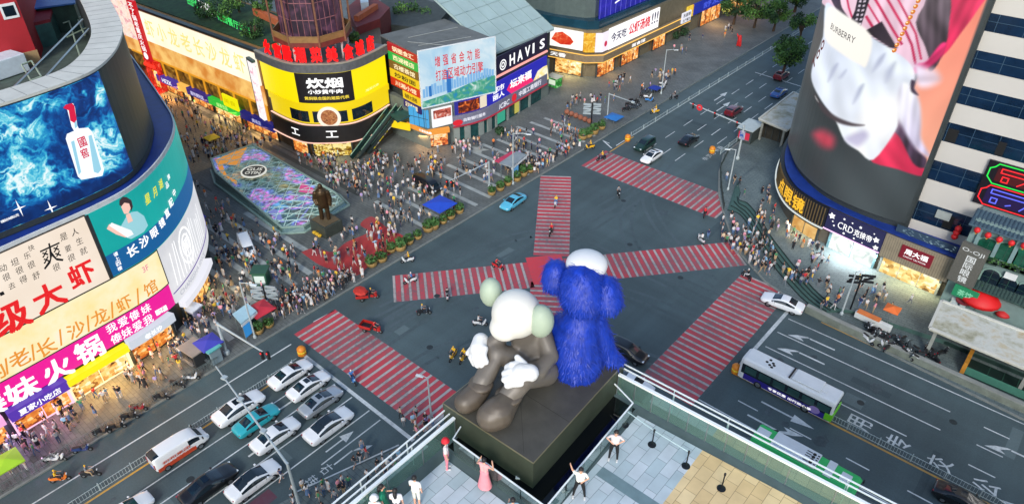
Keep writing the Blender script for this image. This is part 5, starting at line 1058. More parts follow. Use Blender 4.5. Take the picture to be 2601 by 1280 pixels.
for i, (x, y, r, c_) in enumerate(((2450,762,.9,(150,52,66)),(2462,752,.8,(176,60,60)),(2552,772,.7,(206,60,50)),(2548,795,.8,(190,40,44)),(2588,790,1.3,(196,60,120)))):
    c = G(x, y, 2.2); lb = ('dull pink parasol at the left of the big red umbrella','salmon red parasol behind the dull pink parasol','small orange red parasol right of the big red umbrella','crimson parasol in front of the small orange red parasol','bright pink parasol by the right edge of the photo')[i]
    u = thing('parasol', lb, 'parasol', (c.x,c.y,UZ)); MB().lathe([(r,2.0),(r*.7,2.3),(r*.1,2.5)], (c.x,c.y,0), 12).build('canopy', mat('parasol cloth %d'%i, c_, .6), u, True); MB().tube([(c.x,c.y,UZ),(c.x,c.y,2.5)], .04, 5).build('pole', STEEL, u)
c = G(2528,785,1.2); tag(MB().lathe([(.3,0),(.5,.4),(.34,1.2),(.5,1.9),(.06,2.5)], (c.x,c.y,UZ), 8).build('green_inflatable', mat('lime plastic', (120,200,60), .4), smooth=True), 'lime green inflatable figure beside the big red umbrella', 'inflatable')
c = G(2428,768,1); t = thing('white_counter', 'narrow white counter in two strips left of the parasols', 'counter', (c.x,c.y,UZ))
MB().box((c.x-.3,c.y,UZ+.6), (.7,2.2,1.1), .2).build('cabinet', mat('white counter', (190,205,208), .4), t, bevel=.03); MB().box((c.x+.6,c.y-.1,UZ+.6), (.6,2.2,1.1), .2).build('cabinet', mat('white counter', (190,205,208), .4), t, bevel=.03)
# stained concrete canopies and their pits
def canopy(name, label, P, z, posts, tint=None):
    t = thing(name, label, 'canopy', (sum(p[0] for p in P)/len(P), sum(p[1] for p in P)/len(P), 0))
    MB().prism(P, z-.3, z).build('roof_slab', tint, t)
    mb = MB(); n = len(P)
    for a, b in zip(P, P[1:]+P[:1]): mb.bar((*a,z+.06), (*b,z+.06), .28, .22)
    mb.build('edge', CONCL, t)
    for p in posts: MB().box((p[0],p[1],z/2-.1), (.35,.35,z-.35)).build('post', CONC, t)
    return t
STAIN = led; m = mat('rain stained concrete', (176,178,168), .85, noise=0); tt, pp = nodes(m); tc = tt.nodes.new('ShaderNodeTexCoord'); n1 = tt.nodes.new('ShaderNodeTexNoise'); n1.inputs['Scale'].default_value = .3; n1.inputs['Detail'].default_value = 9; n1.inputs['Roughness'].default_value = .68; n1.inputs['Distortion'].default_value = .15
rp = tt.nodes.new('ShaderNodeValToRGB'); 
while len(rp.color_ramp.elements) < 5: rp.color_ramp.elements.new(.5)
for e, (p_, c_) in zip(rp.color_ramp.elements, ((.28,(110,112,84)),(.42,(166,166,148)),(.52,(190,194,188)),(.62,(178,168,140)),(.74,(150,104,60)))): e.position = p_; e.color = (*lin(c_),1)
tt.links.new(tc.outputs['Object'], n1.inputs['Vector']); tt.links.new(n1.outputs['Fac'], rp.inputs[0]); tt.links.new(rp.outputs[0], pp.inputs['Base Color']); STAINM = m
canopy('stained_canopy', 'long rain stained concrete canopy slab at the right edge above the parked bikes', [(-4.0,79.7),(-3.7,73.9),(26,73.4),(26,80.2)], 4.0, [(-3.2,79),(-3.0,74.5),(6,79.5),(6,74.3)], STAINM)
canopy('stained_canopy', 'orange stained concrete canopy slab behind the kiosk by the far crossing', [(-41.0,111.4),(-35.6,110.3),(-34.6,124),(-41.2,126)], 4.0, [(-40.4,112),(-36.3,111.3),(-40.6,124)], STAINM)
t = thing('subway_entrance', 'dark green stairwell pit with an orange side wall under the stained canopy', 'entrance', (5,76,0))
MB().prism([(1.0,73.75),(26,73.55),(26,76.9),(1.0,76.9)], PZ+.02, PZ+.06).build('stairwell', mat('dark green floor', (18,40,36), .5, noise=.3), t)
mb = MB()
for k in range(16): mb.box((3+k*1.4, 75.3, PZ+.1), (.08,3.0,.1))
mb.build('stair_edge', mat('green step edge', (44,84,70), .5), t)
MB().prism([(.6,73.8),(1.0,73.8),(1.0,77.0),(.6,77.0)], PZ, 1.6).build('side_wall', mat('ochre side wall', (186,128,44), .6, noise=.2), t)
mb = MB(); mb.bar((1.0,73.95,1.1),(26,73.75,1.1), .1, .1); mb.bar((1.0,73.95,.6),(26,73.75,.6), .05, .9); mb.build('glass_rail', mat('green glass rail', (70,120,104), .2), t)
t = thing('entrance_wall', 'dark shop wall under the orange stained canopy', 'wall', (-38,112,0)); MB().box((-38.2,113.4,1.9), (4.8,.4,3.5)).build('panel', mat('dark brown wall', (52,50,42), .7, noise=.4, ns=1), t); mb = MB()
for k in range(4): mb.box((-40+k*1.2,113.12,1.7), (.12,.1,3)); 
mb.build('pier', DGREY, t)
t = thing('low_kerb_wall', 'long pale low retaining wall along the road at the right', 'wall', (-4,73,0)); P = [(-16.2,73.1),(-12,72.65),(-8,72.5),(-2,72.4),(26,71.6)]
mb = MB()
for a, b in zip(P, P[1:]): mb.bar((*a,.45), (*b,.45), .75, .9)
mb.build('wall', mat('mossy concrete', (112,120,110), .85, noise=.3, ns=.9), t)
mb = MB()
for a, b in zip(P, P[1:]): mb.bar((*a,.95), (*b,.95), .55, .1)
mb.build('coping', CONC, t)
# ================================================================ the mall terrace in front, its balustrades and the pair of seated statues
T = 33.0
def glassy(name, tint, fac=.12, rough=.05):
    if name in _M: return _M[name]
    m = bpy.data.materials.new(name); m.use_nodes = True; t = m.node_tree; o = t.nodes['Material Output']; t.nodes.remove(t.nodes['Principled BSDF'])
    a = t.nodes.new('ShaderNodeBsdfTransparent'); a.inputs[0].default_value = (*lin(tint), 1); b = t.nodes.new('ShaderNodeBsdfGlossy'); b.inputs[0].default_value = (.8,.9,.88,1); b.inputs[1].default_value = rough
    d = t.nodes.new('ShaderNodeBsdfDiffuse'); d.inputs[0].default_value = (*lin(tint), 1)
    f = t.nodes.new('ShaderNodeLayerWeight'); f.inputs[0].default_value = .35; r = t.nodes.new('ShaderNodeMapRange'); r.inputs['To Min'].default_value = fac*.5; r.inputs['To Max'].default_value = .7
    x = t.nodes.new('ShaderNodeMixShader'); y = t.nodes.new('ShaderNodeMixShader'); y.inputs[0].default_value = fac*1.4
    t.links.new(f.outputs['Facing'], r.inputs['Value']); t.links.new(r.outputs[0], x.inputs[0]); t.links.new(a.outputs[0], y.inputs[1]); t.links.new(d.outputs[0], y.inputs[2]); t.links.new(y.outputs[0], x.inputs[1]); t.links.new(b.outputs[0], x.inputs[2]); t.links.new(x.outputs[0], o.inputs['Surface'])
    _M[name] = m; return m
GGL = glassy('green balustrade glass', (176,214,204), .12); CGL = glassy('clear parapet glass', (205,222,220), .05)
RAILW = mat('white handrail', (225,232,232), .4, noise=.05); PDARK = mat('dark grey paving', (74,90,92), .7, noise=.15, ns=2)
def slab_mat(name, c1, c2, mort, bw=.9, rh=.45):
    m = mat(name, c1, .6, noise=0); t, p = nodes(m); tc = t.nodes.new('ShaderNodeTexCoord'); b = t.nodes.new('ShaderNodeTexBrick')
    b.inputs['Scale'].default_value = 1; b.inputs['Brick Width'].default_value = bw; b.inputs['Row Height'].default_value = rh; b.inputs['Mortar Size'].default_value = .009; b.inputs['Bias'].default_value = -.2
    b.inputs['Color1'].default_value = (*lin(c1),1); b.inputs['Color2'].default_value = (*lin(c2),1); b.inputs['Mortar'].default_value = (*lin(mort),1); b.offset = .37
    n = t.nodes.new('ShaderNodeTexNoise'); n.inputs['Scale'].default_value = 1.3; n.inputs['Detail'].default_value = 6; r = t.nodes.new('ShaderNodeMapRange'); r.inputs['To Min'].default_value = .72; r.inputs['To Max'].default_value = 1.22
    x = t.nodes.new('ShaderNodeVectorMath'); x.operation = 'SCALE'; mp = t.nodes.new('ShaderNodeMapping'); mp.inputs['Rotation'].default_value = (0,0,pi/2)
    t.links.new(tc.outputs['Object'], mp.inputs[0]); t.links.new(mp.outputs[0], b.inputs['Vector']); t.links.new(tc.outputs['Object'], n.inputs['Vector']); t.links.new(n.outputs['Fac'], r.inputs['Value']); t.links.new(b.outputs['Color'], x.inputs[0]); t.links.new(r.outputs[0], x.inputs['Scale']); t.links.new(x.outputs[0], p.inputs['Base Color'])
    return m
SLAB = slab_mat('pale blue grey slabs', (166,184,190), (196,205,212), (112,124,128)); TAN = slab_mat('tan slabs', (206,180,132), (222,200,154), (138,116,82), .7, .5)
ml = thing('mall_building', 'tall mall block carrying the paved roof terrace in the foreground', 'building', (10,-5,0))
MB().prism([(-14.9,-40),(-14.9,20.4),(40,21.5),(40,-40)], 0, T-.06).build('wall', mat('grey stone cladding', (120,130,130), .6, noise=.15), ml)
def flat(P, z): return MB().poly([(p[0],p[1],z) for p in P])
flat([(-14.9,-40),(40,-40),(40,21.5),(-14.9,20.4)], T-.03).build('terrace_base', PDARK, ml)
flat([(-13.8,-20),(-5.3,-20),(-6.36,19.0),(-9.3,18.85),(-9.05,12.05),(-13.8,12.0)], T).build('grey_paving', SLAB, ml)
flat([(-5.3,-20),(30,-20),(30,19.9),(-2.9,19.2),(-6.36,19.0)], T).build('tan_paving', TAN, ml)
for x0, x1, y0, y1 in ((-8.9,-6.2,15.25,15.75),(-9.0,-6.0,13.2,13.45)): MB().poly([(x0,y0,T+.004),(x1,y0,T+.004),(x1,y1,T+.004),(x0,y1,T+.004)]).build('dark_band', mat('blue grey paving band', (104,128,134), .6, noise=.12, ns=2), ml)
pool = thing('reflecting_pool', 'black reflecting pool around the statue pedestal', 'pool', (-11,14,T)); flat([(-14.2,12.42),(-9.35,12.5),(-9.5,19.1),(-14.2,19.1)], T-.02).build('water', mat('black water', (4,6,8), .06, noise=0), pool)
mb = MB(); mb.bar((-14.2,12.4,T-.02),(-9.3,12.48,T-.02),.1,.1); mb.bar((-9.3,12.48,T-.02),(-9.5,19.1,T-.02),.1,.1); mb.build('kerb', PDARK, pool)
def balustrade(name, label, pts, h, glass, n, group=None, rail=.05, railm=RAILW, post=True, gz=.0):
    t = thing(name, label, 'balustrade', (*pts[0], T), 0, group)
    for a, b in zip(pts, pts[1:]):
        a, b = Vector((*a,T)), Vector((*b,T)); k = n
        for i in range(k):
            p, q = a.lerp(b, i/k), a.lerp(b, (i+1)/k); d = (q-p).normalized()*.02
            MB().bar(p+d+Vector((0,0,gz+h/2)), q-d+Vector((0,0,gz+h/2)), .015, h-.04).build('glass_pane', glass, t)
            if post: MB().bar(p+Vector((0,0,.0)), p+Vector((0,0,h)), .04, .05).build('post', STEEL, t)
        MB().bar(a+Vector((0,0,h)), b+Vector((0,0,h)), rail*1.6, rail).build('handrail', railm, t)
    return t
balustrade('glass_balustrade', 'green glass balustrade with a thick white handrail along the left terrace edge', [(-14.3,13.05),(-14.1,-12)], 1.12, GGL, 14, rail=.085)
balustrade('glass_balustrade', 'green glass balustrade with a thick white handrail along the right terrace edge', [(-10.65,19.28),(-3.2,19.58),(12,20.2)], 1.18, GGL, 9, rail=.085)
for lb, P, z in (('thin white outer rail left of the left glass balustrade',[(-14.6,13.3),(-14.3,-12)],T+1.1),('outermost thin white rail on the left terrace edge',[(-14.88,13.3),(-14.52,-12)],T+1.1),('thin white rail just outside the right glass balustrade',[(-10.74,19.82),(-3.5,20.1),(12,20.75)],T+1.05),('outermost thin white rail on the right terrace edge',[(-10.9,20.1),(-3.6,20.38),(12,21.0)],T+1.0)):
    t = thing('outer_rail', lb, 'rail', (*P[0],T)); mb = MB()
    for a, b in zip(P, P[1:]): mb.bar((*a,z), (*b,z), .05, .05)
    mb.build('handrail', RAILW, t)
    for a, b in zip(P, P[1:]):
        n = max(2, int((Vector(b)-Vector(a)).length/2.2))
        for i in range(1, n): q = Vector(a).lerp(Vector(b), i/n); MB().box((q.x,q.y,(T+z)/2-.1), (.04,.04,z-T+.2)).build('post', RAILW, t)
balustrade('pool_parapet', 'low clear glass parapet with a pale rail along the left side of the pool', [(-13.7,12.36),(-9.1,12.36)], .95, CGL, 4, rail=.035, post=False)
balustrade('pool_parapet', 'low clear glass parapet with a pale rail along the right side of the pool', [(-9.08,12.4),(-9.42,18.5)], .95, CGL, 5, rail=.035, post=False)
mb = MB(); mb.bar((-13.7,12.36,T+.95),(-13.9,13.0,T+.95),.05,.035); mb.bar((-9.42,18.5,T+.95),(-10.6,18.9,T+.95),.05,.035); tag(mb.build('return_rail', RAILW), 'pair of short pale rails closing the pool parapets at the pedestal', 'rail')
# pedestal
BRZ = mat('dark bronze stone', (70,69,63), .5, noise=.3, ns=.7, bump=.1); BRZS = mat('patched green bronze side', (58,64,52), .45, noise=.35, ns=.5)
PH = 1.49; Z0 = T+PH
pd = thing('statue_pedestal', 'large dark bronze box pedestal under the two seated statues', 'pedestal', (-12.7,16.4,T)); PP = [(-14.95,13.08),(-10.36,13.2),(-10.72,19.75),(-14.95,19.75)]
MB().prism(PP, T-.3, Z0-.03).build('side', BRZS, pd)
MB().prism([(-14.93,13.1),(-10.38,13.22),(-10.74,19.73),(-14.93,19.73)], Z0-.03, Z0).build('top', BRZ, pd)
mb = MB()
for a, b in zip(PP, PP[1:]+PP[:1]): mb.bar((*a,Z0-.03), (*b,Z0-.03), .03, .045)
mb.build('edge_trim', mat('worn brass edge', (150,142,112), .4, .6), pd)
mb = MB(); mb.bar((-10.9,13.3,Z0+.002),(-14.9,17.6,Z0+.002),.012,.006); mb.bar((-10.5,15.6,Z0+.002),(-14.9,15.6,Z0+.002),.012,.006); mb.build('joint', mat('dark joint', (44,42,38), .7), pd)
def fuse(mb, name, mats, parent, vox=.06, sm=6, ratio=None, labels=None):
    """one continuous skin over the overlapping forms of mb; labels: [(a, b, r, material index)] capsules"""
    me = bpy.data.meshes.new(name); o0 = wloc(parent) if parent else Vector((0,0,0))
    me.from_pydata([(v[0]-o0.x, v[1]-o0.y, v[2]-o0.z) for v in mb.v], [], mb.f); o = bpy.data.objects.new(name, me); COL.objects.link(o)
    r = o.modifiers.new('r', 'REMESH'); r.mode = 'VOXEL'; r.voxel_size = vox
    s = o.modifiers.new('s', 'SMOOTH'); s.factor = .5; s.iterations = sm
    if ratio: d = o.modifiers.new('d', 'DECIMATE'); d.ratio = ratio
    bpy.context.view_layer.update()
    m2 = bpy.data.meshes.new_from_object(o.evaluated_get(bpy.context.evaluated_depsgraph_get())); o.modifiers.clear(); o.data = m2; bpy.data.meshes.remove(me); m2.name = name
    for q in (mats if isinstance(mats, list) else [mats]): m2.materials.append(q)
    for p in m2.polygons:
        p.use_smooth = True
        if labels:
            c = p.center+o0; best = 1e9
            for a, b, rr, k in labels:
                ab = b-a; L2 = ab.length_squared; u = 0 if L2 < 1e-9 else max(0, min(1, (c-a).dot(ab)/L2)); d = (c-a-ab*u).length-rr
                if d < best: best = d; p.material_index = k
    if parent: o.parent = parent
    return o
def K(x, y, h): return G(x, y, Z0+h)
BROWN = mat('taupe bronze skin', (98,93,86), .45, noise=.16, ns=.6); BROWND = mat('dark taupe shoe', (84,76,66), .45, noise=.15); CREAM = mat('cream painted head', (214,213,204), .5, noise=.05, ns=.5); SAGE = mat('sage painted ear', (160,176,156), .55, noise=.06); PWHT = mat('white painted glove', (212,214,214), .5, noise=.03)
st = thing('seated_statue', 'big taupe seated figure statue with a cream head and white hands resting on its knees', 'statue', (-13.2,16.2,Z0))
def chain(mb, pts, rad, n=12):
    mb.tube(pts, rad, n)
    for p, r in zip(pts, rad): mb.ell(p, (r,r,r), 12)
mb = MB()
chain(mb, [K(1378,905,.62),K(1352,868,1.35),K(1330,840,2.05),K(1322,835,2.5)], [.95,.86,.68,.4])
chain(mb, [K(1290,838,2.1),K(1262,862,1.95),K(1238,880,1.75)], [.36,.3,.26])
chain(mb, [K(1378,842,2.1),K(1398,905,1.45),K(1368,945,1.35),K(1335,950,1.55)], [.38,.36,.32,.28])
chain(mb, [K(1345,925,.65),K(1262,898,1.5),K(1228,965,.85),K(1208,1000,.4)], [.55,.5,.42,.4])
chain(mb, [K(1385,945,.62),K(1328,958,1.45),K(1298,1000,.85),K(1275,1030,.42)], [.58,.52,.44,.42])
fuse(mb, 'body', BROWN, st, .07, 5)
for pts, rad in (([K(1222,985,.62),K(1200,1010,.42),K(1182,1022,.36)],[.44,.5,.46]),([K(1292,1015,.62),K(1265,1048,.5),K(1248,1058,.42)],[.48,.66,.6])):
    mb = MB(); chain(mb, pts, rad); a = pts[0]; sh = fuse(mb, 'shoe', BROWND, st, .07, 5)
    MB().lathe([(rad[0]*1.08,-.1),(rad[0]*1.16,0),(rad[0]*1.08,.1)], a+Vector((0,0,.22)), 16).build('ankle_cuff', BROWND, sh, True)
hc = K(1312,796,3.25); hd = fuse((lambda m: (m.ell(hc, (1.0,1.0,.98), 24), m.ell(hc+Vector((-.12,-.62,-.42)), (.62,.55,.5), 16)) and m)(MB()), 'head', CREAM, st, .08, 6)
for x, y, h, r in ((1247,742,3.55,(.46,.46,.66)),(1374,815,3.25,(.52,.52,.74))): MB().ell(K(x,y,h), r, 20).build('ear', SAGE, st, True)
def glove(c, ax, up, sc=1.):
    """mitten of palm, four fingers and thumb lying on a knee; ax towards the fingertips"""
    ax = ax.normalized(); sd = ax.cross(up).normalized(); up = sd.cross(ax); mb = MB(); m = lambda p, r: chain(mb, p, r, 10)
    m([c-ax*.25, c+ax*.1], [.3*sc,.34*sc])
    for i, (o, L) in enumerate(((-.3,.42),(-.1,.5),(.1,.48),(.3,.38))): p = c+ax*.15+sd*o*sc; m([p, p+ax*L*.6*sc, p+(ax*L-up*.18)*sc], [.14*sc,.135*sc,.12*sc])
    p = c-ax*.05+sd*.3*sc; m([p, p+(sd*.25+ax*.2)*sc], [.13*sc,.11*sc]); fuse(mb, 'hand', PWHT, st, .045, 3)
glove(K(1218,880,1.78), K(1212,915,1.55)-K(1222,870,1.85), Vector((-.5,-.5,.8)), 1.15); glove(K(1330,948,1.72), K(1285,952,1.68)-K(1335,948,1.72), Vector((-.2,-.8,.8)), 1.2)
# blue shaggy statue with its back to the camera
BLU = mat('cobalt shaggy coat', (10,50,160), .5, noise=.3, ns=3)
s2 = thing('seated_statue', 'big cobalt blue shaggy seated figure statue with a white cap, seen from behind', 'statue', (-12,18.6,Z0))
def shag(o, n, L, w_, down=Vector((0,0,-1)), seed=1):
    random.seed(seed); me = o.data; ps = me.polygons; A = [p.area for p in ps]; tot = sum(A); import bisect; cum = []; s_ = 0
    for a in A: s_ += a; cum.append(s_)
    m = MB(); o0 = wloc(o)
    for _ in range(n):
        p = ps[min(len(ps)-1, bisect.bisect(cum, random.random()*tot))]; c = p.center; nn = p.normal; t = (down-nn*down.dot(nn))
        t = (t.normalized() if t.length > .05 else Vector((1,0,0)))+Vector([random.gauss(0,.25) for _ in range(3)]); s = nn.cross(t).normalized()*w_*random.uniform(.6,1.3); l_ = L*random.uniform(.6,1.4); a = c+o0+nn*.0
        m.add([a-s, a+s, a+s*.7+t*l_*.55+nn*.03, a-s*.7+t*l_*.55+nn*.03, a+t*l_+nn*.012], [(0,1,2,3),(3,2,4)])
    f = m.build('fur', [BLU], o); return f
mb = MB(); chain(mb, [K(1465,915,.5),K(1462,880,1.2),K(1468,835,2.2),K(1478,795,3.0)], [1.12,1.12,.92,.62], 16); chain(mb, [K(1515,818,2.5),K(1535,868,1.4),K(1552,905,.5),K(1570,915,.3)], [.42,.42,.4,.3]); chain(mb, [K(1425,818,2.3),K(1408,868,1.3),K(1405,905,.5)], [.4,.4,.38])
bd = fuse(mb, 'body', BLU, s2, .08, 5); shag(bd, 5200, .3, .017, seed=2)
mb = MB(); chain(mb, [K(1482,750,3.9),K(1478,722,4.4)], [.98,.92], 18); b2 = fuse(mb, 'head', BLU, s2, .08, 5); shag(b2, 2600, .26, .016, seed=3)
for pts, rad in (([K(1412,690,4.6),K(1408,715,4.2)],[.5,.52]),([K(1540,735,4.3),K(1545,765,3.85)],[.56,.6])):
    mb = MB(); chain(mb, pts, rad); e = fuse(mb, 'ear', BLU, s2, .08, 4); shag(e, 1100, .24, .015, seed=4)
cp = K(1490,672,4.95); MB().ell(cp, (.82,.82,.5), 24).build('cap', PWHT, s2, True)
# rope posts on the terrace
for i, (x, y) in enumerate(((1587,1079),(1656,1129),(1742,1183),(1832,1240))):
    c = G(x, y, T); lb = ('black queue post nearest the pool corner','second black queue post, on grey paving','third black queue post, at the tan paving edge','fourth black queue post, standing on tan paving')[i]
    t = thing('queue_post', lb, 'queue post', c, 0, 'black queue posts on the terrace'); BK = mat('black metal', (22,26,30), .45, .3, noise=0)
    MB().lathe([(.17,0),(.17,.02),(.06,.05),(.02,.06)], c, 16).build('base', BK, t); MB().tube([c+Vector((0,0,.03)), c+Vector((0,0,.84))], .028, 8).build('pole', BK, t); MB().lathe([(.04,.78),(.045,.8),(.045,.9),(.02,.93)], c, 10).build('belt_head', BK, t)
cs = [G(x, y, T) for x, y in ((1587,1079),(1656,1129),(1742,1183),(1832,1240))]
for a, b in zip(cs[:2], cs[1:3]): tag(MB().bar(a+Vector((0,0,.84)), b+Vector((0,0,.84)), .012, .045).build('queue_belt', mat('pale belt', (176,200,204), .6)), 'pale belt stretched between black queue posts on grey paving', 'belt', 'pale queue belts')
c = G(1317,1213,T-.02); tag(MB().box((c.x,c.y,T+.02), (.22,.15,.07), .6).build('paper_box', mat('white card', (225,225,225), .6), bevel=.01), 'small white carton lying on the black pool', 'carton')
# ledge below the right rail
tag(MB().prism([(-10.7,19.3),(-10.9,20.25),(12,21.1),(12,20.2)], T-.5, T-.1).build('terrace_ledge', mat('grey green ledge', (92,116,112), .6, noise=.15)), 'grey green ledge outside the right glass balustrade', 'ledge')
# ================================================================ vehicles
CGL = mat('tinted car glass', (22,34,42), .06, noise=0, coat=.5); TYRE = mat('tyre rubber', (20,22,24), .8, noise=0); RIM = mat('alloy rim', (150,156,160), .35, .8, noise=0)
TAIL = mat('red tail lamp', (170,20,40), .25, noise=0, em=.0); HEAD = mat('clear headlamp', (210,220,225), .15, noise=0); PLATE = mat('blue number plate', (40,70,150), .5, noise=0); TRIM = mat('black plastic trim', (26,28,30), .5, noise=0)
def paint(name, rgb, metal=.0, rough=.28): return mat(name, rgb, rough, metal, noise=.02, coat=.6)
P_W = paint('white car paint', (226,230,232)); P_S = paint('silver car paint', (170,178,184), .4); P_K = paint('black car paint', (16,18,22)); P_T = paint('teal taxi paint', (40,160,172)); P_G = paint('dark green car paint', (24,52,44)); P_R = paint('dark red car paint', (96,24,34)); P_B = paint('light blue taxi paint', (84,176,206)); P_N = paint('navy blue car paint', (44,84,150))
def car_shape(st, glass):
    """st: stations (x, half width, sill z, belt z, belt half width, top z, top half width); glass: (part, first station, (faces round the ring))"""
    R = []
    for x, hw, zl, zb, hb, zt, ht in st:
        h = [(hw*.86,zl),(hw,zl+.16),(hw*1.01,(zl+zb)/2+.06),(hb,zb),(ht+.04,max(zb+.01,zt-.1)),(ht*.9,max(zb+.02,zt-.015)),(ht*.5,max(zb+.03,zt))]
        R.append([(x,-y,z) for y, z in h]+[(x,y,z) for y, z in h[::-1]])
    n = len(R[0]); names = ['body']; mb = MB(); mb.rings(R)
    for nm, i, js in glass:
        if nm not in names: names.append(nm)
        for j in js: mb.m[i*n+j] = names.index(nm)
    me = bpy.data.meshes.new('shape'); me.from_pydata(mb.v, [], mb.f)
    for k in names: me.materials.append(None)
    for p, k in zip(me.polygons, mb.m): p.material_index = k
    o = bpy.data.objects.new('shape', me); COL.objects.link(o); sb = o.modifiers.new('s', 'SUBSURF'); sb.levels = 2; sb.render_levels = 2
    bpy.context.view_layer.update(); m2 = bpy.data.meshes.new_from_object(o.evaluated_get(bpy.context.evaluated_depsgraph_get())); out = {k: MB() for k in names}
    bpy.data.objects.remove(o); bpy.data.meshes.remove(me); V = [v.co.copy() for v in m2.vertices]; N = [v.normal.copy() for v in m2.vertices]
    for p in m2.polygons:
        k = names[p.material_index]; q = out[k]; d = 0 if k == 'body' else .004
        q.idx = getattr(q, 'idx', {})
        ids = []
        for v in p.vertices:
            if v not in q.idx: q.idx[v] = len(q.v); q.v.append(tuple(V[v]+N[v]*d))
            ids.append(q.idx[v])
        q.f.append(tuple(ids)); q.m.append(0)
    bpy.data.meshes.remove(m2); return out
SED = [(-2.42,.72,.42,.66,.70,.84,.52),(-2.34,.86,.28,.86,.84,.98,.64),(-1.95,.91,.20,.95,.88,1.06,.70),(-1.62,.92,.19,.97,.88,1.12,.70),(-.72,.92,.19,.97,.88,1.44,.63),(.20,.92,.19,.95,.88,1.47,.63),(1.18,.92,.19,.92,.87,1.04,.74),(1.75,.90,.20,.86,.85,.95,.70),(2.22,.84,.28,.74,.80,.82,.60),(2.42,.70,.40,.60,.66,.68,.48)]
SUVS = [(-2.3,.80,.45,.9,.80,1.2,.66),(-2.24,.90,.35,1.04,.87,1.62,.68),(-1.85,.94,.28,1.06,.90,1.72,.70),(-.7,.95,.26,1.06,.90,1.75,.70),(.25,.95,.26,1.04,.90,1.72,.68),(1.12,.95,.26,1.02,.88,1.18,.74),(1.85,.92,.28,.96,.86,1.06,.68),(2.2,.84,.36,.84,.79,.92,.58),(2.36,.72,.46,.66,.66,.74,.46)]
def make_car(name, label, st, glass, body_m, suv=False, sunroof=None, black_roof=False, L=2.33):
    t = thing(name, label, 'car'); S_ = car_shape(st, glass)
    for k, mb in S_.items(): mb.build(k.replace('_left','').replace('_right',''), body_m if k == 'body' else CGL, t, smooth=True)
    for sx in (1.38,-1.38):
        for sy in (.8,-.8):
            w = MB().wheel((sx,sy,.33), .33, .22).build('wheel', TYRE, t, True); s_ = 1 if sy > 0 else -1
            MB().wheel((sx,sy+s_*.09,.33), .2, .06, 10).build('rim', RIM, w)
            MB().wheel((sx,sy+s_*.02,.34), .38, .18, 14).build('wheel_arch', TRIM, t)
    zf, zr = (.62,.78) if not suv else (.78,1.0)
    for s in (1,-1):
        MB().box((L-.12,s*.58,zf+.06), (.22,.3,.1), -s*.35).build('headlight', HEAD, t); MB().box((-L+.06,s*.6,zr), (.16,.34,.15), s*.25).build('tail_light', TAIL, t)
        MB().box((.85,s*1.0,1.0 if not suv else 1.12), (.14,.18,.11), s*.2).build('mirror', body_m, t)
    MB().box((L-.02,0,.5), (.06,.44,.12)).build('number_plate', PLATE, t); MB().box((-L+.02,0,.62), (.06,.44,.12)).build('number_plate', PLATE, t)
    MB().box((L-.03,0,.58), (.08,.9,.12)).build('grille', TRIM, t); MB().box((-L+.02,0,.42), (.1,1.3,.12)).build('bumper', TRIM, t)
    for s in (1,-1):
        mb = MB()
        for x in (-.28,.72): mb.box((x,s*.905,.62), (.02,.015,.6))
        mb.build('door_gap', TRIM, t)
    zt = max(q[5] for q in st)-.03
    if black_roof: MB().box((-.25,0,zt+.002), (1.0,1.02,.02)).build('roof_panel', CGL, t, bevel=.005)
    elif sunroof: MB().box((-.12,0,zt+.002), (.5,.72,.02)).build('sunroof', CGL, t, bevel=.005)
    return t
GS = [('rear_window',3,(5,6,7)),('windscreen',5,(5,6,7)),('side_window_left',3,(9,)),('side_window_right',3,(3,)),('side_window_left',4,(9,)),('side_window_right',4,(3,)),('side_window_left',5,(9,)),('side_window_right',5,(3,))]
GS2 = [('rear_window',1,(5,6,7)),('windscreen',4,(5,6,7))]+[('side_window_left',i,(9,)) for i in (2,3,4)]+[('side_window_right',i,(3,)) for i in (2,3,4)]
proto = {}
proto['plain'] = make_car('parked_car', 'x', SED, GS, P_W); proto['sun'] = make_car('parked_car', 'x', SED, GS, P_W, sunroof=True); proto['roof'] = make_car('parked_car', 'x', SED, GS, P_W, black_roof=True)
proto['suv'] = make_car('parked_car', 'x', SUVS, GS2, P_K, suv=True, L=2.28)
used = set()
def place(kind, px, py, ang, m, label, name='car', group=None, sc=1.0, z=0, cat='car', h=.65):
    p = proto[kind]; t = p if kind not in used else copy_tree(p); used.add(kind)
    t.name = name; t['label'] = label; t['category'] = cat
    if group: t['group'] = group
    c = G(px, py, h+z); t.location = (c.x, c.y, z); t.rotation_euler = (0,0,ang); t.scale = (sc,)*3
    for o in t.children:
        if m and (o.name.split('.')[0] in ('body','mirror')): o.material_slots[0].link = 'OBJECT'; o.material_slots[0].material = m
    return t
UPY, DNX, UPX, DNY = pi/2, pi, 0, -pi/2
J = 'cars queuing at the lower left stop line'
place('plain',738,949,UPY,P_W,'white saloon with a plain roof, first in the queue beside the fence','white_car',J,1.03)
place('sun',784,978,UPY,P_W,'white saloon with a dark sunroof, second along the lower left stop line','white_car',J)
place('sun',815,1018,UPY,P_S,'silver saloon with a dark sunroof in the lower left queue','silver_car',J)
place('roof',835,1079,UPY,P_W,'big white saloon with a black roof panel nearest the right turn lane','white_car',J,1.1)
place('sun',607,1035,UPY,P_W,'white saloon with a dark sunroof behind the fence side leader','white_car',J,1.12)
tx = place('plain',651,1065,UPY,P_T,'teal and dark taxi in the second row under the mast arm','taxi',J,1.0,cat='taxi')
for o in tx.children:
    pass
MB().box((-.3,0,1.435), (1.1,1.06,.02)).build('roof_panel', P_K, tx) if False else None
place('plain',700,1104,UPY,P_W,'white saloon with a plain roof crossed by the mast arm','white_car',J,1.05)
place('roof',644,1219,UPY,P_W,'white saloon with a black roof panel near the bottom edge','white_car',J,1.08)
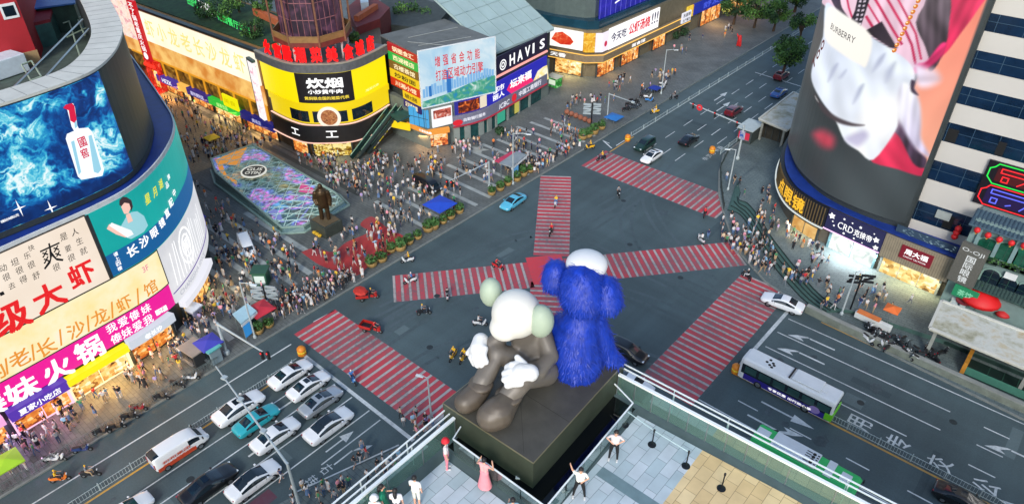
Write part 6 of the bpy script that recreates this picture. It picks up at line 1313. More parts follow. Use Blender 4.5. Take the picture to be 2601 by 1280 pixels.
place('sun',530,1230,UPY,P_K,'black saloon at the bottom edge of the lower left road','black_car',J,1.12)
place('plain',318,1300,UPY,P_W,'white car whose roof just shows at the bottom edge of the photo','white_car',J)
place('plain',1988,768,pi+.12,P_W,'white saloon passing the right hand stop line by the low wall','white_car',None,1.05)
place('suv',1596,893,.05,P_K,'black off road car half hidden behind the blue statue','black_car')
place('plain',1606,972,.1,P_W,'white car seen through the rails right of the pedestal','white_car')
place('sun',2445,1268,.03,P_K,'black saloon on the lower right road at the bottom edge','black_car')
place('sun',1655,397,DNY,P_W,'white saloon nearest the far crossing','white_car')
place('suv',1637,368,DNY,P_G,'dark green car beside the white saloon near the far crossing','green_car')
place('plain',1750,354,UPY,P_K,'black saloon driving away on the far road','black_car')
place('suv',1864,282,UPY,P_R,'dark red car with a pale roof under the far signal arm','red_car')
place('plain',1979,235,UPY,P_N,'blue car on the far road next to the curved screen','blue_car')
place('suv',1985,192,UPY,P_R,'small dark red car farthest away beside the round tree','red_car')
place('plain',1303,512,DNY+.06,P_B,'light blue taxi driving along the plaza kerb','taxi',cat='taxi')
def bus(name, label, px, py, ang, roofm, sidem, lowm, L=10.0, extra=None):
    c = G(px, py, 2.9); t = thing(name, label, 'bus', (0,0,0)); W_, H = 2.45, 3.0; mb = MB()
    prof = [(-W_/2,.32),(W_/2,.32),(W_/2,.9),(W_/2-.02,2.55),(W_/2-.12,2.85),(W_/2-.35,3.0),(-W_/2+.35,3.0),(-W_/2+.12,2.85),(-W_/2+.02,2.55),(-W_/2,.9)]
    R = [[(x,y*k,.32+(z-.32)*k2) for y, z in prof] for x, k, k2 in ((-L/2,.94,.96),(-L/2+.12,1,1),(L/2-.3,1,1),(L/2,.92,.93))]
    mb.rings(R); b = mb.build('body', roofm, t)
    for s in (1,-1):
        MB().box((0,s*(W_/2+.005),1.75), (L-.5,.02,1.25)).build('window_strip', CGL, t); MB().box((-.2,s*(W_/2+.004),.75), (L-.8,.03,.72)).build('side_panel', lowm, t)
        for k in range(6): MB().box((-L/2+1.0+k*1.55,s*(W_/2+.012),1.78), (1.25,.02,.85)).build('side_window', mat('green grey bus glass', (44,74,74), .08, noise=.3, ns=.6), t)
        for x in (L/2-2.3,-L/2+2.6): w = MB().wheel((x,s*(W_/2-.12),.46), .46, .3, 16).build('wheel', TYRE, t, True); MB().wheel((x,s*(W_/2+.0),.46), .26, .1, 12).build('rim', RIM, w)
        MB().box((-L/2-.0,s*.95,1.0), (.06,.2,.5)).build('tail_light', TAIL, t); MB().box((L/2-.02,s*.9,.75), (.08,.36,.2)).build('headlight', HEAD, t); MB().box((L/2+.12,s*1.3,2.3), (.1,.2,.4)).build('mirror', TRIM, t)
    MB().box((L/2-.02,0,1.75), (.08,2.1,1.5)).build('windscreen', CGL, t); MB().box((-L/2+.01,0,2.0), (.08,1.9,.8)).build('rear_window', CGL, t)
    if extra: extra(t, W_, L, b)
    t.location = (c.x, c.y, 0); t.rotation_euler = (0,0,ang); return t
BW_ = mat('white bus paint', (214,220,222), .4, noise=.05); BGc = mat('bright green bus paint', (40,190,100), .4, noise=.06); BBl = mat('violet blue advert', (44,34,130), .4, noise=.15, ns=.5); HOLE = mat('black vent', (14,16,18), .6, noise=0)
def ex1(t, W_, L, b):
    v = MB(); 
    for x, y in ((2.9,.35),(3.3,.1),(2.7,-.1),(3.1,-.4),(2.5,.15),(2.6,.55)): v.lathe([(.16,0),(.16,.02)], (x-.6,y,3.0), 10)
    v.build('roof_vent', HOLE, t); MB().box((0,0,3.08), (.16,1.7,.16)).build('roof_grille', TRIM, t); MB().box((-1.7,0,3.1), (2.9,1.75,.2)).build('roof_unit', BW_, t, bevel=.05); MB().box((-3.3,.2,3.06), (.8,.5,.1)).build('roof_hatch', BW_, t, bevel=.03); MB().box((-L/2+.3,0,.9), (.75,2.5,.9)).build('rear_corner', mat('lime bus tail', (110,200,40), .4), t)
    mb = MB(); put_text(mb, '专享优惠 出行放心享', lambda u, v: (2.0-u*5.0 if False else -1.6+0*v+3.2-u*4.6+0, W_/2+.035, .62+v*.34), .02); mb.build('lettering', WHT, t)
    MB().lathe([(.5,0),(.5,.02)], (0,0,0), 14) ; d = MB(); d.add([(-3.3+.55*cos(q*pi/10), W_/2+.03, 1.0+.45*sin(q*pi/10)) for q in range(20)], [tuple(range(19,-1,-1))]); d.build('round_picture', mat('lilac picture', (150,130,190), .5), t)
def ex2(t, W_, L, b):
    MB().box((3.6,0,3.04), (.9,1.0,.1)).build('roof_hatch', BW_, t, bevel=.03); MB().box((2.2,0,3.04), (.7,2.0,.06)).build('roof_strip', BW_, t); MB().box((-1.0,0,3.08), (4.2,2.0,.16)).build('roof_unit', BW_, t, bevel=.05); MB().box((-4.1,0,3.04), (1.2,1.0,.1)).build('roof_hatch', BW_, t, bevel=.03)
    v = MB()
    for k in range(4): v.lathe([(.17,0),(.17,.02)], (.55,-.55+k*.37,3.16), 10)
    for k in range(5): v.box((.1,-.6+k*.3,3.165), (.5,.1,.02)); v.box((.92,-.6+k*.3,3.165), (.18,.14,.02))
    v.build('roof_vent', HOLE, t)
    mb = MB(); put_text(mb, '新能源公交', lambda u, v: (-2.9+u*3.0, -.92+v*.4, 3.165), .0); mb.build('lettering', mat('pale blue lettering', (150,180,205), .5), t)
bus('city_bus', 'white bus with a violet advert and lime tail at the right stop line', 2012, 950, pi, BW_, BW_, BBl, 10.0, ex1)
bus('city_bus', 'bright green bus with a white roof unit partly hidden behind the terrace rail', 2047, 1160, .0, BGc, BGc, BGc, 9.6, ex2)
def van(name, label, px, py, ang, m, lowm, txt=None, h=1.0, sc=1.0):
    t = thing(name, label, 'van', (0,0,0)); L = 5.2
    st = [(-2.55,.88,.45,1.1,.86,1.85,.74),(-2.45,.93,.34,1.15,.9,2.0,.76),(1.2,.93,.32,1.15,.9,2.02,.76),(1.75,.93,.32,1.1,.89,1.6,.74),(2.15,.91,.34,1.02,.86,1.15,.7),(2.55,.85,.4,.8,.78,.9,.56),(2.65,.7,.5,.62,.66,.7,.44)]
    for k, mb in car_shape(st, [('windscreen',3,(5,6,7)),('rear_window',0,(5,6,7)),('side_window_left',2,(9,)),('side_window_right',2,(3,))]).items(): mb.build(k.replace('_left','').replace('_right',''), m if k == 'body' else CGL, t, True)
    for s in (1,-1):
        MB().box((-.6,s*.935,.62), (3.6,.02,.42)).build('lower_panel', lowm, t)
        for x in (1.6,-1.6): w = MB().wheel((x,s*.84,.34), .34, .22).build('wheel', TYRE, t, True); MB().wheel((x,s*.93,.34), .2, .06, 10).build('rim', RIM, w)
        MB().box((2.55,s*.6,.78), (.16,.3,.16)).build('headlight', HEAD, t); MB().box((-2.53,s*.72,1.1), (.06,.16,.5)).build('tail_light', TAIL, t); MB().box((1.95,s*1.05,1.3), (.1,.16,.24)).build('mirror', TRIM, t)
    MB().box((-2.55,0,.62), (.06,.44,.12)).build('number_plate', PLATE, t)
    if txt:
        mb = MB(); put_text(mb, txt[0], lambda u, v: (-1.9+u*2.6, -.955, 1.05+v*.34), .02); put_text(mb, txt[1], lambda u, v: (-1.9+u*2.9, -.955, .7+v*.26), .02); mb.build('lettering', txt[2], t)
    c = G(px, py, h); t.location = (c.x, c.y, PZ if name != 'delivery_van' else 0); t.rotation_euler = (0,0,ang); t.scale = (sc,)*3; return t
van('delivery_van', 'white panel van with orange lettering and an orange lower side in the lower left road', 452, 1135, UPY, P_W, mat('orange red paint', (190,70,40), .4), ('和和集团', '鲜冷鲜配送', mat('orange lettering', (206,84,50), .5, noise=0)), 1.0, 1.05)
van('police_van', 'small white van with a dark windscreen standing in the crowd left of the red carpet', 626, 622, -.35, P_W, P_W, None, .9, .9)
bv = van('black_van', 'black people carrier parked on the striped plaza paving', 1085, 468, -.05, P_K, P_K, None, .9, .98)
# scooters and cargo tricycles
SB = mat('scooter body', (196,202,206), .35, noise=0, coat=.4)
def make_scooter():
    t = thing('scooter', 'x', 'scooter'); mb = MB()
    mb.rings([[(x,y*w,z) for y, z in ((-1,z0),(1,z0),(1,z1),(-1,z1))] for x, w, z0, z1 in ((-.85,.08,.5,.72),(-.6,.15,.42,.78),(-.1,.15,.38,.74),(.02,.13,.28,.4),(.35,.14,.26,.36),(.45,.16,.3,.75),(.62,.12,.5,1.0),(.7,.06,.7,.98))]); mb.build('body', SB, t, bevel=.03)
    for x in (.72,-.62): w = MB().wheel((x,0,.24), .24, .12, 12).build('wheel', TYRE, t, True); MB().wheel((x,0,.24), .12, .14, 8).build('rim', RIM, w)
    MB().tube([(.72,0,.24),(.55,0,1.0)], .035, 6).build('fork', TRIM, t); MB().tube([(.46,-.33,1.04),(.55,0,1.02),(.46,.33,1.04)], .022, 6).build('handlebar', TRIM, t); MB().box((-.35,0,.8), (.72,.26,.1)).build('seat', TRIM, t, bevel=.03); MB().box((.7,0,.9), (.08,.16,.12)).build('headlight', HEAD, t); MB().box((-.86,0,.66), (.05,.14,.08)).build('tail_light', TAIL, t)
    return t
proto['scooter'] = make_scooter()
def make_trike():
    t = thing('cargo_tricycle', 'x', 'tricycle'); RP = paint('red tricycle paint', (170,36,30)); MB().rings([[(x,y*w,z) for y, z in ((-1,.35),(1,.35),(1,z1),(-1,z1))] for x, w, z1 in ((.2,.16,.7),(.6,.18,.75),(.95,.16,1.05),(1.05,.08,1.0))]).build('body', RP, t)
    for s in (1,-1): MB().box((-.75,s*.55,.75), (1.5,.04,.4)).build('side_board', RP, t)
    MB().box((-.75,0,.53), (1.5,1.12,.06)).build('cargo_bed', TRIM, t); MB().box((-1.5,0,.75), (.04,1.1,.4)).build('tail_board', RP, t); MB().box((0,0,.75), (.04,1.1,.4)).build('head_board', RP, t)
    for x, y in ((1.05,0),(-.8,.5),(-.8,-.5)): w = MB().wheel((x,y,.27), .27, .12, 12).build('wheel', TYRE, t, True); MB().wheel((x,y,.27), .13, .14, 8).build('rim', RIM, w)
    MB().tube([(.9,-.36,1.05),(1.0,0,1.0),(.9,.36,1.05)], .025, 6).build('handlebar', TRIM, t); MB().box((.3,0,.82), (.5,.3,.1)).build('seat', TRIM, t)
    return t
proto['trike'] = make_trike()
RIDERS = []                      # filled here, seated by the people part
def scooter(px, py, ang, rgb, label, rider=None, kind='scooter', z=0, group=None, h=.55):
    m = paint('scooter paint %d %d %d' % rgb, rgb); p = proto[kind]; t = p if kind not in used else copy_tree(p); used.add(kind)
    t.name = 'scooter' if kind == 'scooter' else 'cargo_tricycle'; t['label'] = label; t['category'] = kind if kind == 'scooter' else 'tricycle'
    if group: t['group'] = group
    c = G(px, py, z+h); t.location = (c.x, c.y, z); t.rotation_euler = (0,0,ang)
    for o in t.children:
        if o.name.split('.')[0] == 'body' and kind == 'scooter': o.material_slots[0].link = 'OBJECT'; o.material_slots[0].material = m
    if rider: RIDERS.append((c, z, ang, kind, rider, label))
    return t
Wt, Kk, Yy, Bb, Rr, Oo = (214,218,220), (30,32,36), (220,170,30), (60,130,200), (180,36,40), (220,120,40)
for a in ((1035,658,-2.2,Wt,'white scooter by the plaza kerb below the red carpet',('yellow','black')),(1042,710,-2.0,Wt,'white scooter on the left end of the long diagonal crossing',('blue','black')),(1136,748,2.4,Wt,'white scooter just below the long diagonal crossing',('black','grey')),(1076,790,.9,Kk,'dark scooter crossing the junction below the diagonal crossing',('grey','black')),(1219,818,.7,Wt,'white scooter left of the cream statue head',('white','black')),(1264,674,.2,Rr,'red scooter on the long diagonal crossing above the cream statue head',('red','black')),(1412,514,-1.1,Wt,'white scooter with a yellow clad rider on the upright crossing',('yellow','blue')),(1400,586,-1.2,Kk,'dark scooter under a red rain cape on the upright crossing',('red','black')),(1571,490,-.8,Kk,'dark scooter alone in the upper junction triangle',('grey','black')),(1791,541,1.9,Kk,'dark scooter on the right end of the far crossing',('red','black')),(1781,607,2.6,Wt,'white scooter with a pillion box near the right corner crowd',('white','black')),(1897,757-58,2.7,Kk,'dark scooter waiting at the foot of the right corner',('black','white')),
  (895,960,-.3,Bb,'blue scooter ridden along the lower left crossing',('blue','navy')),(1151,900,-1.3,Yy,'yellow delivery scooter left of its twin below the left statue foot',('yellow','black')),(1177,905,-1.3,Yy,'yellow delivery scooter right of its twin beside the statue knee',('yellow','black')),(228,1200,.9,Kk,'dark scooter on the white line of the lower left service lane',('grey','tan')),(150,1212,1.0,Oo,'scooter with an orange box beside the lower left railing',('yellow','black')),(1528,400,-2.0,Kk,'dark scooter at the top of the far crossing',('yellow','navy')),(1498,372,-2.2,Yy,'yellow scooter beside the plaza corner planters',('yellow','black')),(1664,282,-2.2,Yy,'yellow scooter on the far service lane',('yellow','white')),(1712,246,-2.2,Kk,'dark scooter farther up the service lane',('black','grey'))):
    scooter(*a)
scooter(936,750,.85,Rr,'red cargo tricycle with a red canopy at the start of the diagonal crossing',('black','black'),'trike'); scooter(946,832,.35,Rr,'red cargo tricycle laden with scooters on the lower left crossing',('red','black'),'trike')
c = G(925,738,1.9); tag(MB().lathe([(1.0,0),(.85,.25),(.1,.4)], (c.x-.4,c.y-.3,1.75), 8, sy=.8).build('canopy_cloth', mat('red canopy cloth', (178,44,32), .7)), 'red cloth canopy over the cargo tricycle', 'canopy')
random.seed(11)
PK = [((1592+random.uniform(-14,14)+k*5.5, 275-k*3.6+random.uniform(-7,7)), 'corner') for k in range(18)]
for i, ((x, y), g) in enumerate(PK): scooter(x, y, random.uniform(.5,1.1), random.choice([Kk,Wt,(60,70,80),Bb]), 'scooter parked in the bike rows behind the far kerb fence', None, 'scooter', PZ, 'scooters parked behind the far kerb fence')
for i in range(22):
    x = 2205+random.uniform(0,190); y = 850+(x-2205)*.36+random.uniform(-26,14); scooter(x, y, random.uniform(0,6), random.choice([Kk,(50,60,66),Wt,(70,80,84)]), 'scooter parked in the jumble between the low wall and the stained canopy', None, 'scooter', PZ+.1, 'scooters parked by the low wall')
for i in range(10):
    x = 120+i*41+random.uniform(-14,14)+random.uniform(-6,6); y = 1190-(x-120)*.62+random.uniform(-22,4); scooter(x, y, random.uniform(.4,1.2), random.choice([Kk,(40,60,110),(150,40,50),Wt]), 'scooter parked along the lower left railing', None, 'scooter', PZ, 'scooters parked along the lower left railing')
# ================================================================ street furniture, the glass station and the planting
def proj(p):
    d = Vector(p)-Vector((0,0,CAMH)); rt = d.x*cos(YAW)+d.y*sin(YAW); F = -d.x*sin(YAW)+d.y*cos(YAW); w_ = F*_c-d.z*_s; u = F*_s+d.z*_c
    return 1300.5+FPX*rt/w_, 640-FPX*u/w_
def tall(b, ty, zmax=14):
    lo, hi = 0, zmax
    for _ in range(40):
        m = (lo+hi)/2
        if proj((b.x,b.y,b.z+m))[1] > ty: lo = m
        else: hi = m
    return lo
# glass station
ST = [(-101.4,52.4),(-101.8,44.4),(-97.5,42.6),(-78.0,41.2),(-75.8,43.6),(-76.8,52.2),(-80,53.0)]
gs = thing('glass_station', 'low faceted glass station roof glowing in many colours with a round emblem', 'glass roof', (-89,47,PZ))
def gm(name):
    m = mat(name, (10,10,10), .12, noise=0); t, p = nodes(m); tc = t.nodes.new('ShaderNodeTexCoord'); n = t.nodes.new('ShaderNodeTexNoise'); n.inputs['Scale'].default_value = .22; n.inputs['Detail'].default_value = 2
    r = t.nodes.new('ShaderNodeValToRGB'); e = r.color_ramp.elements; S_ = [(.25,(236,150,50)),(.36,(130,124,100)),(.44,(74,104,100)),(.52,(70,98,108)),(.58,(104,124,206)),(.63,(206,110,196)),(.68,(84,150,206)),(.76,(90,120,120))]
    while len(e) < len(S_): e.new(.5)
    for q, (a, c) in zip(e, S_): q.position = a; q.color = (*lin(c),1)
    n2 = t.nodes.new('ShaderNodeTexNoise'); n2.inputs['Scale'].default_value = 1.6; n2.inputs['Detail'].default_value = 4; mr = t.nodes.new('ShaderNodeMapRange'); mr.inputs['From Min'].default_value = .35; mr.inputs['From Max'].default_value = .7; mr.inputs['To Min'].default_value = .15; mr.inputs['To Max'].default_value = 1.45
    mu = t.nodes.new('ShaderNodeMath'); mu.operation = 'MULTIPLY'; mu.inputs[1].default_value = 1.25/2**EXPO
    for q in (n, n2): t.links.new(tc.outputs['Object'], q.inputs['Vector'])
    t.links.new(n.outputs['Fac'], r.inputs[0]); t.links.new(r.outputs[0], p.inputs['Emission Color']); t.links.new(n2.outputs['Fac'], mr.inputs['Value']); t.links.new(mr.outputs[0], mu.inputs[0]); t.links.new(mu.outputs[0], p.inputs['Emission Strength']); p.inputs['Base Color'].default_value = (.03,.05,.05,1)
    return m
GSM = gm('glowing coloured glass')
def gz_(x, y): return PZ+.5+1.5*max(0, min(1, (-78-x)/22.))+.35*(1-abs(y-47)/6.)
top = [(x*.955+(-89)*.045, y*.9+47*.1) for x, y in ST]
mb = MB(); mb.rings([[(x,y,PZ) for x, y in ST],[(x,y,gz_(x,y)) for x, y in top]], cap=False); mb.build('side_glass', glassy('pale station glass', (140,180,170), .25), gs)
# triangulated top
rows = []; nx, ny = 17, 9
def inside(x, y):
    c = False; n = len(top)
    for i in range(n):
        (x1,y1),(x2,y2) = top[i], top[(i+1)%n]
        if (y1 > y) != (y2 > y) and x < (x2-x1)*(y-y1)/(y2-y1)+x1: c = not c
    return c
bm_ = MB(); bm_.poly([(x,y,gz_(x,y)) for x, y in top]); 
tp = MB(); cx_, cy_ = -89, 47; tp.add([(cx_,cy_,gz_(cx_,cy_))]+[(x,y,gz_(x,y)) for x, y in top], [(0,1+i,1+(i+1)%len(top)) for i in range(len(top))]); tp.build('roof_glass', GSM, gs)
mb = MB(); dirs = ((0.74,.66),(0.66,-.75),(.05,1.0))
def tz(x, y):
    for i in range(len(top)):
        a, b = top[i], top[(i+1)%len(top)]; d = (a[0]-cx_)*(b[1]-cy_)-(b[0]-cx_)*(a[1]-cy_)
        u = ((x-cx_)*(b[1]-cy_)-(b[0]-cx_)*(y-cy_))/d; v = ((a[0]-cx_)*(y-cy_)-(x-cx_)*(a[1]-cy_))/d
        if u >= -1e-6 and v >= -1e-6: return gz_(cx_,cy_)*(1-u-v)+gz_(*a)*u+gz_(*b)*v
    return gz_(x,y)
for dx, dy in dirs:
    L = hypot(dx,dy); dx, dy = dx/L, dy/L
    for k in range(-16,17):
        o = (cx_-dy*k*1.55, cy_+dx*k*1.55); run = []
        for j in range(-60,61):
            q = (o[0]+dx*j*.5, o[1]+dy*j*.5)
            if inside(*q): run.append((*q, tz(*q)+.05))
            elif len(run) > 1: break
        for a, b in zip(run[::3], run[3::3]+run[-1:]):
            if a != b: mb.bar(a, b, .09, .07)
mb.build('lattice_bar', mat('pale green lattice', (196,226,216), .4, noise=.1), gs)
mb = MB()
for P_, z in ((ST,PZ+.15),(top,None)):
    for a, b in zip(P_, P_[1:]+P_[:1]): mb.bar((*a, z or gz_(*a)+.06), (*b, z or gz_(*b)+.06), .28, .2)
mb.build('edge_frame', mat('grey green frame', (140,166,156), .5, noise=.15), gs)
for P_, c_ in (([(-101,51),(-100.6,45),(-97,43.6),(-92,43.3),(-97,47)],(230,150,50)),([(-83,42.6),(-79.5,42.4),(-78.2,45),(-80.5,49),(-83,48)],(130,140,210)),([(-86,50.5),(-83.5,50.8),(-81.8,50),(-84,48.6)],(220,80,150))):
    mb = MB(); n = len(P_); mb.add([(x,y,tz(x,y)+.03) for x, y in P_], [tuple(range(n))]); mb.build('coloured_glow', lit(c_, .75), gs)
ec = G(645,437,PZ+2.35); mb = MB(); mb.lathe([(1.75,0),(1.75,.12)], ec, 28); em = mb.build('round_emblem', mat('dark emblem disc', (58,56,52), .5), gs)
mb = MB()
for r in (1.9,): mb.rings([[ec+Vector((R_*cos(2*pi*j/28),R_*sin(2*pi*j/28),z)) for j in range(28)] for R_, z in ((1.7,.14),(1.7,.2),(1.92,.2),(1.92,.0))], cap=False)
ux, uy = Vector((cos(YAW),sin(YAW),0)), Vector((-sin(YAW),cos(YAW),0))
for s_, y0 in (('GUS',.15),('OTIN',-1.0)): put_text(mb, s_, lambda u, v: ec+ux*(-1.15+u*2.3)+uy*(y0+v*.85)+Vector((0,0,.17)), .03)
mb.build('lettering', lit((235,235,225),.8), em)
# bronze statue of a standing man in a long coat
sb = G(832,585,PZ); BRONZE = mat('dark bronze', (72,56,36), .4, .6, noise=.25, ns=3, bump=.1)
stt = thing('bronze_statue', 'bronze statue of a standing man in a long coat on a dark stone block', 'statue', sb)
MB().box((sb.x,sb.y,PZ+.9), (3.4,3.0,1.8), .0).build('plinth', mat('dark stone block', (56,62,56), .5, noise=.3, ns=2), stt, bevel=.06); MB().box((sb.x,sb.y,PZ+1.86), (2.9,2.5,.14), 0).build('plinth_cap', mat('bronze slab', (92,80,60), .5, noise=.2), stt, bevel=.03)
bz = PZ+1.93; mb = MB(); c0 = Vector((sb.x-.1,sb.y+.1,bz)); fd = Vector((.75,-.66,0)); sd = Vector((.66,.75,0))
def sc_(pts, rad): chain(mb, [c0+sd*a*1.1+fd*b*1.1+Vector((0,0,h*1.06)) for a, b, h in pts], [r*1.08 for r in rad], 12)
sc_([(-.42,.1,.1),(-.4,0,1.5),(-.3,0,2.5)], [.26,.3,.45]); sc_([(.42,.25,.1),(.4,.1,1.5),(.3,0,2.5)], [.26,.3,.45]); sc_([(0,0,2.3),(0,0,3.2),(0,0,3.9),(0,.05,4.4)], [.75,.72,.74,.3]); sc_([(-.75,0,3.9),(-.95,.05,3.0),(-.7,.5,2.5)], [.3,.26,.2]); sc_([(.75,0,3.9),(.95,.0,3.0),(.9,.2,2.1)], [.3,.26,.2])
sc_([(-.35,-.35,2.6),(-.3,-.45,1.3),(.3,-.45,1.3),(.35,-.35,2.6)], [.3,.2,.2,.3]); sc_([(0,.08,4.75),(0,.1,4.95)], [.32,.3]); fuse(mb, 'figure', BRONZE, stt, .07, 3)
for k in range(3): a = random.uniform(0,6); tag(MB().lathe([(.12,0),(.32,.25),(.3,.4),(.05,.5)], (sb.x-.6+k*.6, sb.y-1.75, PZ), 8).build('flower_basket', mat('yellow flowers', (200,160,40), .7, noise=.4, ns=8)), 'small yellow flower basket at the foot of the bronze statue', 'flower basket', 'flower baskets at the statue')
# planters along the plaza kerb
LEAFM = [mat('green leaves', (58,98,44), .75, noise=.55, ns=2.5), mat('dark green leaves', (34,66,36), .8, noise=.5, ns=2), mat('fresh leaves', (86,128,52), .75, noise=.45, ns=3)]
def leaves(c, r, n, size, seed=0, squash=1., core=.0):
    random.seed(seed); mb = MB()
    for _ in range(n):
        d = Vector([random.gauss(0,1) for _ in range(3)]).normalized(); q = c+Vector((d.x*r[0],d.y*r[1],d.z*r[2]))*(random.uniform(core,1)**.5)
        a = Vector([random.uniform(-1,1) for _ in range(3)]).normalized()*size*random.uniform(.6,1.3); b = a.cross(d+Vector((.01,.3,.02))).normalized()*size*random.uniform(.4,.8)
        mb.poly([q-a, q+b, q+a, q-b])
    return mb
POT = mat('terracotta pot', (150,122,70), .7, noise=.2)
def make_planter(k):
    t = thing('potted_plant', 'x', 'potted plant'); MB().lathe([(.42,0),(.62,.1),(.72,.62),(.66,.66),(.6,.6)], (0,0,0), 12).build('pot', POT, t, True); leaves(Vector((0,0,1.0)), (.75,.75,.6), 130, .2, k, core=.2).build('foliage', LEAFM[0], t); MB().tube([(0,0,.5),(.02,0,1.1)], .06, 5).build('stem', mat('bark', (70,56,40), .9), t); return t
pls = [make_planter(1), make_planter(2)]; pu = [0,0]
PXS = [(945,668),(970,656),(994,633),(1018,628),(1039,612),(1062,599),(1088,580),(1103,574),(1126,560),(1145,548),(1167,534),(1249,488),(1271,477),(1290,464),(1313,453),(1328,440),(1346,431),(1480,347),(1494,342),(1509,334),(1527,322),(684,822),(658,838)]
for i, (x, y) in enumerate(PXS):
    k = i%2; t = pls[k] if not pu[k] else copy_tree(pls[k]); pu[k] = 1; c = G(x, y+6, PZ); t.location = c; t.rotation_euler = (0,0,i*1.3); s_ = random.uniform(.85,1.15); t.scale = (s_,s_,s_*random.uniform(.9,1.2))
    t['group'] = 'potted plants along the plaza kerb'; t['label'] = ('round potted plant in the kerb row below the red carpet' if i < 6 else 'round potted plant in the kerb row beside the striped paving' if i < 11 else 'round potted plant in the row by the bus shelter' if i < 17 else 'round potted plant in the short row at the far plaza corner' if i < 21 else 'round potted plant beside the left bus shelter')
for k in range(6):
    c = G(1440+k*11.4, 291+k*4.6, PZ); tag(MB().ell(c+Vector((0,0,.5)), (.52,.52,.5), 12).build('stone_ball', mat('terracotta ball', (142,88,66), .8, noise=.2), smooth=True), 'terracotta coloured ball bollard in the row across the upper plaza', 'bollard', 'ball bollards across the upper plaza')
# fences
def picket(name, label, P, h, z, step, m, group=None, rails=(.15,.9), pick=True, big=3.0, hw=.03):
    t = thing(name, label, 'fence', (*P[0],z), 0, group); rl, pk, ps = MB(), MB(), MB()
    for a, b in zip(P, P[1:]):
        a, b = Vector((*a,z)), Vector((*b,z)); L = (b-a).length
        for r in rails: rl.bar(a+Vector((0,0,h*r)), b+Vector((0,0,h*r)), hw*1.3, hw*1.3)
        if pick:
            for i in range(int(L/step)): q = a.lerp(b, (i+.5)*step/L); pk.bar(q+Vector((0,0,h*.05)), q+Vector((0,0,h*(1 if i%2 else .9))), hw, hw)
        for i in range(int(L/big)+1): q = a.lerp(b, min(1, i*big/L)); ps.bar(q, q+Vector((0,0,h*1.12)), hw*2.6, hw*2.6)
    rl.build('rail', m, t); 
    if pick: pk.build('picket', m, t)
    ps.build('post', m, t); return t
FWH = mat('grey white fence paint', (168,184,186), .5, noise=.15); FDK = mat('grey steel rail', (110,124,124), .5, .3, noise=.15)
picket('median_fence', 'white picket fence along the yellow line of the lower left road', [(-55.1,-60),(-55.1,27.6)], .95, 0, .28, FWH)
picket('median_fence', 'white picket fence on the median of the lower right road by the white bus', [(-17.8,58.05),(60,58.05)], .95, 0, .28, FWH)
picket('median_fence', 'thin white fence on the median of the far road', [(-57.75,98.5),(-57.75,200)], .9, 0, .5, FWH, big=4)
picket('kerb_railing', 'grey two bar railing along the lower left pavement edge', [(-61.6,-60),(-61.6,22)], 1.1, PZ, .3, FDK, rails=(.12,.95,.8))
picket('kerb_railing', 'low green white railing along the far right kerb', [(-42.9,102.6),(-43.5,150)], .9, PZ, .4, FWH)
picket('kerb_railing', 'dark curved railing beside the right corner plaza', [(-42.2,104),(-40.6,98.2),(-37.6,92.6),(-34.2,87.0)], 1.0, PZ, .35, mat('dark rail', (52,64,62), .5), hw=.04)
picket('kerb_railing', 'low railing along the far plaza kerb behind the parked scooters', [(-60.9,96),(-60.5,150)], .8, PZ, .6, FDK, big=4)
ORG = mat('orange barrel', (214,130,30), .5, noise=.1)
for lb, (x, y) in (('orange yellow crash barrel at the end of the lower left fence',(768,900)),('orange crash barrel at the end of the lower right fence',(1868,945)),('small orange barrel at the end of the railing by the far signals',(1808,388)),('small red white barrel at the end of the far median fence',(1594,358))):
    c = G(x, y, 0); t = thing('crash_barrel', lb, 'barrel', c); MB().lathe([(.45,0),(.5,.1),(.46,.5),(.5,.9),(.3,1.15),(.05,1.2)], c, 12).build('body', ORG, t, True); MB().lathe([(.49,.42),(.5,.45),(.5,.6),(.49,.63)], c, 12).build('band', mat('yellow reflective band', (230,200,60), .4, noise=0), t)
# lamp posts, signal masts
POLE = mat('pale grey pole', (178,190,192), .45, .2, noise=.08)
def lamp_post(lb, bx, by, tx, ty, arm=(1.4,0), z=PZ, two=False):
    b = G(bx, by, z); h = tall(b, ty); t = thing('lamp_post', lb, 'lamp post', b); MB().tube([b, b+Vector((0,0,h))], [.11,.07], 8).build('pole', POLE, t); MB().lathe([(.2,0),(.2,.25),(.12,.4)], b, 8).build('base', POLE, t)
    a = Vector((cos(YAW)*arm[0]-sin(YAW)*arm[1], sin(YAW)*arm[0]+cos(YAW)*arm[1], 0)); tp_ = b+Vector((0,0,h-.1)); MB().tube([tp_, tp_+a*.6+Vector((0,0,.12)), tp_+a], .04, 6).build('arm', POLE, t); q = tp_+a; ar = atan2(a.y,a.x)
    MB().box((q.x,q.y,q.z), (.8,.3,.1), ar).build('lamp_head', mat('lamp head', (214,222,222), .4, noise=0), t, bevel=.03); return t
lamp_post('pale lamp post standing beside the left bus shelter', 648, 857, 607, 716, (1.6,-.4)); lamp_post('pale lamp post beside the bus shelter with the red awning', 1303, 468, 1303, 338, (2.3,-.3)); lamp_post('pale lamp post on the far pavement by the snack corner', 1679, 239, 1693, 127, (1.8,.1)); lamp_post('tall pale lamp post by the curved railing of the right corner', 1849, 482, 1866, 380, (-1.2,.2)); lamp_post('grey lamp post rising from the lower left crossing edge', 1096, 1062, 1083, 958, (-.8,.3)); lamp_post('white lamp post on the right pavement beside the black finger sign', 2137, 798, 2168, 690, (.6,.1), UZ)
SIGK = mat('black signal housing', (24,26,28), .5, noise=0); LRED = lit((255,40,40),1.2); LGRN = lit((60,255,150),1.1)
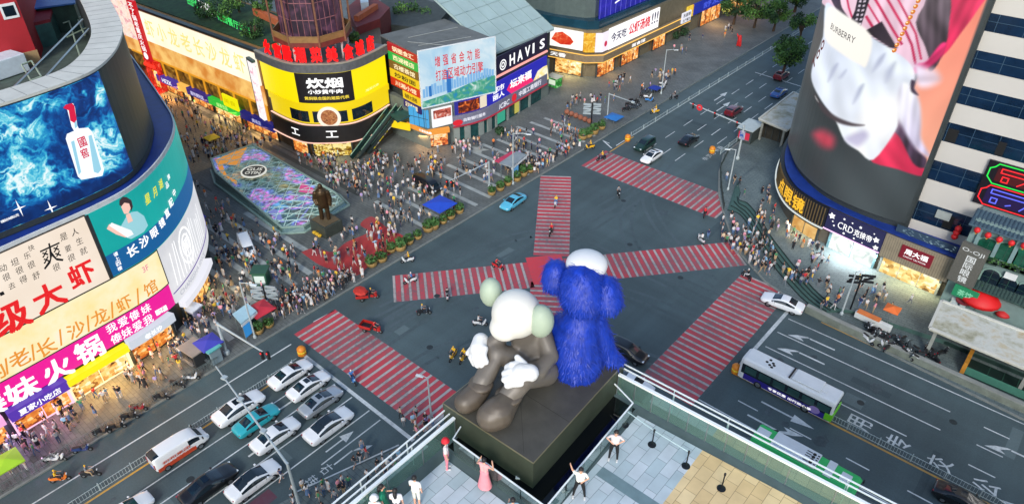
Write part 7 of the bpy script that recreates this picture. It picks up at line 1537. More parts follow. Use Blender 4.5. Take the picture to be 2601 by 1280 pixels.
def signal(p, rz, t, red=True, horiz=False):
    s_ = MB().box(p, (.28,.24,1.05) if not horiz else (1.05,.24,.3), rz).build('signal_head', SIGK, t); n = Vector((-sin(rz),cos(rz),0))*-.14
    for k in range(3):
        o = (Vector((0,0,.33-.33*k)) if not horiz else Vector((cos(rz),sin(rz),0))*(.33-.33*k)); on = k == 0
        MB().ell(Vector(p)+o+n, (.11,.11,.11), 8).build('lens', LRED if on else mat('dark lens', (40,44,40), .3, noise=0), s_)
def mast(lb, bx, by, h, tips, z=PZ, r=.16, sig=(), cat='signal mast'):
    b = G(bx, by, z); t = thing('signal_mast', lb, cat, b); MB().tube([b, b+Vector((0,0,h))], [r,r*.75], 10).build('pole', POLE, t); MB().lathe([(r*1.8,0),(r*1.8,.3),(r*1.2,.45)], b, 10).build('base', POLE, t); tp_ = b+Vector((0,0,h-.15))
    for tip in tips: MB().tube([tp_, tp_.lerp(tip,.5), tip], [r*.7,r*.55,r*.4], 8).build('arm', POLE, t)
    return t, tp_
h = 7.2; jt = G(730,1178,h); b = proj((jt.x,jt.y,PZ)); t, tp_ = mast('long white mast arm reaching over the queue of cars', b[0], b[1], h, [G(548,930,h)])
for f in (.3,.62,.86): q = tp_.lerp(G(548,930,h), f); MB().box(q+Vector((0,0,.1)), (.5,.5,.22), .3).build('camera_box', POLE, t, bevel=.04)
h = 6.0; b0 = G(576,897,PZ); h = max(4.5, tall(b0, 838)); t, tp_ = mast('white signal mast beside the left kiosks', 576, 897, h, [G(667,893,h)], r=.2); e = G(664,893,h); signal((e.x,e.y,e.z-.5), 0, t); signal((e.x+.5,e.y+.4,e.z-.5), 0, t)
b0 = G(1873,404,PZ); h = tall(b0, 317); e = G(1752,262,h-.1); t, tp_ = mast('signal mast with four red signals over the far road', 1873, 404, h, [e], r=.18)
for f in (.12,.52,.93): q = tp_.lerp(e, f); signal((q.x,q.y,q.z-.2), 0, t)
q = tp_.lerp(e, .8); mb = MB(); disc(mb, Vector((q.x,q.y-.2,q.z)), Vector((0,-1,0)), .25, .55, .05, 20); mb.build('round_sign', lit((220,50,60),.9), t); MB().box((b0.x+.1,b0.y-.25,PZ+h*.72), (.9,.06,1.5)).build('banner', led('purple blue banner', [(.4,(90,50,150)),(.5,(235,235,245)),(.6,(50,110,210))], .8, 0, .6), t)
b0 = G(1243,476,PZ); h = tall(b0, 410); e = G(1136,463,h-.2); t, tp_ = mast('signal mast standing among the planters, its arm over the crowd', 1243, 476, h, [e], r=.13); signal((e.x,e.y,e.z-.2), 0, t); signal((e.x+.6,e.y+.3,e.z-.2), 0, t)
b0 = G(1542,303,PZ); h = tall(b0, 237); e = G(1608,260,h-.1); t, tp_ = mast('white camera mast by the far kerb fence', 1542, 303, h, [e], r=.12); MB().box(e, (.6,.3,.3)).build('camera_box', POLE, t)
# finger signs
def finger(lb, bx, by, ty, z, dark, n):
    b = G(bx, by, z); h = tall(b, ty); t = thing('finger_sign', lb, 'signpost', b); MB().tube([b, b+Vector((0,0,h))], .1, 8).build('pole', mat('black metal', (22,26,30), .45), t)
    for i in range(n):
        for s_ in (-1, 1): q = b+Vector((s_*(.85*cos(YAW)), s_*(.85*sin(YAW)), h-.25-i*.42)); bl = MB().box(q, (1.35,.08,.32), YAW+(.25 if i%2 else -.2)).build('blade', mat('black blade', (30,34,38), .4) if dark else mat('pale blade', (150,164,170), .4), t)
finger('black signpost with pale finger blades beside the left bus shelter', 682, 783, 725, PZ, False, 5); finger('black signpost with grey blades at the far plaza corner', 1500, 335, 262, PZ, False, 5); finger('black cross shaped finger sign on the right pavement', 2160, 785, 697, UZ, True, 3)
# shelters, kiosks, carts
def shelter(lb, P, z, m, panel=None, awn=None):
    Q = [G(*p, z) for p in P]; c = sum(Q, Vector())/len(Q); t = thing('bus_shelter', lb, 'shelter', (c.x,c.y,PZ)); MB().prism([(q.x,q.y) for q in Q], z-.18, z).build('roof', m, t)
    for q in Q: p = q.lerp(c, .12); MB().tube([(p.x,p.y,PZ),(p.x,p.y,z-.15)], .07, 6).build('post', FDK, t)
    a, b = Q[-1].lerp(c,.1), Q[-2].lerp(c,.1)
    MB().bar((a.x,a.y,1.45),(a.lerp(b,.45).x,a.lerp(b,.45).y,1.45), .12, 1.9).build('advert_panel', lit(panel or (80,150,210), .8), t); MB().bar((a.lerp(b,.5).x,a.lerp(b,.5).y,1.3),(b.x,b.y,1.3), .05, 2.0).build('glass_panel', CGL, t)
    q0, q1 = Q[-1], Q[-2]; MB().bar((q0.x,q0.y,z-.35),(q1.x,q1.y,z-.35), .1, .3).build('sign_band', mat('white sign band', (215,222,225), .5), t); return t
t = shelter('left bus shelter with a pale blue roof and blue advert panel', [(590,797),(628,770),(652,789),(612,822)][::1], 2.8, mat('pale blue roof', (160,196,208), .5, noise=.1), (50,140,210))
t = shelter('grey roofed bus shelter beside the planters with a red awning behind', [(1268,414),(1312,384),(1338,393),(1300,424)], 2.8, mat('grey flat roof', (136,146,150), .6, noise=.15), (90,150,200))
P = [G(*p, 2.7) for p in ((1256,408),(1300,384),(1309,386),(1268,413))]; tag(MB().prism([(q.x,q.y) for q in P], 2.55, 2.7).build('red_awning', mat('pink red awning', (186,54,84), .6)), 'pink red awning behind the grey roofed bus shelter', 'awning')
def kiosk(lb, x, y, d, h, rz, body, roof, z=PZ, front=None):
    c = G(x, y, z); t = thing('kiosk', lb, 'kiosk', c, 0); MB().box((c.x,c.y,z+h/2), (d[0],d[1],h), rz).build('body', body, t, bevel=.04); MB().box((c.x,c.y,z+h+.08), (d[0]+.35,d[1]+.35,.16), rz).build('roof', roof, t)
    u = Vector((cos(rz-pi/2),sin(rz-pi/2),0)); q = c+u*(d[1]/2+.03)+Vector((0,0,h*.55)); MB().box(q, (d[0]*.75,.05,h*.5), rz).build('window', front or CGL, t); q = c+u*(d[1]/2+.15)+Vector((0,0,h*.28)); MB().box(q, (d[0]*.8,.3,.06), rz).build('counter', STEEL, t); return t
kiosk('dark vending cart with a tan roof beside the lower left railing', 502, 915, (2.4,1.8), 1.9, .1, mat('dark cart body', (48,50,52), .5), mat('tan cart roof', (150,140,128), .6)); kiosk('pale grey booth with a green notice between cart and mast', 545, 915, (1.5,1.3), 2.0, .1, mat('pale booth', (130,150,158), .5), mat('green blue roof', (90,170,170), .5)); kiosk('white roofed kiosk with a red light box by the far stained canopy', 1900, 352, (2.6,4.2), 2.4, 0.0, mat('dark kiosk', (60,70,70), .5), mat('white slatted roof', (176,188,188), .6), front=lit((200,40,70),.9)); kiosk('green booth with a white screen in the striped plaza', 668, 718, (1.7,1.5), 2.0, YAW, mat('green booth', (44,92,70), .5), mat('green roof', (40,80,64), .6), front=lit((220,235,228),.9)); kiosk('green lit flower stall beside the snack corner', 1408, 218, (2.4,1.8), 1.9, 0, led('green lit stall', [(.35,(10,60,20)),(.55,(50,170,60)),(.7,(210,240,200))], 2, 1, .9), mat('pale stall roof', (190,196,180), .6), front=lit((220,235,210),.9)); kiosk('white ornate info booth in front of the pale curved hoarding', 497, 812, (1.6,1.3), 1.9, .3, mat('pale violet booth', (150,150,176), .5), mat('white booth roof', (205,210,216), .5))
def sq_par(lb, x, y, r, rgb, z=PZ, hgt=2.5):
    c = G(x, y, z+hgt-.3); t = thing('parasol', lb, 'parasol', (c.x,c.y,z)); MB().rings([[(c.x+k*r*a, c.y+k*r*b, z+hgt-dz) for a, b in ((-1,-1),(1,-1),(1,1),(-1,1))] for k, dz in ((1,.45),(1,.35),(.05,0))]).build('canopy', mat('parasol %d %d %d'%rgb, rgb, .7, noise=.08), t); MB().tube([(c.x,c.y,z),(c.x,c.y,z+hgt-.05)], .04, 6).build('pole', STEEL, t)
sq_par('square red parasol behind the left bus shelter', 660, 783, 1.3, (190,44,60)); sq_par('square royal blue parasol with white marks on the striped plaza', 1117, 517, 1.75, (30,74,190)); sq_par('violet blue parasol among the crowd at the left curved hoarding', 492, 550, 1.2, (50,60,150)); sq_par('violet blue parasol below the left curved hoarding beside the booth', 528, 868, 1.2, (60,64,170)); sq_par('lime green parasol among stalls at the far left edge', 15, 1170, 1.2, (150,196,40)); sq_par('yellow parasol in the pedestrian street crowd', 537, 348, 1.0, (226,186,40)); sq_par('orange parasol on the right pavement by the scooters', 2268, 783, .8, (220,110,50), UZ); sq_par('deep blue cart cover on the far pavement', 1664, 222, 1.0, (24,50,140), PZ, 1.6); sq_par('bright blue tarpaulin over the parked scooters at the far kerb', 1560, 296, 1.3, (40,110,180), PZ, 1.7)
c = G(2215,822,UZ-.3); t = thing('road_barrier', 'orange topped white barrier beside the low wall on the right', 'barrier', c); MB().box((c.x,c.y,c.z+.4), (4.2,.5,.9), -.05).build('body', mat('white barrier', (205,210,208), .5), t, bevel=.08); MB().box((c.x-.6,c.y,c.z+.95), (2.6,.7,.18), -.05).build('cover', mat('orange cover', (206,116,60), .6), t)
c = G(1876,118,PZ); t = thing('red_inflatable', 'red inflatable figure on the far pavement edge', 'inflatable', c); mb = MB(); chain(mb, [c+Vector((-.3,0,.2)), c+Vector((0,0,1.2)), c+Vector((0,0,2.2))], [.3,.5,.35]); chain(mb, [c+Vector((.3,0,.2)), c+Vector((0,0,1.2))], [.3,.5]); chain(mb, [c+Vector((-.4,0,1.9)), c+Vector((-.8,0,2.6))], [.2,.15]); fuse(mb, 'body', mat('red inflatable skin', (206,40,40), .4), t, .1, 3)
# twin escalator beside the yellow corner building
t = thing('escalator', 'dark twin escalator climbing beside the yellow corner building', 'escalator', G(900,410,PZ)); a0, a1 = G(893,412,PZ), G(986,287,5.6); b0, b1 = G(945,385,PZ), G(1030,272,5.6); dn = (a0-b0).normalized()
for f, nm in ((.12,'flight'),(.62,'flight')):
    p, q = a0.lerp(b0,f+.12), a1.lerp(b1,f+.12); MB().bar(p+Vector((0,0,.25)), q+Vector((0,0,.1)), 1.0, .35).build('flight', mat('dark steps', (40,52,52), .5, noise=.3, ns=6), t)
for f in (0,.5,.52,1): p, q = a0.lerp(b0,f), a1.lerp(b1,f); MB().bar(p+Vector((0,0,.75)), q+Vector((0,0,.6)), .1, .9).build('side_panel', mat('green black glass panel', (24,48,44), .15), t); MB().bar(p+Vector((0,0,1.25)), q+Vector((0,0,1.1)), .12, .08).build('handrail', mat('pale green handrail', (120,160,140), .4), t)
p, q = b0.lerp(a0,-.06), b1.lerp(a1,-.06); MB().bar(p+Vector((0,0,.6)), q+Vector((0,0,.45)), .1, .7).build('advert_side', led('striped advert', [(.4,(250,226,30)),(.5,(60,20,40)),(.6,(235,235,230))], .9, 1, .9), t); MB().prism([tuple(G(*p_,5.4)[:2]) for p_ in ((985,285),(1030,270),(1050,290),(1010,310))], 5.2, 5.5).build('landing', mat('teal landing', (40,80,76), .4, noise=.3), t)
# trees
TRK = mat('tree bark', (74,60,46), .9, noise=.3, ns=4)
def tree(lb, x, y, r, h, seed, zb=PZ, n=1500, group=None, m=0, top=None):
    """x, y: pixel of the crown's middle"""
    cz = zb+h; c = G(x, y, cz); t = thing('street_tree', lb, 'tree', (c.x,c.y,zb), 0, group); random.seed(seed); mb = MB()
    mb.tube([(c.x,c.y,zb),(c.x+.1,c.y,zb+h*.4),(c.x,c.y+.1,cz-.2*r)], [.28*r/3,.2*r/3,.12*r/3], 7)
    lm = [MB(), MB(), MB()]
    for k in range(13):
        d = Vector([random.gauss(0,1) for _ in range(3)]).normalized(); q = c+Vector((d.x*r*.66,d.y*r*.66,d.z*r*.55)); mb.tube([(c.x,c.y,zb+h*.45), c.lerp(q,.5), q], [.1,.07,.03], 5); s_ = r*random.uniform(.34,.5)
        l_ = leaves(q, (s_,s_,s_*.8), n//13, .24*(r/3)**.5, seed*50+k, core=.15); i = k%3; lm[i].add(l_.v, l_.f)
    mb.build('trunk', TRK, t)
    for i, l_ in enumerate(lm): l_.build('crown', LEAFM[(i+m)%3], t)
tree('big round tree standing against the curved fashion screen', 2002, 128, 3.8, 5.0, 1, n=2600); tree('broad tree at the top edge between road and shops, the left one', 1872, 14, 3.8, 4.6, 2, n=2200); tree('broad tree at the top edge between road and shops, beside the trunk', 1925, 22, 3.9, 4.6, 3, n=2200); tree('pale leaved tree at the top edge behind the curved screen', 1975, 30, 3.6, 4.6, 4, n=2000, m=2)
tree('tall tree at the top edge further along the far road', 2030, -20, 4.2, 5, 5, n=2000); tree('tree at the top edge above the blue shop sign', 1850, -28, 4, 5, 6, n=1500); tree('tree by the far road beyond the striped crossing', 2040, 60, 3.2, 4.5, 7, n=1500)
for i, (lb, x, y, r, zb) in enumerate((('roof garden tree left of the timber pavilion near the neon sign',560,30,2.6,15),('dark roof garden tree beside the orange planter on the left',640,70,2.2,15),('dark bushy roof tree at the top edge above the neon sign',600,-5,3,15),('roof tree just left of the pavilion posts',668,15,2.2,15),('bushy green roof tree right of the pavilion',1030,40,3.4,8.5),('dark roof tree beside the bushy green one',1085,50,2.8,8.5),('loose roof tree before the sloping roof',1100,88,2.0,9),('small dark roof tree by the sloping roof edge',1195,66,2.3,10),('roof tree at the top edge left of the sloping roof',1060,10,3,8.5),('low green bush on the round parapet beside the pavilion',905,98,1.3,14.7),('low green roof bush behind the banner by the white characters',520,25,2.0,15),('fresh green bush right of the billboard roof trees',1130,75,1.5,12))):
    tree(lb, x, y, r, r*1.1, 20+i, zb, n=1000, m=i%3)
for i, (lb, x, y, r) in enumerate((('clipped dark bush beside the end of the gold canopy',1735,92,1.3),('potted palm beside the bank front door',1270,342,.9),('dark shrub at the foot of the two line sign',1715,100,1.2))):
    c = G(x, y, PZ); t = thing('shrub', lb, 'shrub', c); leaves(c+Vector((0,0,r*.8)), (r,r,r*.8), 300, .22, 70+i, core=.2).build('foliage', LEAFM[1], t); MB().tube([c, c+Vector((0,0,r))], .07, 5).build('stem', TRK, t)
# ================================================================ people
V3 = Vector
def human(pose, vox, ratio, hero=False, skirt=None, shorts=False, longhair=False, sleeve=.55):
    """a standing body facing +Y; one continuous skin, slots: 0 skin 1 hair 2 top 3 bottom 4 shoes"""
    mb = MB(); lab = []
    def cap(p, q, r0, r1, k, n=10):
        p, q = V3(p), V3(q); mb.tube([p, q], [r0, r1], n); mb.ell(p, (r0,)*3, 10); mb.ell(q, (r1,)*3, 10); lab.append((p, q, (r0+r1)/2, k))
    hz = pose.get('hip', .92); dz = V3((0,0,hz-.92)); ln = pose.get('lean', 0.); tw = lambda p: V3((p[0], p[1]+ln*(p[2]-.92), p[2]))+dz
    cap(tw((-.075,0,.95)), tw((.075,0,.95)), .115, .115, 3)
    for s in (-1,1): cap(tw((s*.06,0,1.04)), tw((s*.085,.0,1.32)), .095, .105, 2)
    cap(tw((-.15,-.01,1.39)), tw((.15,-.01,1.39)), .07, .07, 2); cap(tw((0,0,1.44)), tw((0,.015,1.54)), .05, .048, 0)
    hc = tw((0,.025,1.635)); mb.ell(hc, (.078,.095,.118), 14); lab.append((hc, hc+V3((0,.03,-.03)), .088, 0)); hh = hc+V3((0,-.022,.028)); mb.ell(hh, (.09,.098,.106), 14); lab.append((hh, hh+V3((0,-.02,.02)), .101, 1))
    if longhair: cap(hc+V3((0,-.075,0)), hc+V3((0,-.105,-.26)), .07, .06, 1)
    if hero: cap(hc+V3((0,.09,-.005)), hc+V3((0,.108,-.025)), .012, .016, 0, 6); [mb.ell(hc+V3((s*.08,.0,-.01)), (.014,.022,.03), 8) for s in (-1,1)]
    for s, (ud, fd) in zip((-1,1), pose['arms']):
        S0 = tw((s*.185,-.01,1.385)); E_ = S0+V3(ud).normalized()*.27; H_ = E_+V3(fd).normalized()*.25; m_ = S0.lerp(E_, sleeve*1.2 if sleeve < .8 else 1)
        cap(S0, m_, .055, .05, 2); cap(m_, E_, .043, .038, 0 if sleeve < .9 else 2); cap(E_, H_, .037, .027, 0)
        fd = V3(fd).normalized(); sd = fd.cross(V3((s,0,.2))).normalized(); nd = sd.cross(fd)
        if hero:
            P0 = H_+fd*.05; cap(H_, P0, .026, .03, 0, 8)
            for i, (o, L) in enumerate(((-.028,.062),(-.01,.075),(.01,.07),(.027,.055))): a = P0+sd*o; b = a+fd*L*.55+nd*.006; c = b+(fd*.7+nd*s*-.5).normalized()*L*.5; cap(a, b, .0115, .0105, 0, 6); cap(b, c, .0105, .009, 0, 6)
            a = H_+fd*.02-sd*.026; cap(a, a+(fd*.6-sd*.7).normalized()*.055, .0125, .0105, 0, 6)
        else: cap(H_, H_+fd*.09, .034, .028, 0, 6)
    for s, (td, sd_) in zip((-1,1), pose['legs']):
        h0 = V3((s*.09,0,.92))+dz; k0 = h0+V3(td).normalized()*.44; a0 = k0+V3(sd_).normalized()*.42
        cap(h0, k0, .088, .062, 3); cap(k0, a0, .058, .04, 0 if (shorts or skirt) else 3); cap(a0+V3((0,-.03,-.02)), a0+V3((0,.13,-.035)), .04, .036, 4)
    if skirt:
        z0, r0, z1, r1 = skirt; mb.lathe([(r0,z0+dz.z),(r0*.6+r1*.4,z0*.55+z1*.45+dz.z),(r1,z1+dz.z),(.02,z1+.02+dz.z)][::-1], (0,0,0), 14, sy=.85)
        for k in range(8): a = k*pi/4; lab.append((V3((r0*.7*cos(a),r0*.6*sin(a),z0)), V3((r1*.9*cos(a),r1*.78*sin(a),z1)), .05, 3))
    o = fuse(mb, 'person', [mat('skin', (206,158,132), .6, noise=.05), mat('black hair', (26,22,22), .6, noise=0), mat('white cloth', (214,214,212), .8, noise=.06, ns=6), mat('black cloth', (26,28,34), .8, noise=.06), mat('white shoes', (205,205,205), .6, noise=0)], None, vox, 3 if not hero else 2, ratio, lab)
    return o, hc
dn_ = (0,0,-1); LS0 = ((0,.02,-1),(0,-.05,-1))
A_D = (((-.12,.02,-1),(.02,.15,-1)),((.12,.02,-1),(-.02,.15,-1))); WK = (((0,.38,-1),(0,.0,-1)),((0,-.3,-1),(0,-.55,-1))); STD = (LS0, LS0)
POSES = {
 'standing': dict(arms=A_D, legs=STD), 'walking': dict(arms=(((-.12,-.4,-1),(0,.0,-1)),((.12,.4,-1),(0,.6,-1))), legs=WK),
 'looking at a phone': dict(arms=(((-.1,.15,-1),(.35,1,.45)),((.15,.0,-1),(0,.2,-1))), legs=STD),
 'with hands on hips': dict(arms=(((-.75,-.2,-1),(.8,.45,-.35)),((.75,-.2,-1),(-.8,.45,-.35))), legs=(((-.12,.02,-1),(-.05,-.05,-1)),((.12,.02,-1),(.05,-.05,-1)))),
 'with one arm raised': dict(arms=(((-.5,-.1,-1),(.7,.5,-.2)),((.6,.1,1),(.3,.0,1))), legs=(((-.2,.02,-1),(-.12,-.05,-1)),((.2,.02,-1),(.1,-.05,-1)))),
 'taking a photo': dict(arms=(((-.5,.3,-.6),(.35,.4,.9)),((.5,.3,-.6),(-.35,.4,.9))), legs=STD),
 'riding': dict(arms=(((-.2,.75,-.75),(.05,1,-.15)),((.2,.75,-.75),(-.05,1,-.15))), legs=(((-.25,1,-.25),(-.02,.05,-1)),((.25,1,-.25),(.02,.05,-1))), hip=.93, lean=.12),
}
NEAR, FARB = {}, {}
for k, (nm, kw) in {'standing':('standing',{}), 'walking':('walking',{}), 'walking in shorts':('walking',dict(shorts=True)), 'looking at a phone':('looking at a phone',{}), 'standing in a skirt':('standing',dict(skirt=(1.0,.13,.5,.24),longhair=True)), 'walking in a long skirt':('walking',dict(skirt=(1.0,.13,.22,.27),longhair=True)), 'taking a photo':('taking a photo',{}), 'riding':('riding',{})}.items():
    o, _ = human(POSES[nm], .028, .22, **kw); NEAR[k] = o.data; bpy.data.objects.remove(o)
    o, _ = human(POSES[nm], .05, .12, **kw); FARB[k] = o.data; bpy.data.objects.remove(o)
TOPS = dict(white=(198,198,198), black=(30,30,34), grey=(130,134,138), pink=(224,150,166), navy=(36,48,84), yellow=(226,190,60), red=(190,48,52), green=(60,130,88), beige=(200,180,150), lilac=(168,150,196), sky=(140,184,214), orange=(220,124,60))
BOTS = dict(black=(28,30,34), navy=(44,58,88), grey=(112,118,124), white=(205,205,205), tan=(168,144,110), denim=(84,112,150))
clothm = lambda c, pre='': mat('cloth '+pre+'%d %d %d' % c, c, .85, noise=.06, ns=5)
SHO = [mat('white shoes', (205,205,205), .6, noise=0), mat('black shoes', (30,30,32), .6, noise=0)]; HRS = [mat('black hair', (26,22,22), .6, noise=0), mat('brown hair', (70,48,36), .6, noise=0)]; SKN = mat('skin', (206,158,132), .6, noise=.05)
def dress(o, top, bot, hair=None, shoe=0, skin=None):
    for i, m in enumerate((skin or SKN, hair or HRS[0], top, bot, SHO[shoe])):
        o.material_slots[i].link = 'OBJECT'; o.material_slots[i].material = m
NP = [0]; SEEN = {}
def person(kind, c, rz, top, bot, label, group=None, hair=None, shoe=0, sc=1.0):
    o = bpy.data.objects.new('person', NEAR[kind]); COL.objects.link(o); o.location = c; o.rotation_euler = (0,0,rz); o.scale = (sc,)*3
    dress(o, top, bot, hair, shoe); tag(o, label, 'person', group); NP[0] += 1; return o
# the people on the terrace, close to the camera
def face_to(c, q): return atan2(q[1]-c[1], q[0]-c[0])-pi/2
def hero(px, py, head, pose, look, top, bot, label, hat=None, sc=.97, **kw):
    h = 1.63*sc; c = G(px, py, T+(h if head else 0)); c.z = T
    o, hc = human(POSES[pose], .0095, .14, True, **kw); rz = face_to(c, look); o.location = c; o.rotation_euler = (0,0,rz); o.scale = (sc,)*3; dress(o, clothm(top), clothm(bot)); tag(o, label, 'person'); NP[0] += 1
    for nm, d, r, m in (('eye',(-.032,.088,.008),(.011,.008,.008),HRS[0]),('eye',(.032,.088,.008),(.011,.008,.008),HRS[0]),('mouth',(0,.09,-.062),(.022,.008,.006),mat('lips', (160,70,70), .5, noise=0))):
        e = MB().ell(hc+V3(d), r, 8).build(nm, m); e.parent = o
    hr = MB(); hr.ell(hc+V3((0,-.026,.034)), (.096,.102,.11), 14)
    if kw.get('longhair'): hr.tube([hc+V3((0,-.08,.0)), hc+V3((0,-.12,-.14)), hc+V3((0,-.11,-.32))], [.075,.078,.05], 10)
    e = hr.build('hair', HRS[0], smooth=True); e.parent = o
    if hat: e = MB().lathe([(.17,.0),(.165,.02),(.125,.05),(.12,.11),(.06,.15),(.01,.155)], hc+V3((0,-.01,.03)), 16).build('hat', mat('hat %d %d %d'%hat, hat, .7, noise=.05), smooth=True); e.parent = o
    return o
CAMG = (0,0); STAT = (-12.8,16.5)
hero(1136,1189,False,'standing',(-11,14.5),(225,215,215),(222,130,146),'woman in a red hat, white top and pink trousers beside the left pool parapet',hat=(206,28,44),longhair=True)
hero(1231.6,1237,False,'taking a photo',STAT,(232,160,160),(226,140,150),'woman in a long pink dress photographing the statues over the pool parapet',skirt=(1.05,.14,.12,.3),sleeve=.1)
hero(1052,1214,True,'looking at a phone',(-20,24),(228,228,224),(215,215,205),'man in a white shirt and white shorts holding a phone by the left balustrade',shorts=True)
hero(1003,1246,True,'looking at a phone',(-22,20),(226,222,224),(60,62,70),'long haired woman in a white top holding up a phone at the bottom edge',longhair=True)
hero(968,1236,True,'looking at a phone',(-4,18),(20,130,96),(24,110,84),'long haired woman in green beside the left glass balustrade',longhair=True,skirt=(1.0,.15,.4,.28),sc=1.02)
hero(950,1266,True,'standing',(-22,20),(206,210,206),(40,44,50),'person in a white cap at the bottom edge by the left balustrade',hat=(226,226,222))
hero(1557,1166,False,'with hands on hips',CAMG,(206,196,196),(18,20,24),'woman in a pale grey shirt and black trousers, hands on her hips')
hero(1470,1261,False,'with one arm raised',CAMG,(230,228,216),(16,18,22),'woman in a white shirt and black trousers with one arm raised by the pool')
hero(1303,1270,True,'looking at a phone',(-18,20),(170,196,206),(70,80,90),'dark haired person in a pale blue top in front of the pool corner')
# riders
CN = {'yellow':(228,180,30),'blue':(60,120,190),'black':(26,28,32),'grey':(120,126,132),'white':(216,216,214),'red':(196,36,44),'navy':(36,48,84),'tan':(170,146,112)}
for c, z, ang, kind, (a, b), lb in RIDERS:
    f = V3((cos(ang),sin(ang),0)); q = V3((c.x,c.y,z))+f*(-.22 if kind == 'scooter' else .25); hm = random.choice(['yellow','white','black']); hm = 'yellow' if a == 'yellow' else hm
    w_ = ('person in %s riding the %s' % (a, lb)).split(); person('riding', (q.x,q.y,q.z-.06), ang-pi/2, clothm(CN[a]), clothm(CN[b]), ' '.join(w_[:16]), 'scooter riders', clothm(CN[hm], 'helmet '))
# the crowds
def inpoly(P, x, y):
    c = False; n = len(P)
    for i in range(n):
        (x1,y1),(x2,y2) = P[i][:2], P[(i+1)%n][:2]
        if (y1 > y) != (y2 > y) and x < (x2-x1)*(y-y1)/(y2-y1)+x1: c = not c
    return c
SOLID = [body, [(x*1.02+1.8,y*1.02-.9) for x, y in ST], [(p.x-.1,p.y-.8) for p in YW.p]+[(-100,80),(-112,72),(-108,56.6)], [(-180,53),(-103,56.6),(-103,72),(-180,70)], [(-87.5,70.8),(-79,71.5),(-77.4,80),(-77.2,86),(-79,103.5),(-93,103)], [(-96,110.4),(-79.5,114),(-76.6,116.5),(-76.6,200),(-110,200)], [(p.x-.3,p.y-.8) for p in RW.p]+[(-4,130),(-34,130)], [(sb.x+a, sb.y+b) for a, b in ((-1.9,-1.7),(1.9,-1.7),(1.9,1.7),(-1.9,1.7))], [(-4.2,73.5),(30,73),(30,80.5),(-4.2,80)]]
ZONES = [('below the magenta hoarding', [(0,1110),(150,1045),(330,930),(450,880),(500,900),(330,1000),(60,1180),(0,1225)], 75, PZ),
 ('below the left terrace rail', [(700,1285),(790,1230),(880,1190),(960,1150),(985,1190),(900,1250),(840,1290)], 31, PZ), ('at the lower left crossing end', [(1000,1085),(1040,1065),(1100,1062),(1110,1085),(1040,1100)], 11, 0.02),
 ('in the kerbside crowd', [(700,790),(790,740),(890,690),(925,690),(880,725),(730,805)], 101, PZ), ('around the left bus shelter', [(430,850),(500,775),(560,740),(640,735),(700,760),(700,790),(590,800),(500,870)], 72, PZ),
 ('on the red painted carpet', [(775,640),(850,615),(935,555),(985,570),(1020,605),(930,670),(860,690)], 59, PZ), ('left of the glass station', [(470,470),(545,490),(600,560),(740,640),(770,700),(690,750),(560,720),(510,690),(490,560)], 143, PZ),
 ('in the right corner crowd', [(1840,590),(1870,560),(1910,610),(1975,655),(1950,700),(1900,690),(1850,650)], 72, PZ), ('on the right corner steps', [(1850,460),(1920,440),(2010,540),(2075,630),(2110,690),(2050,760),(1960,690),(1890,560)], 75, PZ+.35), ('before the gold shop', [(2110,700),(2230,730),(2330,770),(2350,830),(2260,800),(2140,800),(2070,770)], 28, UZ),
 ('by the blue parasol', [(880,480),(1000,430),(1100,470),(1200,480),(1210,500),(1120,560),(1020,600),(960,540)], 109, PZ), ('between bank and bus shelter', [(930,420),(1080,400),(1150,375),(1260,345),(1440,310),(1480,350),(1440,400),(1340,430),(1250,470),(1100,450)], 169, PZ), ('atop the upright crossing', [(1340,430),(1380,400),(1440,380),(1470,400),(1440,440),(1380,455)], 39, PZ),
 ('before the yellow corner building', [(720,375),(790,400),(900,425),(980,400),(1000,420),(900,480),(850,470),(760,400)], 114, PZ), ('in the pedestrian street', [(400,235),(470,265),(640,340),(700,370),(600,400),(560,420),(470,430),(455,400),(420,300)], 175, PZ), ('by the snack corner', [(1420,240),(1510,225),(1700,130),(1850,70),(1870,100),(1700,220),(1560,285),(1450,290)], 67, PZ)]
random.seed(21); CR = []
kinds = ['standing','standing','walking','walking','walking in shorts','looking at a phone','standing in a skirt','walking in a long skirt','taking a photo']
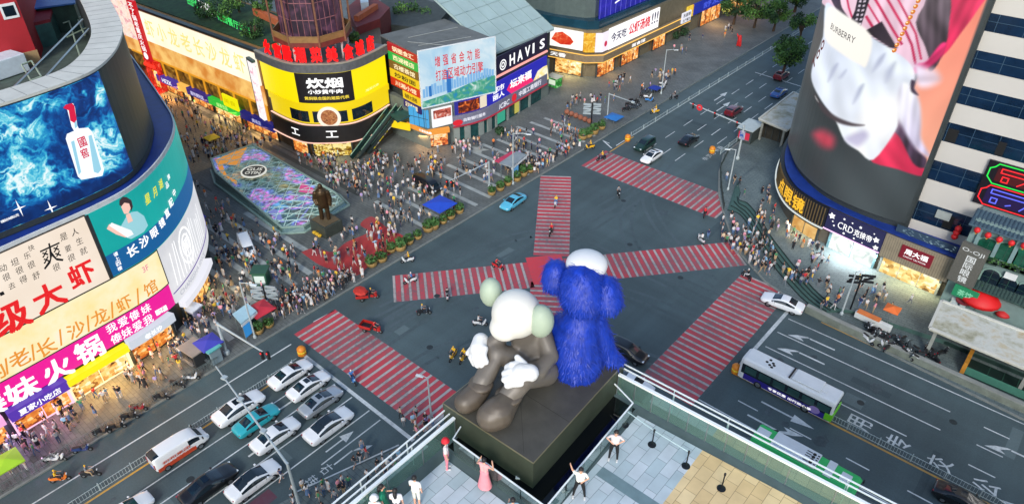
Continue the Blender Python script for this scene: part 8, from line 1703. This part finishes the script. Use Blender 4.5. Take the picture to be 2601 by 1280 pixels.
for zn, P, n, z in ZONES:
    k = 0; tries = 0; xs = [p[0] for p in P]; ys = [p[1] for p in P]; cl = []
    while k < n and tries < n*60:
        tries += 1
        if cl and random.random() < .5: o = random.choice(cl[-14:]); q = V3((o.x+random.gauss(0,1.0), o.y+random.gauss(0,1.0), z))
        else:
            x, y = random.uniform(min(xs),max(xs)), random.uniform(min(ys),max(ys))
            if not inpoly(P, x, y): continue
            q = G(x, y, z); cl.append(q)
        if any(inpoly(S_, q.x, q.y) for S_ in SOLID) or any((q-c[0]).length < .42 for c in CR[-160:]): continue
        if z == PZ and q.x > -61.6 and q.x < -45 and q.y > 15: continue
        dp = (V3((q.x,q.y,q.z))-V3((0,0,CAMH))).length; CR.append((q, zn, dp)); k += 1
CR.sort(key=lambda c: c[2]); NIND = 300-NP[0]; far = MB(); FM = []; FI = {}
def fidx(m):
    if m.name not in FI: FI[m.name] = len(FM); FM.append(m)
    return FI[m.name]
TW8 = ['white']*10+['black']*8+['grey']*4+['beige']*2+list(TOPS)
for i, (q, zn, dp) in enumerate(CR):
    for _ in range(40):
        kd = random.choice(kinds); tn = random.choice(TW8); bn = random.choice(list(BOTS)); key = (zn, tn, bn, kd)
        if key not in SEEN: break
    SEEN[key] = 1; tm, bm2 = clothm(TOPS[tn]), clothm(BOTS[bn]); hr = random.choice([HRS[0],HRS[0],HRS[0],HRS[1],clothm(TOPS['white']) if random.random() < .2 else HRS[0]]); rz = random.uniform(0, 2*pi); s_ = random.uniform(.9,1.04)
    if i < NIND:
        what = {'standing':'trousers, standing','walking':'trousers, walking','walking in shorts':'shorts, walking','looking at a phone':'trousers, holding a phone','standing in a skirt':'skirt, standing','walking in a long skirt':'long skirt, walking','taking a photo':'trousers, arms up'}[kd]
        person(kd, q, rz, tm, bm2, 'person in %s top, %s %s %s' % (tn, bn, what, zn), 'people '+zn, hr, random.randint(0,1), s_)
    else:
        me = FARB[kd]; R_ = Matrix.Rotation(rz, 3, 'Z'); n0 = len(far.v); far.v += [tuple(q+R_@(v.co*s_)) for v in me.vertices]; ms = [fidx(m) for m in (SKN, hr, tm, bm2, SHO[i%2])]
        for p in me.polygons: far.f.append(tuple(v+n0 for v in p.vertices)); far.m.append(ms[min(4,p.material_index)])
fo = far.build('crowd', FM); tag(fo, 'far off crowd of small figures on the upper plaza and streets', 'crowd', None, 'stuff')
for nm in proto:
    if nm not in used: 
        for ch in list(proto[nm].children_recursive)+[proto[nm]]: bpy.data.objects.remove(ch)
